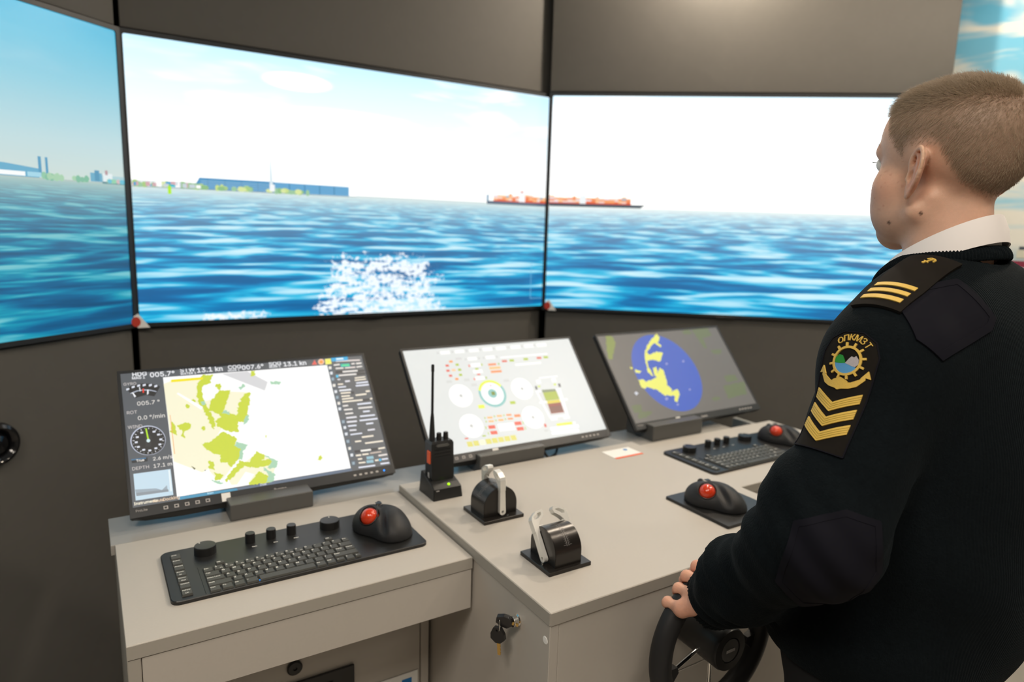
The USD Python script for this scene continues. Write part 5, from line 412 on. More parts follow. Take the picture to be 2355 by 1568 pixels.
# ------------------------------------------------------------------ monitors
SW, SH = 0.527, 0.2965
TILT = math.radians(40.7)
def rough(p):
    """A coastline: the outline broken up by noise."""
    p = p.buffer(0)
    if p.geom_type != 'Polygon' or p.is_empty: return p
    p2 = p.buffer(0.0012).buffer(-0.0006); p2 = max(p2.geoms, key=lambda k: k.area) if p2.geom_type != 'Polygon' else p2
    q = np.array(p2.segmentize(0.0014).exterior.coords); k = np.c_[q * 260, np.zeros(len(q))]
    d = np.stack([meshkit.fbm(k, 3, 1) - 0.5, meshkit.fbm(k, 3, 2) - 0.5], 1) * 0.0075
    return Polygon(q + d).buffer(0)
def text_on(parent, name, items, M, mat_of, depth=0.0002):
    ms, cs = [], []
    for c, s, x, y, h, b in items:
        m = text(s, h, depth, bool(b)); m.apply_translation((x, y, 0)); ms.append(m); cs += [lin(c)] * len(m.faces)
    return part(parent, name, placed(cat(*ms), M), mat_of, col=np.array(cs), kind='stuff')
def monitor(label, x, y, z, basex, base_w, ui, tx, bg, led=True, bh=0.034):
    """x, y, z: lower left corner of the lit picture."""
    t = thing('monitor', label, 'monitor', (x, y, z))
    S = basis((0, 0, 0), (1, 0, 0), (0, math.sin(TILT), math.cos(TILT)), (0, -math.cos(TILT), math.sin(TILT)))    # right, up the screen, out of it
    shapes = [(sbox(0, 0, SW, SH), lin(bg))] + [(Polygon([(u / 1000, SH - v / 1000) for u, v in pts]).buffer(0).intersection(sbox(0, 0, SW, SH)), lin(c)) for k, c, pts in ui]
    shapes = [(rough(p_) if k_ and p_.area > 2e-5 else p_, c_) for (p_, c_), k_ in zip(shapes, [False] + [c in ('cbd83c', 'a9d3b4', 'e8e86a', '7c8a3e', '5f6a48') for _, c, _ in ui])]
    shapes = [(p_ if p_.geom_type in ('Polygon', 'MultiPolygon') else p_.buffer(0), c) for p_, c in shapes]
    m, c = sheet(shapes); part(t, 'screen', placed(m, S), MAT['screen'], col=c)
    if tx: text_on(t, 'screen_lettering', [(c_, s, u / 1000, SH - v / 1000, h / 1000, b) for c_, s, u, v, h, b in tx], placed_m(S, 0.0002), MAT['screen'])
    b, lo = 0.006, 0.021
    frame = sbox(-b, -lo, SW + b, SH + b).difference(sbox(0, 0, SW, SH))
    part(t, 'bezel', placed(ext(frame, 0.0035, -0.002), S), MAT['bezel'])
    part(t, 'housing', placed(rbox(-b, SW + b, -lo, SH + b, -0.016, -0.0025, 0.003), S), MAT['black'])
    bulge = hull([(u, v, w) for u, v, w in [(0.05, -0.005, -0.016), (SW - 0.05, -0.005, -0.016), (0.05, 0.24, -0.016), (SW - 0.05, 0.24, -0.016), (0.12, 0.03, -0.045), (SW - 0.12, 0.03, -0.045), (0.12, 0.20, -0.045), (SW - 0.12, 0.20, -0.045)]])
    part(t, 'back_cover', placed(bulge, S), MAT['black'])
    part(t, 'lower_lip', placed(hull([(0.02, -lo - 0.004, -0.013), (SW * 0.16, -lo - 0.007, -0.013), (SW - 0.13, -lo - 0.004, -0.013), (SW - 0.02, -lo - 0.002, -0.013), (0.0, -lo + 0.001, -0.002), (SW, -lo + 0.001, -0.002), (0.0, -lo + 0.001, -0.015), (SW, -lo + 0.001, -0.015)]), S), MAT['black'])
    part(t, 'maker_name', placed(text('iiyama', 0.0062, 0.0003, True, True), basis_on(S, SW * 0.52, -0.0155, 0.0016)), MAT['print_grey'])
    part(t, 'label', placed(ext(sbox(0.158, -0.019, 0.175, -0.0015), 0.0004, 0.0015), S), MAT['paper'], label='small white sticker')
    part(t, 'menu_mark', placed(cat(*[ext(sbox(0.052 + k * 0.019, -0.014, 0.060 + k * 0.019, -0.007).difference(sbox(0.0535 + k * 0.019, -0.0125, 0.058 + k * 0.019, -0.0085)), 0.0002, 0.0015) for k in range(5)]), S), MAT['print_grey'])
    part(t, 'model_mark', placed(text('ProLite', 0.0045, 0.0002, False), basis_on(S, 0.004, -0.010, 0.0015)), MAT['print_grey'])
    part(t, 'key_mark', placed(cat(*[ext(sbox(SW - 0.092 + k * 0.013, -0.013, SW - 0.086 + k * 0.013, -0.009), 0.0002, 0.0015) for k in range(5)]), S), MAT['print_grey'])
    if led: part(t, 'power_light', placed(ext(Point(SW - 0.020, -0.011).buffer(0.0022, quad_segs=5), 0.0006, 0.0014), S), MAT['blue_led'], label='small blue power light')
    ox, oy, oz = basex - x, 1.378 - y, ZW - z
    part(t, 'stand_base', rbox(ox - base_w / 2, ox + base_w / 2, oy, oy + 0.115, oz, oz + bh, 0.0015), MAT['stand'])
    c0 = (S @ [SW / 2, 0.12, -0.046, 1])[:3]
    part(t, 'stand_neck', hull([(sx_ * 0.045 + c0[0], oy + 0.085 + k * 0.022, oz + bh) for sx_ in (-1, 1) for k in (0, 1)] + [(sx_ * 0.04 + c0[0], c0[1] + dy, c0[2] + dz) for sx_ in (-1, 1) for dy, dz in ((-0.004, 0.0), (0.012, 0.012))]), MAT['satin'])
    return t
def placed_m(M, w): N = M.copy(); N[:3, 3] = (M @ [0, 0, w, 1])[:3]; return N
def basis_on(M, u, v, w): N = M.copy(); N[:3, 3] = (M @ [u, v, w, 1])[:3]; return N
CIRC = [[round(212 + 130 * math.cos(k / 60 * 2 * PI), 1), round(146 + 137 * math.sin(k / 60 * 2 * PI), 1)] for k in range(60)]
monitor('left monitor showing the nautical chart with green and yellow land', 0.0515, 1.4315, 0.9423, 0.300, 0.165, UI1, TX1, '54595f')
monitor('middle monitor showing white dials and coloured buttons on pale grey', 0.6780, 1.4075, 0.9500, 0.882, 0.190, UI2, None, 'dadedd', led=False, bh=0.046)
monitor('right monitor showing the blue radar circle with yellow land', 1.3195, 1.4160, 0.9483, 1.455, 0.200, [['p', '2a3050', [[0, 0]] * 0]] * 0 + [UI3[0]] + [['p', '2a55ba', CIRC]] + UI3[1:], None, '64605c', led=False, bh=0.046)
cable = thing('cable', 'black cable hanging in a loop behind the middle monitor', 'cable', (0, 0, 0))
part(cable, 'cord', sweep(spline([(0.990, 1.405, 0.925), (1.000, 1.395, 0.9055), (1.02, 1.40, 0.9045), (1.045, 1.42, 0.9055), (1.07, 1.45, 0.925), (1.08, 1.475, 0.950)], 6), 0.0035, 8), MAT['black'], True)
part(cable, 'plug', rbox(0.982, 0.998, 1.402, 1.412, 0.920, 0.940, 0.002), MAT['black'])

# ------------------------------------------------------------------ marine keyboards
P_ = 0.01690
def key_mesh(w, d, h=0.0032): return hull([(sx * w / 2, sy * d / 2, 0) for sx in (-1, 1) for sy in (-1, 1)] + [(sx * (w / 2 - 0.0011), sy * (d / 2 - 0.0010), h) for sx in (-1, 1) for sy in (-1, 1)])
def knob(r, h): return lathe([(0, 0), (r, 0), (r * 0.99, h * 0.85), (r * 0.95, h * 0.97), (r * 0.88, h), (0, h)], 36)
KT = 0.0065
def keyboard(label, loc, rotz=0.0):
    t = thing('marine_keyboard', label, 'keyboard', loc, rotz, group=None); W, D = 0.437, 0.186
    part(t, 'base_plate', slab(affinity.translate(rrect(W, D, 0.014), W / 2, D / 2), KT, 0.0, 0.0012), MAT['black'])
    leg = []
    def key(x, y, w, d, s='', h=0.0040, more=None):
        part(t, 'key', T(key_mesh(w, d), x, y, KT), MAT['keycap'])
        z = KT + 0.0033
        for (q, dx, dy, hh) in ([(s, 0.0012, d - 0.0062, h)] if s else []) + (more or []):
            leg.append(T(text(q, hh, 0.0001, True), x - w / 2 + dx + 0.0006, y - d / 2 + dy, z))
    x0, y0 = 0.0555, 0.0112; dy = 0.0172; kd = 0.0158
    rows = [(4, [(1, 'Esc')] + [(1, c) for c in '1234567890'] + [(1, '-'), (1, '='), (1.15, '<'), (0.85, 'Ins')]), (3, [(1.5, 'Tab')] + [(1, c) for c in 'QWERTYUIOP'] + [(1, '['), (1, ']'), (1.5, '\\')]),
            (2, [(1.8, 'Caps Lock')] + [(1, c) for c in 'ASDFGHJKL'] + [(1, ';'), (1, "'"), (1.1, 'PgUp'), (1.1, 'Home')]), (1, [(2.3, 'Shift')] + [(1, c) for c in 'ZXCVBNM'] + [(1, ','), (1, '.'), (1, '/'), (2.7, 'Enter')])]
    for r, ks in rows:
        x = x0
        for w, s in ks:
            ww = w * P_; extra = [('F' + s, 0.0085, 0.0030, 0.0026)] if r == 4 and s.isdigit() and s != '0' else None
            key(x + ww / 2, y0 + r * dy, ww - 0.0017, kd, s, 0.0030 if len(s) > 1 else 0.0044, extra); x += ww
    x = x0
    for w, s in [(1.1, 'Ctrl'), (1.1, 'Fn'), (1.1, 'Alt'), (1.25, '='), (5.6, ''), (1.1, 'Alt'), (1.0, 'Del'), (1.0, '<'), (1.0, 'v'), (0.75, '>')]:
        ww = w * P_; key(x + ww / 2, y0, ww - 0.0017, kd if s not in '<>' or not s else kd * 0.62, s, 0.0032); x += ww
    key(0.0860, y0 + 5 * dy + 0.001, 0.014, 0.0115, 'Mk', 0.0030); key(0.2760, y0 + 5 * dy + 0.001, 0.014, 0.0115, 'Off', 0.0030)
    for k, (s, s2) in enumerate([('N/H/C', 'UP'), ('TH/RM', ''), ('Zoom', 'Out'), ('Zoom', 'In'), ('Ahead', ''), ('Event', ''), ('ACK', '')]):
        key(0.0245 - k * 0.0004, 0.021 + k * 0.0222 * (1.0 if k < 2 else 1.0), 0.0165, 0.0190, s, 0.0030, [(s2, 0.0045, 0.0035, 0.0030)] if s2 else None)
    for k, s in enumerate(('Rain', 'Sea', 'Gain')): leg.append(T(text(s, 0.0032, 0.0001, True, True), 0.151 + k * 0.0375, 0.134, KT + 0.0001))
    part(t, 'key_lettering', cat(*leg), MAT['print_white'], kind='stuff')
    for k, (x, y, r, h) in enumerate([(0.0700, 0.1520, 0.0185, 0.0150), (0.1475, 0.1570, 0.0088, 0.0185), (0.1850, 0.1570, 0.0088, 0.0185), (0.2225, 0.1570, 0.0088, 0.0185), (0.2950, 0.1520, 0.0190, 0.0150)]):
        kn = part(t, 'knob', T(knob(r, h), x, y, KT), MAT['black'], 35)
        if r > 0.01: part(kn, 'pointer', T(lathe([(0, 0), (0.0014, 0), (0.0012, 0.0008), (0, 0.001)], 12), x + (-0.008 if k == 0 else 0.002), y + 0.011, KT + h), MAT['print_white'])
    part(t, 'divider', rbox(0.0500, 0.0508, 0.006, 0.1, KT, KT + 0.0008, 0.0002), MAT['satin'])
    part(t, 'status_light', T(trimesh.creation.box((0.0016, 0.0020, 0.001)), x0 + 4.6 * P_, y0 - 0.004, KT + 0.0005), MAT['blue_led'], label='tiny blue light')
    return t
kb = keyboard('black marine keyboard with knobs, on the left wing before the chart monitor', (0.083, 1.099, ZW))
dup(kb, 'marine_keyboard', 'black marine keyboard with knobs, on the right wing before the radar monitor', (1.303, 1.103, ZW))

# ------------------------------------------------------------------ signed-distance shapes
def smin(a, b, k):
    h = np.clip(0.5 + 0.5 * (b - a) / k, 0, 1); return b + (a - b) * h - k * h * (1 - h)
def smax(a, b, k): return -smin(-a, -b, k)
def ell(p, c, r):
    q = (p - np.array(c)) / np.array(r); k = np.linalg.norm(q, axis=-1); k2 = np.linalg.norm(q / np.array(r), axis=-1) + 1e-12; return k * (k - 1) / k2
def sph(p, c, r): return np.linalg.norm(p - np.array(c), axis=-1) - r
def cap(p, a, b, ra, rb=None):
    a, b = np.array(a, float), np.array(b, float); rb = ra if rb is None else rb; d = b - a
    t = np.clip(((p - a) @ d) / (d @ d), 0, 1); return np.linalg.norm(p - a - t[..., None] * d, axis=-1) - (ra + (rb - ra) * t)
def skin_nets(f, lo, hi, h, coarse=4):
    """Surface nets: the zero surface of f as a mesh of quads."""
    lo = np.array(lo, float); n = np.ceil((np.array(hi) - lo) / h).astype(int); n = (n + coarse - 1) // coarse * coarse
    gc = [lo[i] + np.arange(n[i] // coarse + 1) * h * coarse for i in range(3)]
    C = f(np.stack(np.meshgrid(*gc, indexing='ij'), -1).reshape(-1, 3)).reshape([len(a) for a in gc])
    from scipy.ndimage import map_coordinates
    idx = np.stack(np.meshgrid(*[np.arange(n[i] + 1) / coarse for i in range(3)], indexing='ij'), 0)
    V = map_coordinates(C, idx, order=1, mode='nearest'); near = np.abs(V) < 2.2 * coarse * h
    I = np.argwhere(near); V[near] = f(lo + I * h)
    s = V < 0; cells = np.zeros(n, bool); acc = np.zeros(tuple(n) + (3,)); cnt = np.zeros(n)
    corner = [(i, j, k) for i in (0, 1) for j in (0, 1) for k in (0, 1)]
    sl = lambda o: tuple(slice(o[a], n[a] + o[a]) for a in range(3))
    for ax in range(3):
        for o in corner:
            if o[ax]: continue
            e = list(o); e[ax] = 1; A, B = V[sl(o)], V[sl(e)]; x = (A < 0) != (B < 0)
            t = np.where(x, A / np.where(A == B, 1, A - B), 0); q = np.zeros(tuple(n) + (3,)); q[...] = o; q[..., ax] += t
            acc += np.where(x[..., None], q, 0); cnt += x
    cells = cnt > 0; num = -np.ones(n, int); ij = np.argwhere(cells); num[cells] = np.arange(len(ij))
    P = lo + (ij + acc[cells] / cnt[cells][:, None]) * h
    F = []
    for ax in range(3):
        u, v = (ax + 1) % 3, (ax + 2) % 3; o = [slice(1, n[a]) for a in range(3)]; o[ax] = slice(0, n[ax]); A = s[tuple(o)]
        o2 = list(o); o2[ax] = slice(1, n[ax] + 1); B = s[tuple(o2)]; E_ = np.argwhere(A != B); base = E_ + 1; base[:, ax] -= 1
        flip = A[tuple(E_.T)]; q = []
        for du, dv in ((1, 1), (0, 1), (0, 0), (1, 0)):
            c = base.copy(); c[:, u] -= du; c[:, v] -= dv; q.append(num[tuple(c.T)])
        q = np.stack(q, 1); q = np.where(flip[:, None], q, q[:, ::-1]); F.append(q)
    F = np.vstack(F); F = F[(F >= 0).all(1)]
    return trimesh.Trimesh(P, np.vstack([F[:, [0, 1, 2]], F[:, [0, 2, 3]]]), process=False)
def trace(f, p, d, off=0.0, n=60):
    p = np.array(p, float); d = np.array(d, float)
    for _ in range(n): p = p + d * np.clip(f(p) - off, -0.02, 0.05)[:, None] * 0.85
    return p

# ------------------------------------------------------------------ trackballs
def ball_body(p):     # millimetres; x right, y away from the hand, z up
    d = ell(p, (8, -10, 4), (40, 62, 41)); d = smin(d, ell(p, (-19, 13, 6), (38, 44, 37)), 14); d = smin(d, ell(p, (20, 34, 0), (24, 40, 25)), 12)
    d = smin(d, ell(p, (24, -26, 0), (24, 40, 26)), 10)
    groove = cap(p, (0, 78, 20), (-4, -4, 48), 4, 2); d = smax(d, -groove, 6)
    groove = cap(p, (-3, 0, 51), (-16, -62, 22), 5); d = smax(d, -groove, 10)
    d = smax(d, -sph(p, (-27, -6, 30), 18.6), 2.5)
    d = smax(d, -p[..., 2], 0.8)
    return d
TBM = skin_nets(ball_body, (-60, -80, -6), (60, 85, 60), 2.0); TBM.apply_scale(0.001)
def trackball(label, loc, rotz, plate=False):
    t = thing('trackball', label, 'trackball', loc, rotz, group=None)
    part(t, 'body', TBM, MAT['rubber'], True)
    b = trimesh.creation.icosphere(subdivisions=3, radius=0.0172); part(t, 'ball', T(b, -0.028, -0.008, 0.031), MAT['red_ball'], True, label='shiny red ball')
    rg = sweep([(0.0188 * math.cos(q), 0.0188 * math.sin(q), 0) for q in np.arange(32) / 32 * 2 * PI], 0.0012, 8, True)
    n_ = np.array([-0.52, -0.50, 0.70]); rg.apply_transform(trimesh.geometry.align_vectors([0, 0, 1], n_ / np.linalg.norm(n_))); part(t, 'ball_ring', T(rg, -0.0315, -0.0113, 0.0360), MAT['satin'], True)
    whl = rot(lathe([(0, -0.003), (0.0095, -0.003), (0.0105, -0.0015), (0.0105, 0.0015), (0.0095, 0.003), (0, 0.003)], 28), PI / 2, (0, 1, 0)); part(t, 'scroll_wheel', T(whl, 0.003, 0.050, 0.0255), MAT['satin'], 30)
    part(t, 'button', T(rbox(-0.006, 0.006, -0.005, 0.005, 0, 0.0015, 0.0006), -0.004, 0.022, 0.0435), MAT['satin'])
    return t
tb = trackball('black trackball with red ball, on the end of the left keyboard', (0.083 + 0.384, 1.099 + 0.096, ZW + KT), math.radians(-8))
dup(tb, 'trackball', 'black trackball with red ball, on the end of the far keyboard beside the sleeve', (1.303 + 0.388, 1.103 + 0.100, ZW + KT), math.radians(-8))
dup(tb, 'trackball', 'black trackball with red ball, on the square plate of the middle console', (1.128, 0.950, ZC + 0.006), math.radians(-8))
t = thing('mounting_plate', 'thin square black plate under the trackball on the middle console', 'plate', (1.142, 0.939, ZC))
part(t, 'plate', slab(rrect(0.166, 0.176, 0.004), 0.006, 0, 0.001), MAT['black'])

# ------------------------------------------------------------------ throttles
def throttle(label, loc, rotz, lean):
    """The levers swing in the plane x = const; the printed scale runs over the barrel."""
    t = thing('throttle', label, 'throttle lever', loc, rotz, group=None)
    part(t, 'base_plate', slab(rrect(0.090, 0.093, 0.002), 0.007, 0, 0.0008), MAT['anod'])
    R, w, zc = 0.0385, 0.056, 0.0205
    arch = Polygon([(-R, 0)] + [(R * math.cos(q), zc + R * math.sin(q)) for q in np.linspace(PI, 0, 40)] + [(R, 0)])
    a2 = Polygon([(x * 0.985, (y - zc) * 0.985 + zc if y > 0 else y) for x, y in np.array(arch.exterior.coords)])
    prof = cat(ext(arch, w - 0.002, 0.001), ext(a2, w))
    M = basis((-w / 2, 0, 0.007), (0, 1, 0), (0, 0, 1), (1, 0, 0))
    part(t, 'barrel', placed(prof, M), MAT['anod'], 40)
    ticks = []
    for k in range(26):
        q = math.radians(25 + k * 5.2); r = R + 0.00015; big = k % 5 == 0
        for s in (-1, 1):
            x0 = s * 0.0022; x1 = s * (0.0085 if big else 0.0052); pts = []
            for dq in (-0.006, 0.006):
                for xx in (x0, x1): pts.append((xx, -r * math.cos(q + dq), 0.007 + zc + r * math.sin(q + dq)))
            ticks.append(trimesh.Trimesh(np.array(pts), [[0, 1, 3], [0, 3, 2], [0, 3, 1], [0, 2, 3]], process=False))
    for xx in (-0.0017, 0.0017):
        qs = np.radians(np.linspace(22, 158, 40)); r = R + 0.00016; a = np.c_[np.full(40, xx - 0.0003), -r * np.cos(qs), 0.007 + zc + r * np.sin(qs)]; b_ = a + [0.0006, 0, 0]
        V = np.vstack([a, b_]); F = [[i, i + 1, 40 + i] for i in range(39)] + [[i + 1, 41 + i, 40 + i] for i in range(39)]; F += [[x, z, y] for x, y, z in F]
        ticks.append(trimesh.Trimesh(V, F, process=False))
    part(t, 'scale', cat(*ticks), MAT['print_grey'])
    part(t, 'screw', T(lathe([(0, 0), (0.002, 0), (0.0016, 0.0012), (0, 0.0014)], 12), -0.036, -0.012, 0.007), MAT['chrome'])
    bar = Polygon([(-0.0068, 0.0)] + [(0.0068 * math.cos(q), -0.001 + 0.0068 * math.sin(q)) for q in np.linspace(PI, 2 * PI, 12)] + [(0.0058, 0.060), (-0.0058, 0.060)]).difference(Point(0, 0).buffer(0.0030, quad_segs=6))
    hand = Polygon([(0.0, 0.050), (0.008, 0.050), (0.0085, 0.074), (0.006, 0.080), (-0.004, 0.088), (-0.016, 0.0905), (-0.0185, 0.086), (-0.0165, 0.079), (-0.008, 0.0715), (-0.001, 0.063)]).buffer(0.0008, quad_segs=3)
    hole = Polygon([(0.003, 0.0745), (0.0035, 0.0785), (-0.006, 0.0845), (-0.0125, 0.0850), (-0.0118, 0.0810), (-0.004, 0.0755)]).buffer(0.0008)
    hand = hand.difference(hole)
    for s in (-1, 1):
        # bar: profile (y, z) pushed out along x; hand: profile (x outward, z) with its thickness along y
        b1 = placed(ext(bar, 0.0080), basis((0, 0, 0), (0, 1, 0), (0, 0, 1), (1, 0, 0))); h1 = placed(T(ext(hand, 0.0125), 0, 0, -0.00625), basis((0, 0, 0), (1, 0, 0), (0, 0, 1), (0, -1, 0)))
        if s < 0:
            b1.apply_transform(np.diag([-1.0, 1, 1, 1])); h1.apply_transform(np.diag([-1.0, 1, 1, 1]))
            for mm in (b1, h1): mm.invert() if mm.volume < 0 else None
        tab = T(rbox(-0.010, 0.010, -0.0014, 0.0014, -0.0012, 0.0012, 0.0004), s * (-0.004), 0, 0.0605)
        lv = cat(b1, h1, tab); lv.apply_scale((1, 1, 0.90)); lv = rot(lv, -lean, (1, 0, 0)); lv.apply_translation((s * (w / 2 + 0.0012), 0.0 - 0.012 * (1 if lean > 0.1 else 0), 0.0165))
        part(t, 'lever', lv, MAT['alu'], 25)
    return t
th = throttle('black throttle by the radio with both levers upright', (0.685, 1.140, ZC), math.radians(90), math.radians(2))
throttle('black throttle near the front edge with both levers leaning back', (0.681, 0.915, ZC), math.radians(0), math.radians(36))

# ------------------------------------------------------------------ handheld radio in its charger
t = thing('radio_charger', 'black charging cradle with a green light, holding the handheld radio', 'charger', (0.636, 1.286, ZC))
shape = [(-0.033, -0.036, 0), (0.033, -0.036, 0), (-0.033, 0.036, 0), (0.033, 0.036, 0), (-0.031, -0.033, 0.024), (0.031, -0.033, 0.024), (-0.030, -0.018, 0.031), (0.030, -0.018, 0.031), (-0.030, 0.033, 0.046), (0.030, 0.033, 0.046)]
part(t, 'cradle', hull([(x + sx * 0.002, y + sy * 0.002, z) for x, y, z in shape for sx, sy in ((1, 0), (-1, 0), (0, 1), (0, -1))]), MAT['black'])
part(t, 'light', T(trimesh.creation.icosphere(subdivisions=2, radius=0.0030), 0.006, -0.0265, 0.0285), MAT['green_led'], True, label='round green charge light')
part(t, 'contact_cover', rbox(-0.028, -0.020, -0.0355, -0.0335, 0.017, 0.022, 0.0005), MAT['print_grey'])
t = thing('handheld_radio', 'black handheld radio with long antenna standing in the charging cradle', 'radio', (0.636, 1.292, ZC + 0.030))
part(t, 'body', hull([(sx * (0.0265 if z > 0.01 else 0.024), sy * 0.0165 + (0.004 if z > 0.05 else 0.0), z) for sx in (-1, 1) for sy in (-1, 1) for z in (0.0, 0.012, 0.085)] + [(sx * 0.0235, sy * 0.0145 + 0.004, 0.090) for sx in (-1, 1) for sy in (-1, 1)]), MAT['black'])
for k in range(4): part(t, 'grille_slot', T(rbox(-0.019, 0.019, -0.0008, 0.001, -0.0014, 0.0014, 0.0003), 0, -0.0135, 0.050 + k * 0.0075), MAT['gap'])
part(t, 'name_plate', T(hull([(x, y, z) for x, z in ((-0.016, 0), (-0.012, 0.003), (0.012, 0.003), (0.016, 0), (0.012, -0.003), (-0.012, -0.003)) for y in (-0.0010, 0.001)]), 0, -0.0140, 0.0815), MAT['stand'])
part(t, 'talk_button', T(rbox(-0.0030, 0.0012, -0.0070, 0.0070, -0.014, 0.014, 0.001), -0.0262, -0.002, 0.055), MAT['orange'], label='orange-red side button')
part(t, 'side_clip', T(rbox(-0.0014, 0.0012, -0.004, 0.004, -0.008, 0.008, 0.0006), -0.0252, 0.001, 0.012), MAT['print_grey'])
for x in (-0.001, 0.0155): part(t, 'knob', T(lathe([(0, 0), (0.0056, 0), (0.0060, 0.004), (0.0054, 0.014), (0.0045, 0.0155), (0, 0.0155)], 20), x, 0.004, 0.0895), MAT['satin'], 30)
part(t, 'antenna', T(lathe([(0, 0), (0.0068, 0), (0.0066, 0.010), (0.0042, 0.050), (0.0030, 0.062), (0.0028, 0.152), (0.0034, 0.153), (0.0034, 0.166), (0.0026, 0.168), (0, 0.168)], 20), -0.0165, 0.006, 0.0895), MAT['rubber'], 40)

# ------------------------------------------------------------------ small card on the console
t = thing('card', 'small white card with a red stripe on the middle console', 'card', (1.1795, 1.308, ZC))
part(t, 'sheet', rbox(-0.0465, 0.0465, -0.031, 0.031, 0, 0.0008, 0.0002), MAT['paper'])
part(t, 'stripe', rbox(-0.0465, 0.0465, -0.0312, -0.0225, 0.0008, 0.0011, 0.0001), MAT['orange'])
part(t, 'crest', T(trimesh.creation.cylinder(0.006, 0.0003, sections=20), 0.024, 0.017, 0.00095), MAT['blue'])

# ------------------------------------------------------------------ steering wheel
HUBC = np.array([0.858, 0.700, 0.826]); RIMR, TUBE = 0.121, 0.0185
t = thing('steering_wheel', 'black-rimmed steering wheel with chrome spokes on the console front', 'steering wheel', HUBC)
part(t, 'rim', placed(lathe([(RIMR + TUBE * math.cos(q), TUBE * 0.95 * math.sin(q)) for q in np.linspace(0, 2 * PI, 25)], 72), basis((0, 0, 0), (1, 0, 0), (0, 0, 1), (0, -1, 0))), MAT['rubber'], True)
part(t, 'hub', placed(lathe([(0, -0.078), (0.030, -0.078), (0.033, -0.060), (0.036, 0.010), (0.037, 0.030), (0.035, 0.036), (0.022, 0.0365), (0.0215, 0.034), (0, 0.034)], 48), basis((0, 0, 0), (1, 0, 0), (0, 0, 1), (0, -1, 0))), MAT['black'], 30)
part(t, 'hub_cap', placed(lathe([(0, 0.034), (0.0205, 0.034), (0.020, 0.0358), (0, 0.0366)], 40), basis((0, 0, 0), (1, 0, 0), (0, 0, 1), (0, -1, 0))), MAT['stand'], 30)
part(t, 'hub_mark', rbox(-0.010, 0.010, -0.0372, -0.0365, -0.0025, 0.0025, 0.0002), MAT['print_grey'])
for k in range(5):
    q = math.radians(-18 + 72 * k); dx, dz = math.cos(q), math.sin(q)
    part(t, 'spoke', cyl((dx * 0.030, 0.004, dz * 0.030), (dx * (RIMR - 0.006), 0.002, dz * (RIMR - 0.006)), 0.0038, 14), MAT['chrome'], 40)
    j = rot(rot(hull([(sx * 0.016, sy * 0.008, 0.0) for sx in (-1, 1) for sy in (-1, 1)] + [(sx * 0.0055, sy * 0.0055, -0.022) for sx in (-1, 1) for sy in (-1, 1)]), PI / 2 - q, (0, 1, 0)), 0, (0, 1, 0))
    part(t, 'spoke_root', T(j, dx * (RIMR - 0.012), 0.002, dz * (RIMR - 0.012)), MAT['rubber'], 30)

# ------------------------------------------------------------------ the young man at the wheel
ROOT = np.array([1.0, 0.48, 0.0])
man = thing('person', 'young man with cropped fair hair in dark navy uniform sweater, hand on the steering wheel', 'person', ROOT)
def mine(m): return T(m, *(-ROOT))
HC, HY = np.array([1.000, 0.492, 1.575]), math.radians(-10)        # point between the ears; the head is turned a little to his right
ch, sh = math.cos(HY), math.sin(HY)
def to_head(p): q = p - HC; return np.stack([q[..., 0] * ch + q[..., 1] * sh, -q[..., 0] * sh + q[..., 1] * ch, q[..., 2]], -1) * 1000.0
def from_head(q): q = np.asarray(q, float) / 1000.0; return np.stack([q[..., 0] * ch - q[..., 1] * sh, q[..., 0] * sh + q[..., 1] * ch, q[..., 2]], -1) + HC
def skull(q):
    d = ell(q, (0, -4, 55), (74, 92.5, 75))
    d = smin(d, ell(q, (0, 38, 57), (63, 52, 65)), 14)
    d = smin(d, ell(q, (0, -32, 26), (58, 53, 48)), 14)
    d = smin(d, ell(q, (0, 44, -6), (57, 44, 60)), 20)
    d = smin(d, ell(q, (0, 42, -46), (50, 50, 36)), 18)
    for s in (-1, 1):
        d = smin(d, cap(q, (s * 54, 4, -40), (s * 16, 68, -70), 14, 16), 18)
        d = smin(d, sph(q, (s * 45, 54, -6), 20), 20)
        d = smin(d, cap(q, (s * 12, 85, 43), (s * 42, 72, 43), 10, 10), 9)
    for s in (-1, 1): d = smin(d, ell(q, (s * 37, 46, -34), (24, 36, 38)), 16)
    d = smin(d, sph(q, (0, 72, -72), 20), 14)
    d = smin(d, cap(q, (0, 88, 36), (0, 106, -4), 6.5, 9.5), 8)
    for s in (-1, 1): d = smin(d, sph(q, (s * 11, 97, -9), 8), 5)
    d = smin(d, cap(q, (-19, 82, -37), (19, 82, -37), 5, 5), 6); d = smin(d, cap(q, (-8, 88, -37), (8, 88, -37), 5.5), 4); d = smin(d, cap(q, (-14, 84, -47), (14, 84, -47), 6), 5)
    d = smax(d, -cap(q, (-20, 93, -42), (20, 93, -42), 1.4), 2)
    for s in (-1, 1): d = smax(d, -ell(q, (s * 32, 88, 27), (15, 12, 10)), 8)
    return d
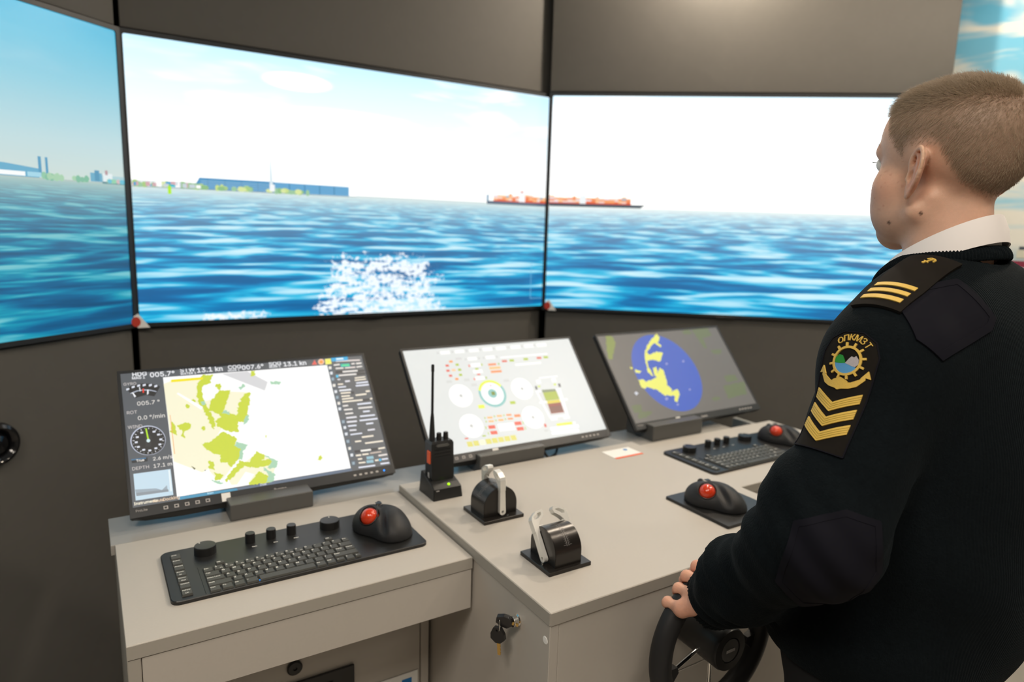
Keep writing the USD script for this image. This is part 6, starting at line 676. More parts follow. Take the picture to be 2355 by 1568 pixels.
def ear(q, s=-1):
    c = np.array([s * 74.0, -6.0, 8.0]); u = q - c; tip = math.radians(12)
    f = (u[..., 1] * math.cos(tip) + u[..., 2] * math.sin(tip)) / 1.06; v = (-u[..., 1] * math.sin(tip) + u[..., 2] * math.cos(tip)) / 1.06
    o = s * u[..., 0] - np.clip(-(f - 6) * 0.74, -2, 20)
    e = np.stack([f, v, o], -1)
    path = spline([(9, 1, -2), (11, 10, 0), (9, 21, 1.5), (1, 29, 2), (-9, 29, 2), (-15.5, 21, 1), (-17, 9, 0), (-14.5, -4, -1), (-9, -15, -1.5), (-3, -25, -2)], 3)
    d = np.full(q.shape[:-1], 1e3)
    for i in range(len(path) - 1): d = np.minimum(d, cap(e, path[i], path[i + 1], 3.5 + 0.4 * (i > 18)))
    d = smin(d, ell(e, (1, -25, -2), (7.5, 8.0, 4.2)), 4)
    for a, b in zip([(3, 22, -1), (-5, 14, -1), (-8, 3, -1.5), (-6, -8, -2)], [(-5, 14, -1), (-8, 3, -1.5), (-6, -8, -2), (1, -15, -2)]): d = smin(d, cap(e, a, b, 2.6), 2.5)
    d = smin(d, ell(e, (-3, 2, -6), (14, 27, 3.4)), 3)
    d = smin(d, cap(e, (10, -9, -1), (9, -1, -1), 3.6, 3.2), 3)
    d = smin(d, cap(e, (4, -18, -5), (-4, 20, -9), 8, 8), 4)
    d = smax(d, -ell(e, (3.5, -5, 1), (5.0, 8.5, 6)), 2.5)
    return d
def neck_f(q):
    d = cap(q, (0, -3, -20), (0, -15, -160), 49.5, 56)
    for s in (-1, 1): d = smin(d, cap(q, (s * 48, -14, -24), (s * 14, 14, -150), 8, 9), 22)
    return smin(d, cap(q, (0, 28, -112), (0, 36, -122), 14), 12)
def head_f(p):
    q = to_head(p); d = smin(skull(q), neck_f(q), 16)
    d = smin(d, ear(q, -1), 2.5); d = smin(d, ear(q, 1), 2.5)
    return d / 1000.0

# clothes ------------------------------------------------------------
S_, E_L, W_ = np.array([0.828, 0.456, 1.345]), np.array([0.728, 0.452, 1.140]), np.array([0.793, 0.638, 0.958])
def sleeve(p):
    d = cap(p, S_ + [0.016, -0.004, 0], E_L + [0.004, -0.002, 0.006], 0.062, 0.067)
    fore = cap(p, E_L, W_, 0.058, 0.050)
    d = smin(d, fore, 0.035)
    d = smin(d, sph(p, (0.772, 0.592, 1.010), 0.056), 0.03)
    d = smin(d, sph(p, (0.736, 0.498, 1.108), 0.060), 0.03)
    d = smin(d, sph(p, (0.733, 0.476, 1.186), 0.052), 0.025); d = smax(d, -cap(p, (0.66, 0.575, 1.135), (0.80, 0.60, 1.150), 0.024), 0.03)
    t = (p - W_) @ ((W_ - E_L) / np.linalg.norm(W_ - E_L))
    fold = 0.0035 * np.sin((t + 0.018 * np.sin(p[..., 2] * 70)) * 118) * np.clip(1 - np.abs(t + 0.06) / 0.10, 0, 1)
    fold += 0.0025 * np.sin((p[..., 2] - p[..., 1] * 0.9) * 105 + 3 * np.sin(p[..., 0] * 28)) * np.clip(1 - np.abs(p[..., 2] - 1.13) / 0.16, 0, 1)
    return d - fold
def torso(p):
    q = p.copy() if hasattr(p, 'copy') else p
    d = ell(p, (1.0, 0.468, 1.27), (0.200, 0.122, 0.20))
    d = smin(d, cap(p, (0.845, 0.462, 1.342), (1.155, 0.462, 1.342), 0.076), 0.05)
    d = smin(d, cap(p, (0.93, 0.462, 1.394), (1.07, 0.462, 1.394), 0.060), 0.06)
    d = smin(d, cap(p, (0.87, 0.462, 1.372), (0.97, 0.462, 1.420), 0.050, 0.050), 0.05); d = smin(d, cap(p, (1.13, 0.462, 1.372), (1.03, 0.462, 1.420), 0.050, 0.050), 0.05)
    d = smin(d, ell(p, (0.995, 0.478, 1.10), (0.182, 0.165, 0.26)), 0.06)
    d = smin(d, ell(p, (0.985, 0.500, 0.950), (0.184, 0.158, 0.13)), 0.05)
    w = 0.0035 * np.sin(p[..., 2] * 34 + p[..., 0] * 24) * np.clip((1.3 - p[..., 2]) * 5, 0, 1)
    return d - w
def sweater_f(p):
    d = torso(p)
    r = p.copy(); r[..., 0] = 2.0 - r[..., 0]
    d = smin(d, sleeve(p), 0.028)
    ra = smin(cap(r, (0.80, 0.462, 1.352), (0.725, 0.47, 1.12), 0.074, 0.062), cap(r, (0.725, 0.47, 1.12), (0.745, 0.50, 0.90), 0.060, 0.046), 0.03)
    d = smin(d, ra, 0.028)
    d = smax(d, -(p[..., 2] - 0.898), 0.012)
    n = to_head(p); d = smax(d, -cap(n, (0, -12, -60), (0, -16, -175), 60, 66) / 1000.0, 0.006)
    return d
def ribbed(p):
    return sweater_f(p)
SWT = skin_nets(sweater_f, (0.60, 0.25, 0.88), (1.40, 0.72, 1.52), 0.0055)
# cut the cuff end: drop faces beyond the wrist
ax = (W_ - E_L) / np.linalg.norm(W_ - E_L)

knit = Graph(); pos = knit.add('texture_coordinate', 'object'); px_, = [knit.add('separate_xyz', 'x', vector=pos)]; py_, pz_ = px_.replace('.x', '.y'), px_.replace('.x', '.z')
around = knit.m('add', knit.m('multiply', px_, 1.0), knit.m('multiply', py_, 0.8))
rib = knit.m('multiply', knit.m('sine', knit.m('multiply', knit.m('add', px_, knit.m('multiply', py_, 0.35)), 2100.0)), knit.sstep(px_, -0.17, -0.10))
stitch = knit.noise(knit.xyz(knit.m('multiply', px_, 420.0), knit.m('multiply', py_, 420.0), knit.m('multiply', pz_, 300.0)), 1.0, 2.0)
hgt = knit.m('add', knit.m('multiply', rib, 0.28), stitch)
fz = knit.noise(pos, 130.0, 4.0, 0.7)
MAT['knit'] = knit.make('navy_knit', knit.add('principled_bsdf', 'BSDF', base_color=knit.mix(fz, (0.0022, 0.0034, 0.0042), (0.0055, 0.0085, 0.0105)), roughness=0.95, specular_ior_level=0.08, sheen_weight=0.02, sheen_roughness=0.45, sheen_tint=(0.45, 0.62, 0.72), normal=knit.add('bump', 'normal', height=hgt, strength=0.7, distance=0.0012)))
MAT['twill'] = plain('navy_twill', (0.006, 0.006, 0.010), 0.85, 0.12, bump=(1400, 0.3, 0.0004), vary=0.15, scale=60)
MAT['felt'] = plain('black_felt', (0.012, 0.010, 0.008), 0.9, 0.12, bump=(1600, 0.4, 0.0005), vary=0.2, scale=120)
MAT['gold'] = plain('gold_thread', (0.70, 0.46, 0.085), 0.55, 0.4, bump=(2600, 0.6, 0.0005), vary=0.18, scale=900)
MAT['gold_dark'] = plain('gold_thread_shadow', (0.36, 0.25, 0.03), 0.6, 0.3)
MAT['cotton'] = plain('white_cotton', (0.80, 0.76, 0.74), 0.75, 0.25, bump=(1500, 0.15, 0.0003))
MAT['trousers'] = plain('black_trousers', (0.010, 0.010, 0.011), 0.8, 0.25, vary=0.2, scale=30)
MAT['shoe'] = plain('black_leather', (0.012, 0.011, 0.010), 0.3, 0.5)
part(man, 'sweater', mine(SWT), MAT['knit'], True)

# hand round the rim ---------------------------------------------------
def rim_pt(deg, a, b): q = math.radians(deg); return HUBC + np.array([math.cos(q) * (RIMR + a), b, math.sin(q) * (RIMR + a)])
FING = [(106, 0.0096, 0.62, 0.003), (116, 0.0098, 0.62, 0.006), (126, 0.0094, 0.50, 0.009), (137.5, 0.0088, 0.62, 0.009)]
WR = W_ + np.array([0.004, -0.012, 0.002])
def hand_f(p):
    d = np.full(p.shape[:-1], 1e3); mcps = []
    for deg, r, k, e in FING:
        m, pi_, di, ti = rim_pt(deg, 0.0270 - e, -0.019), rim_pt(deg + 1.0, 0.0245 - e, 0.017 * k), rim_pt(deg + 1.5, 0.006, 0.0315 * k), rim_pt(deg + 1.5, -0.017, 0.024 * k)
        mcps.append(m)
        f = smin(cap(p, m, pi_, r * 1.06, r), cap(p, pi_, di, r, r * 0.9), 0.003); f = smin(f, cap(p, di, ti, r * 0.9, r * 0.78), 0.003)
        f = smin(f, sph(p, pi_, r * 1.07), 0.003)
        d = smin(d, f, 0.0022)
    palm = np.full(p.shape[:-1], 1e3)
    for i, m in enumerate(mcps):
        w = WR + np.array([0.011, 0, 0.007]) * (1 - i * 0.62)
        palm = smin(palm, cap(p, m, w, 0.0118, 0.0165), 0.012)
        palm = smin(palm, sph(p, m + (rim_pt(115, 0.0325, -0.016) - rim_pt(115, 0.030, -0.016)), 0.0112), 0.006)
    for a, b in zip(mcps, mcps[1:]): palm = smin(palm, cap(p, a, b, 0.0095), 0.006)
    d = smin(d, palm, 0.006)
    th = [WR + np.array([0.016, 0.006, 0.0]), rim_pt(96, 0.020, -0.030), rim_pt(91, 0.004, -0.030), rim_pt(88, -0.012, -0.018)]     # thumb closes on the near side
    for (a, b), (r1, r2) in zip(zip(th, th[1:]), ((0.015, 0.0115), (0.0112, 0.0100), (0.0100, 0.0085))): d = smin(d, cap(p, a, b, r1, r2), 0.006)
    d = smin(d, cap(p, WR, WR - ax * 0.10, 0.0265, 0.030), 0.016)
    rim = np.stack([np.sqrt((p[..., 0] - HUBC[0]) ** 2 + (p[..., 2] - HUBC[2]) ** 2) - RIMR, p[..., 1] - HUBC[1]], -1)
    d = smax(d, -(np.linalg.norm(rim * np.array([1, 1.05]), axis=-1) - TUBE - 0.0002), 0.002)        # the skin lies on the rim
    return d
# BODY -----------------------------------------------------------------
def inner_f(p):      # what the clothes hide: trunk, arms, legs
    d = ell(p, (1.0, 0.468, 1.24), (0.165, 0.095, 0.22)); d = smin(d, ell(p, (1.0, 0.475, 1.00), (0.140, 0.105, 0.20)), 0.06)
    d = smin(d, cap(p, (0.86, 0.462, 1.345), (1.14, 0.462, 1.345), 0.045), 0.05); d = smin(d, cap(p, (0.995, 0.475, 1.33), (0.995, 0.482, 1.44), 0.050), 0.03)
    d = smin(d, cap(p, S_ + [0.03, 0, -0.01], E_L, 0.042, 0.036), 0.03); d = smin(d, cap(p, E_L, WR, 0.036, 0.024), 0.02)
    d = smin(d, cap(p, (1.175, 0.462, 1.335), (1.275, 0.47, 1.12), 0.042, 0.036), 0.03); d = smin(d, cap(p, (1.275, 0.47, 1.12), (1.255, 0.50, 0.87), 0.036, 0.026), 0.02)
    d = smin(d, ell(p, (1.255, 0.505, 0.80), (0.020, 0.040, 0.075)), 0.02)
    for s in (-1, 1):
        d = smin(d, cap(p, (1.0 + s * 0.085, 0.48, 0.90), (1.0 + s * 0.092, 0.475, 0.50), 0.075, 0.050), 0.03); d = smin(d, cap(p, (1.0 + s * 0.092, 0.475, 0.50), (1.0 + s * 0.095, 0.465, 0.07), 0.050, 0.036), 0.02)
    return d
def solid(m):
    return manifold3d.Manifold(manifold3d.Mesh(np.asarray(m.vertices, np.float32), np.asarray(m.faces, np.uint32)))
HEADM = skin_nets(head_f, (0.88, 0.35, 1.415), (1.12, 0.66, 1.74), 0.0021)
HANDM = skin_nets(hand_f, (0.70, 0.52, 0.86), (0.92, 0.77, 1.06), 0.0018)
INNER = skin_nets(inner_f, (0.60, 0.33, 0.02), (1.40, 0.70, 1.50), 0.011)
try:
    u = solid(INNER) + solid(HANDM) + solid(HEADM); mm = u.to_mesh(); BODY = trimesh.Trimesh(mm.vert_properties[:, :3], mm.tri_verts, process=False)
    if len(BODY.faces) < 0.6 * (len(HEADM.faces) + len(HANDM.faces)): raise ValueError
except Exception:
    BODY = cat(INNER, HANDM, HEADM)
def stepf(x, a, b): t = np.clip((x - a) / (b - a), 0, 1); return t * t * (3 - 2 * t)
HY_ = np.array([-130, -75, -62, -50, -40, -30, -18, -6, 8, 20, 32, 46, 58, 70, 82, 130.0])
HZ_ = np.array([-38, -38, -33, -16, 10, 30, 37, 38, 34, 24, 36, 56, 80, 91, 97, 97.0])
def hairiness(q):
    z0 = np.interp(q[..., 1], HY_, HZ_); back = q[..., 1] < 20
    return stepf(q[..., 2] - z0, -2, np.where(back, 30, 22)) * ((np.abs(q[..., 0]) < 80) & (np.linalg.norm(q - np.array([0, 0, 40]), axis=-1) < 160))
BV = np.array(BODY.vertices); hq = to_head(BV); on_head = BV[:, 2] > 1.42
skin = np.tile(np.array((0.66, 0.40, 0.285)), (len(BV), 1))
nz = meshkit.fbm(BV * 55, 4)[:, None]; skin *= 0.90 + 0.20 * nz
fine = meshkit.noise(BV * 420)[:, None]; skin *= 0.96 + 0.08 * fine
earness = np.clip(1 - np.linalg.norm((np.abs(hq) * [1, 0, 0] + hq * [0, 1, 1] - [84, -10, 8]) / [14, 24, 38], axis=1), 0, 1)[:, None]
skin = skin * (1 - 0.55 * np.minimum(earness * 2.2, 1)) + 0.55 * np.minimum(earness * 2.2, 1) * np.array((0.62, 0.26, 0.18))
cheek = np.clip(1 - np.linalg.norm((np.abs(hq) * [1, 0, 0] + hq * [0, 1, 1] - [58, 50, -12]) / [26, 32, 30], axis=1), 0, 1)[:, None]
skin = skin * (1 - 0.5 * cheek) + 0.5 * cheek * np.array((0.58, 0.27, 0.19))
spots = stepf(meshkit.noise(BV * 190, 3), 0.74, 0.90)[:, None] * np.minimum(cheek * 2.5, 1); skin = skin * (1 - 0.55 * spots) + 0.55 * spots * np.array((0.34, 0.11, 0.07))
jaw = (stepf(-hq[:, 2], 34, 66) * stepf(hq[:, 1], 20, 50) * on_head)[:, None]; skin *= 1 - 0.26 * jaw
for c in ((-62, -12, -44), (-50, 36, -52)):
    r = np.linalg.norm(hq - np.array(c), axis=1); near = r < 40
    k = np.where(on_head)[0][np.argmin(r[on_head])]; dd = np.linalg.norm(hq - hq[k], axis=1); w = (1 - stepf(dd, 1.6, 3.4))[:, None]; skin = skin * (1 - 0.85 * w) + 0.85 * w * np.array((0.06, 0.025, 0.015))
hd = (hairiness(hq) * on_head * (1 - np.minimum(earness[:, 0] * 3, 1)))[:, None]
skin = skin * (1 - 0.72 * hd) + 0.72 * hd * np.array((0.17, 0.125, 0.085))
hand_w = (BV[:, 2] < 1.05)[:, None]; skin = np.where(hand_w, skin * np.array((0.98, 0.84, 0.82)), skin)
g = Graph(); pos = g.add('texture_coordinate', 'object')
MAT['skin'] = g.make('skin', g.add('principled_bsdf', 'BSDF', base_color=g.add('attribute', 'color', attribute='tint'), roughness=0.5, specular_ior_level=0.35, subsurface_weight=0.18, subsurface_scale=0.004, subsurface_radius=(1.0, 0.35, 0.2), normal=g.add('bump', 'normal', height=g.noise(pos, 900.0, 3.0), strength=0.22, distance=0.0005)))
part(man, 'body', mine(BODY), MAT['skin'], True, col=skin, vcol=True)
for s in (-1, 1):
    part(man, 'eye', mine(T(trimesh.creation.icosphere(subdivisions=3, radius=0.0118), *from_head((s * 31, 77, 27)))), MAT['paper'], True)
    iris = placed(lathe([(0, 0), (0.0056, 0), (0.0050, 0.0008), (0, 0.0012)], 20), basis(from_head((s * 31, 88.2, 27)), (1, 0, 0), (0, 0, 1), (0, -1, 0))); iris = rot(iris, PI, (0, 0, 1), from_head((s * 31, 88.2, 27)))
    part(man, 'iris', mine(iris), MAT['stand'], True)

# hair: thousands of short strands, longer on top
rng = np.random.default_rng(11)
pts, fi = trimesh.sample.sample_surface(HEADM, 150000, seed=7)
nrm = HEADM.face_normals[fi]; q = to_head(pts); dens = hairiness(q)
top = stepf(q[:, 2], 84, 112)
ok = rng.random(len(q)) < dens * (0.50 + 0.4 * top); ok &= ~((np.abs(q[:, 0]) > 66) & (np.abs(q[:, 1] + 8) < 26) & (q[:, 2] < 44))
q, nrm, pts, top, dens = q[ok], nrm[ok], pts[ok], top[ok], dens[ok]
nh = np.stack([nrm[:, 0] * ch + nrm[:, 1] * sh, -nrm[:, 0] * sh + nrm[:, 1] * ch, nrm[:, 2]], 1)
flow = np.stack([np.sign(q[:, 0]) * 0.15 * (1 - top), 0.45 + 0.45 * top * np.clip(q[:, 1] / 60 + 0.3, 0.1, 1), -0.75 * (1 - top) + 0.15 * top], 1)
flow = flow - nh * (flow * nh).sum(1)[:, None]; flow /= np.linalg.norm(flow, axis=1)[:, None] + 1e-6
length = (2.6 + 3.4 * dens) * (1 - top) + top * (13.0 + 4.0 * stepf(q[:, 1], 30, 75)) ; length *= rng.uniform(0.75, 1.15, len(q))
stand = (0.42 + 0.55 * top)[:, None]
jit = rng.normal(0, 0.16, (len(q), 3))
d1 = nh * stand + flow * (1.0 - 0.35 * top[:, None]) + jit; d1 /= np.linalg.norm(d1, axis=1)[:, None]
d2 = nh * (stand * 0.75) + flow * 1.1 + jit * 1.5; d2 /= np.linalg.norm(d2, axis=1)[:, None]
P0 = q - nh * 0.5; P1 = P0 + d1 * (length * 0.55)[:, None]; P2 = P1 + d2 * (length * 0.5)[:, None]
W3 = from_head(np.stack([P0, P1, P2], 1).reshape(-1, 3)) - ROOT
def strands(name, W3, n, w0, w1, mat):
    cv = UsdGeom.BasisCurves.Define(stage, numbered(str(man.GetPath()) + '/' + name)); cv.CreateTypeAttr('linear'); cv.CreateCurveVertexCountsAttr(Vt.IntArray.FromNumpy(np.full(n, 3, np.int32)))
    cv.CreatePointsAttr(Vt.Vec3fArray.FromNumpy(W3.astype(np.float32))); cv.CreateWidthsAttr(Vt.FloatArray.FromNumpy(np.tile(np.array([w0, (w0 + w1) / 2, w1], np.float32), n))); cv.SetWidthsInterpolation('vertex')
    UsdShade.MaterialBindingAPI.Apply(cv.GetPrim()).Bind(mat); return cv.GetPrim()
g = Graph(); pos = g.add('texture_coordinate', 'object'); f = g.noise(pos, 700.0, 2.0)
MAT['hair'] = g.make('fair_brown_hair', g.add('principled_bsdf', 'BSDF', base_color=g.mix(f, (0.13, 0.088, 0.052), (0.46, 0.345, 0.225)), roughness=0.42, specular_ior_level=0.5))
keys(strands('hair', W3, len(q), 0.00026, 0.00012, MAT['hair']), kind='stuff')
# eyebrows and lashes
W4 = []
for s in (-1, 1):
    for k in range(170):
        t = rng.random(); a = np.array([s * (14 + 36 * t), 94 - 24 * t ** 1.6, 44 + 5 * math.sin(t * 2.6) + rng.uniform(-2.8, 2.8)]); b = np.array([s * 0.75, -0.3, 0.35]) * 8 + rng.normal(0, 1, 3)
        W4 += [a, a + b * 0.5 + [0, 1.2, 0], a + b + [0, 1.0, 0]]
    for k in range(26):
        t = k / 25; a = np.array([s * (20 + 24 * t), 90.5 - 7 * t * t, 31 - 2 * t]); W4 += [a, a + np.array([s * 1.0 * (t - .3), 2.6, 0.2]), a + np.array([s * 2.5 * (t - .2), 4.6, 1.2])]
W4 = from_head(np.array(W4)) - ROOT
strands('eyebrow', W4, len(W4) // 3, 0.00030, 0.00012, plain('dark_brow_hair', (0.045, 0.028, 0.018), 0.5))

# collar, neckband, cuff -----------------------------------------------
NC = np.array([0.995, 0.487])
def band(prof_fn, n=200, a0=0.0, a1=2 * PI, closed=True):
    """Sheet swept round the neck; prof_fn(angle from the front) gives (radius, height) pairs."""
    A = np.linspace(a0, a1, n, endpoint=not closed); V, k = [], None
    for a in A:
        pr = prof_fn(a); k = len(pr)
        for r, z in pr: V.append((NC[0] + math.sin(a) * r, NC[1] + math.cos(a) * r * 1.02, z))
    F = []; m = n if closed else n - 1
    for i in range(m):
        j = (i + 1) % n
        for b in range(k):
            c = (b + 1) % k; F += [[i * k + b, j * k + b, j * k + c], [i * k + b, j * k + c, i * k + c]]
    if not closed:
        for b in range(1, k - 1): F += [[0, b, b + 1], [(n - 1) * k, (n - 1) * k + b + 1, (n - 1) * k + b]]
    mesh = trimesh.Trimesh(np.array(V), np.array(F), process=False); trimesh.repair.fix_normals(mesh); return mesh
ztop = lambda a: 1.494 - 0.038 * math.cos(a)
def leaf(a):
    c = math.cos(a); zt = ztop(a); h = 0.034 + 0.012 * max(c, 0) ** 1.5 + 0.016 * max(c - 0.72, 0) / 0.28; t = 0.0011; rt = 0.0610; rb = 0.0725 + 0.004 * max(c, 0)
    return [(rt, zt), (rt + 0.002, zt + 0.0006), ((rt + rb) / 2 + 0.003, zt - h * 0.45), (rb + t, zt - h), (rb - t, zt - h + 0.0004), ((rt + rb) / 2 + 0.0005, zt - h * 0.45), (rt, zt - 0.002)]
part(man, 'collar', mine(band(leaf, 160, 0.16, 2 * PI - 0.16, False)), MAT['cotton'], 40)
part(man, 'collar_stand', mine(band(lambda a: [(0.0585, ztop(a) - 0.001), (0.0600, ztop(a) - 0.001), (0.0660, ztop(a) - 0.050), (0.0640, ztop(a) - 0.050)], 120)), MAT['cotton'], 40)
def nb(a):
    c = math.cos(a); z = 1.4705 - 0.014 * c - 0.034 * max(c - 0.2, 0) ** 1.4; r = 0.0725 + 0.001 * c; out = []
    rb_ = 0.0007 * math.sin(a * 120)
    for k in range(14):
        t = k / 14 * 2 * PI; s_ = 0.0042 * math.cos(t); u = 0.0105 * math.sin(t)
        out.append((r + s_ - u * 0.40 + (rb_ if math.cos(t) > -0.3 or math.sin(t) > 0.3 else 0), z + u * 0.85 + s_ * 0.4))
    return out
part(man, 'neckband', mine(band(nb, 920)), MAT['knit'], True)
cuff = []
e1_ = np.cross(ax, [0, 0, 1]); e1_ /= np.linalg.norm(e1_); e2_ = np.cross(ax, e1_)
nA, V, F = 240, [], []
for i in range(nA):
    a = i / nA * 2 * PI; rib_ = 0.0009 * math.sin(a * 44)
    for (l, r) in ((-0.030, 0.043), (0.010, 0.046), (0.036, 0.0455), (0.044, 0.0435), (0.046, 0.040), (0.040, 0.0375), (0.0, 0.036), (-0.03, 0.036)):
        V.append(W_ + ax * l + (e1_ * math.cos(a) * 0.92 + e2_ * math.sin(a)) * (r + rib_ * (r > 0.039)))
for i in range(nA):
    j = (i + 1) % nA
    for b in range(8): c = (b + 1) % 8; F += [[i * 8 + b, i * 8 + c, j * 8 + c], [i * 8 + b, j * 8 + c, j * 8 + b]]
cf = trimesh.Trimesh(np.array(V), np.array(F), process=False); trimesh.repair.fix_normals(cf)
part(man, 'cuff', mine(cf), MAT['knit'], True)

# badges sewn on the sweater --------------------------------------------
class Sewn:
    def __init__(s, o, u, v):
        s.o = np.array(o, float); s.u = np.array(u, float) / np.linalg.norm(u); v = np.array(v, float); v -= s.u * (v @ s.u); s.v = v / np.linalg.norm(v); s.n = np.cross(s.u, s.v)
    def flat(s, pts): d = np.array(pts, float) - s.o; return [(float(p @ s.u), float(p @ s.v)) for p in d]
    def wrap(s, poly, h, base=0.0, size=0.004):
        m = ext(poly, h) if not isinstance(poly, trimesh.Trimesh) else poly
        v, f = trimesh.remesh.subdivide_to_size(m.vertices, m.faces, size, max_iter=12); v = np.array(v)
        p = s.o + v[:, :1] * s.u + v[:, 1:2] * s.v + s.n * 0.045
        p = trace(sweater_f, p, -s.n, 0.0); e = 1e-4
        gr = np.stack([sweater_f(p + np.eye(3)[k] * e) - sweater_f(p - np.eye(3)[k] * e) for k in range(3)], 1); gr /= np.linalg.norm(gr, axis=1)[:, None]
        return mine(trimesh.Trimesh(p + gr * (base + v[:, 2:3]), f, process=True))
mmp = lambda *p: Polygon([(x / 1000, y / 1000) for x, y in p])
EM = Sewn((0.750, 0.4655, 1.318), (0, -1, 0.02), (0.39, 0.015, 0.92))
outline = mmp((-34, -74), (34, -74), (35, 48), (28, 64), (12, 73), (-12, 73), (-28, 64), (-35, 48)).buffer(0.0015)
badge = part(man, 'sleeve_badge', EM.wrap(outline, 0.0016, 0.0002, 0.004), MAT['felt'], 40, label='black sleeve badge with gold emblem and three chevrons')
part(badge, 'stitched_edge', EM.wrap(outline.difference(outline.buffer(-0.0014)), 0.0024, 0.0004, 0.004), MAT['twill'], 40)
def at(a, b): return (b, 74 - a)       # millimetres down from the top, and to the right
rc = np.array(at(36, 2.0)) / 1000
ringp = Point(*rc).buffer(0.0180, quad_segs=16).difference(Point(*rc).buffer(0.0152, quad_segs=16))
spk = [affinity.translate(affinity.rotate(sbox(-0.0013, 0.0165, 0.0013, 0.0225), 15 + 30 * k, origin=(0, 0)), *rc) for k in range(12)]
part(badge, 'wheel_emblem', EM.wrap(unary_union([ringp] + spk), 0.0018, 0.0018, 0.003), MAT['gold'], 40, label='gold ship wheel ring')
inn = Point(*rc).buffer(0.0152, quad_segs=16)
def loc(*p): return Polygon([(rc[0] + x / 1000, rc[1] + y / 1000) for x, y in p]).buffer(0).intersection(inn)
MAT['sea_blue'] = plain('blue_thread', (0.10, 0.33, 0.62), 0.6, 0.3, bump=(2600, 0.6, 0.0005)); MAT['leaf_green'] = plain('green_thread', (0.02, 0.27, 0.04), 0.6, 0.3, bump=(2600, 0.6, 0.0005)); MAT['rock_grey'] = plain('grey_thread', (0.47, 0.43, 0.45), 0.6, 0.3, bump=(1600, 0.8, 0.0008), vary=0.25, scale=1200)
part(badge, 'embroidered_sea', EM.wrap(loc((-16, -3.5), (-8, -4), (0, -3), (8, -5.5), (16, -7), (16, -16), (-16, -16)), 0.0010, 0.0018, 0.003), MAT['sea_blue'], 40)
part(badge, 'embroidered_hill', EM.wrap(loc((-16, -3), (-15, 3), (-11, 6.5), (-7, 6), (-3, 1), (-1, -3), (-8, -4)), 0.0012, 0.0018, 0.003), MAT['leaf_green'], 40)
part(badge, 'embroidered_rock', EM.wrap(loc((-1, -3), (3, 3.5), (5, 6), (8, 5), (10, 7), (14, 3), (15, -2), (12, -6), (8, -5.5)), 0.0012, 0.0018, 0.003), MAT['rock_grey'], 40)
anc = [mmp(at(70.5, 0), at(62, 8), at(61, 14), at(56, 22), at(50.5, 27.5), at(54.5, 28), at(64, 21), at(68, 13)), mmp(at(70.5, 0), at(62, -8), at(61, -14), at(56, -22), at(50.5, -27.5), at(54.5, -28), at(64, -21), at(68, -13)), mmp(at(71.5, 0), at(66, 11), at(60, 9), at(58, 4), at(56.5, 0), at(58, -4), at(60, -9), at(66, -11)),
       mmp(at(44, 29.5), at(52, 33), at(51.5, 28), at(53.5, 23.5)), mmp(at(44, -29.5), at(52, -33), at(51.5, -28), at(53.5, -23.5))]
part(badge, 'anchor_emblem', EM.wrap(unary_union([a_.buffer(0.0004) for a_ in anc]), 0.0016, 0.0018, 0.003), MAT['gold'], 40, label='gold anchor')
lets = []
for k, chh in enumerate('ОПКМЗТ'):
    m = text(chh, 0.0078, 0.0014, False, True); a = math.radians(34 - k * 15.2); m.apply_translation((0, 0.0250, 0)); m = rot(m, a, (0, 0, 1)); m.apply_translation((rc[0], rc[1], 0)); lets.append(m)
    part(badge, 'badge_letter', EM.wrap(m, 0.0014, 0.0018, 0.004), MAT['gold'], 40)
for k in range(3):
    a0 = 71.5 + 19.4 * k; chev = mmp(at(a0, -30), at(a0 + 17, 0), at(a0, 30), at(a0 + 12, 30), at(a0 + 29, 0), at(a0 + 12, -30))
    cv_ = part(badge, 'chevron', EM.wrap(chev, 0.0018, 0.0018, 0.003), MAT['gold'], 40)
    gro = [mmp(at(a0 + o, -30), at(a0 + 17 + o, 0), at(a0 + o, 30), at(a0 + o + 0.55, 30), at(a0 + 17.55 + o, 0), at(a0 + o + 0.55, -30)) for o in (2.9, 5.8, 8.7)]
    for gp in gro: part(badge, 'stitch_line', EM.wrap(gp, 0.0002, 0.0037, 0.003), MAT['gold_dark'], 40)

EP = Sewn((0.860, 0.4600, 1.446), (0.866, -0.06, 0.489), (0.06, 1.0, 0.02))
strap = sbox(-0.060, -0.0300, 0.062, 0.0300).buffer(0.0008)
ep = part(man, 'shoulder_strap', EM and EP.wrap(strap, 0.0045, 0.0006, 0.004), MAT['felt'], 40, label='black shoulder strap with three gold bars')
for k in range(3): x = -0.0455 + k * 0.0140; part(ep, 'gold_bar', EP.wrap(sbox(x - 0.0036, -0.0235, x + 0.0036, 0.0240), 0.0014, 0.0052, 0.003), MAT['gold'], 40)
sa = unary_union([LineString([(0, -6), (0, 6)]).buffer(0.9), LineString([(-3, 3.5), (3, 3.5)]).buffer(0.8), LineString([(-5, -2), (-3.5, -5.5), (0, -6.5), (3.5, -5.5), (5, -2)]).buffer(1.0), Point(0, 7).buffer(1.6)])
part(ep, 'small_anchor', EP.wrap(affinity.translate(affinity.rotate(affinity.scale(sa, 0.001, 0.001, origin=(0, 0)), 62, origin=(0, 0)), 0.044, -0.004), 0.0014, 0.0052, 0.003), MAT['gold'], 40)
SPt = Sewn((0.855, 0.405, 1.415), (0.85, -0.45, 0.28), (-0.25, 0.2, 0.95)); SPt.n = np.array([-0.46, -0.62, 0.64]) / np.linalg.norm([-0.46, -0.62, 0.64]); SPt.u = np.array([0.80, -0.60, 0.0]); SPt.v = np.cross(SPt.n, SPt.u)
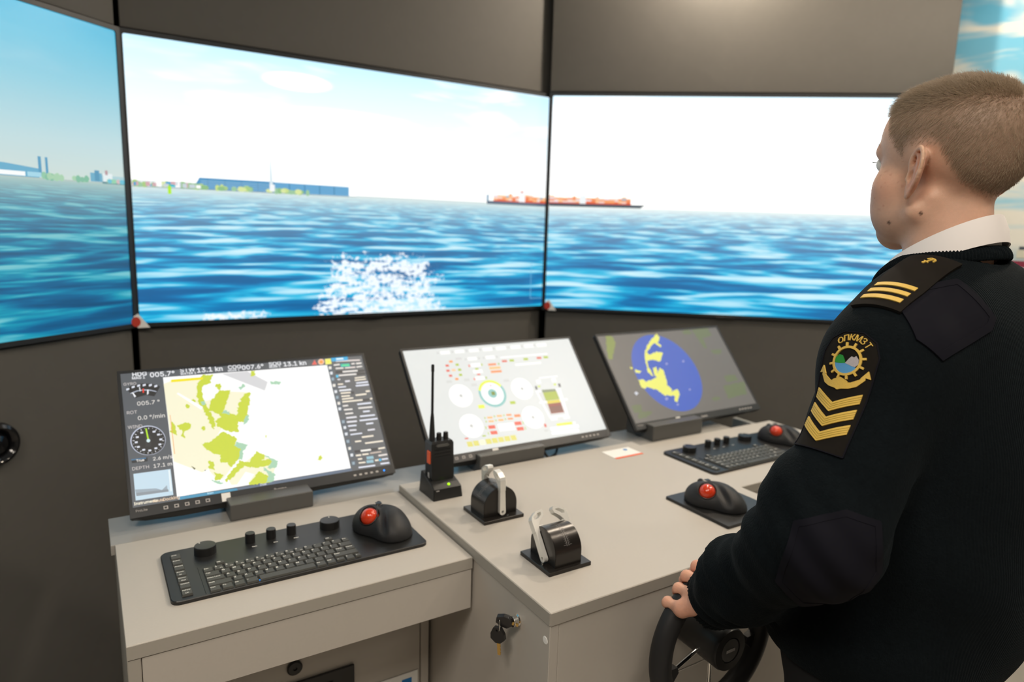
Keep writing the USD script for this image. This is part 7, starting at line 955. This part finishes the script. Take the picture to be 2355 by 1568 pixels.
pp = Polygon(SPt.flat([(0.830, 0.452, 1.432), (0.812, 0.430, 1.411), (0.803, 0.407, 1.386), (0.8194, 0.3865, 1.3655), (0.900, 0.377, 1.396), (0.911, 0.379, 1.408), (0.900, 0.396, 1.431), (0.893, 0.416, 1.450)])).buffer(0.002)
sp = part(man, 'shoulder_patch', SPt.wrap(pp, 0.0016, 0.0004, 0.005), MAT['twill'], 40, label='smooth navy cloth shoulder patch')
part(sp, 'hem', SPt.wrap(pp.difference(pp.buffer(-0.0085)), 0.0009, 0.0018, 0.004), MAT['twill'], 40)
EB = Sewn((0.690, 0.410, 1.150), (0.55, -0.80, 0.0), (0.15, 0.1, 0.98))
pe = Polygon(EB.flat([(0.662, 0.438, 1.178), (0.698, 0.4056, 1.197), (0.728, 0.387, 1.186), (0.735, 0.384, 1.13), (0.720, 0.405, 1.075), (0.690, 0.440, 1.070), (0.668, 0.458, 1.100)])).buffer(0.004)
eb = part(man, 'elbow_patch', EB.wrap(pe, 0.0015, 0.0004, 0.005), MAT['twill'], 40, label='smooth navy cloth elbow patch')
part(eb, 'hem', EB.wrap(pe.difference(pe.buffer(-0.007)), 0.0008, 0.0017, 0.004), MAT['twill'], 40)

# trousers and shoes ------------------------------------------------------
def trous(p):
    d = ell(p, (0.995, 0.492, 0.900), (0.172, 0.140, 0.105))
    for s in (-1, 1):
        d = smin(d, cap(p, (1.0 + s * 0.085, 0.492, 0.86), (1.0 + s * 0.092, 0.485, 0.50), 0.092, 0.075), 0.02); d = smin(d, cap(p, (1.0 + s * 0.092, 0.485, 0.50), (1.0 + s * 0.095, 0.470, 0.05), 0.075, 0.064), 0.02)
    d = smax(d, -(p[..., 2] - 0.035), 0.004); d = smax(d, p[..., 2] - 0.955, 0.01)
    return d
part(man, 'trousers', mine(skin_nets(trous, (0.75, 0.30, 0.02), (1.25, 0.68, 0.98), 0.009)), MAT['trousers'], True)
for s in (-1, 1):
    cx = 1.0 + s * 0.098
    def shoe(p): d = ell(p, (cx, 0.545, 0.035), (0.046, 0.130, 0.040)); d = smin(d, cap(p, (cx, 0.465, 0.035), (cx, 0.462, 0.085), 0.042, 0.038), 0.03); return smax(d, -(p[..., 2] - 0.0015), 0.003)
    part(man, 'shoe', mine(skin_nets(shoe, (cx - 0.07, 0.38, -0.01), (cx + 0.07, 0.70, 0.14), 0.006)), MAT['shoe'], True)
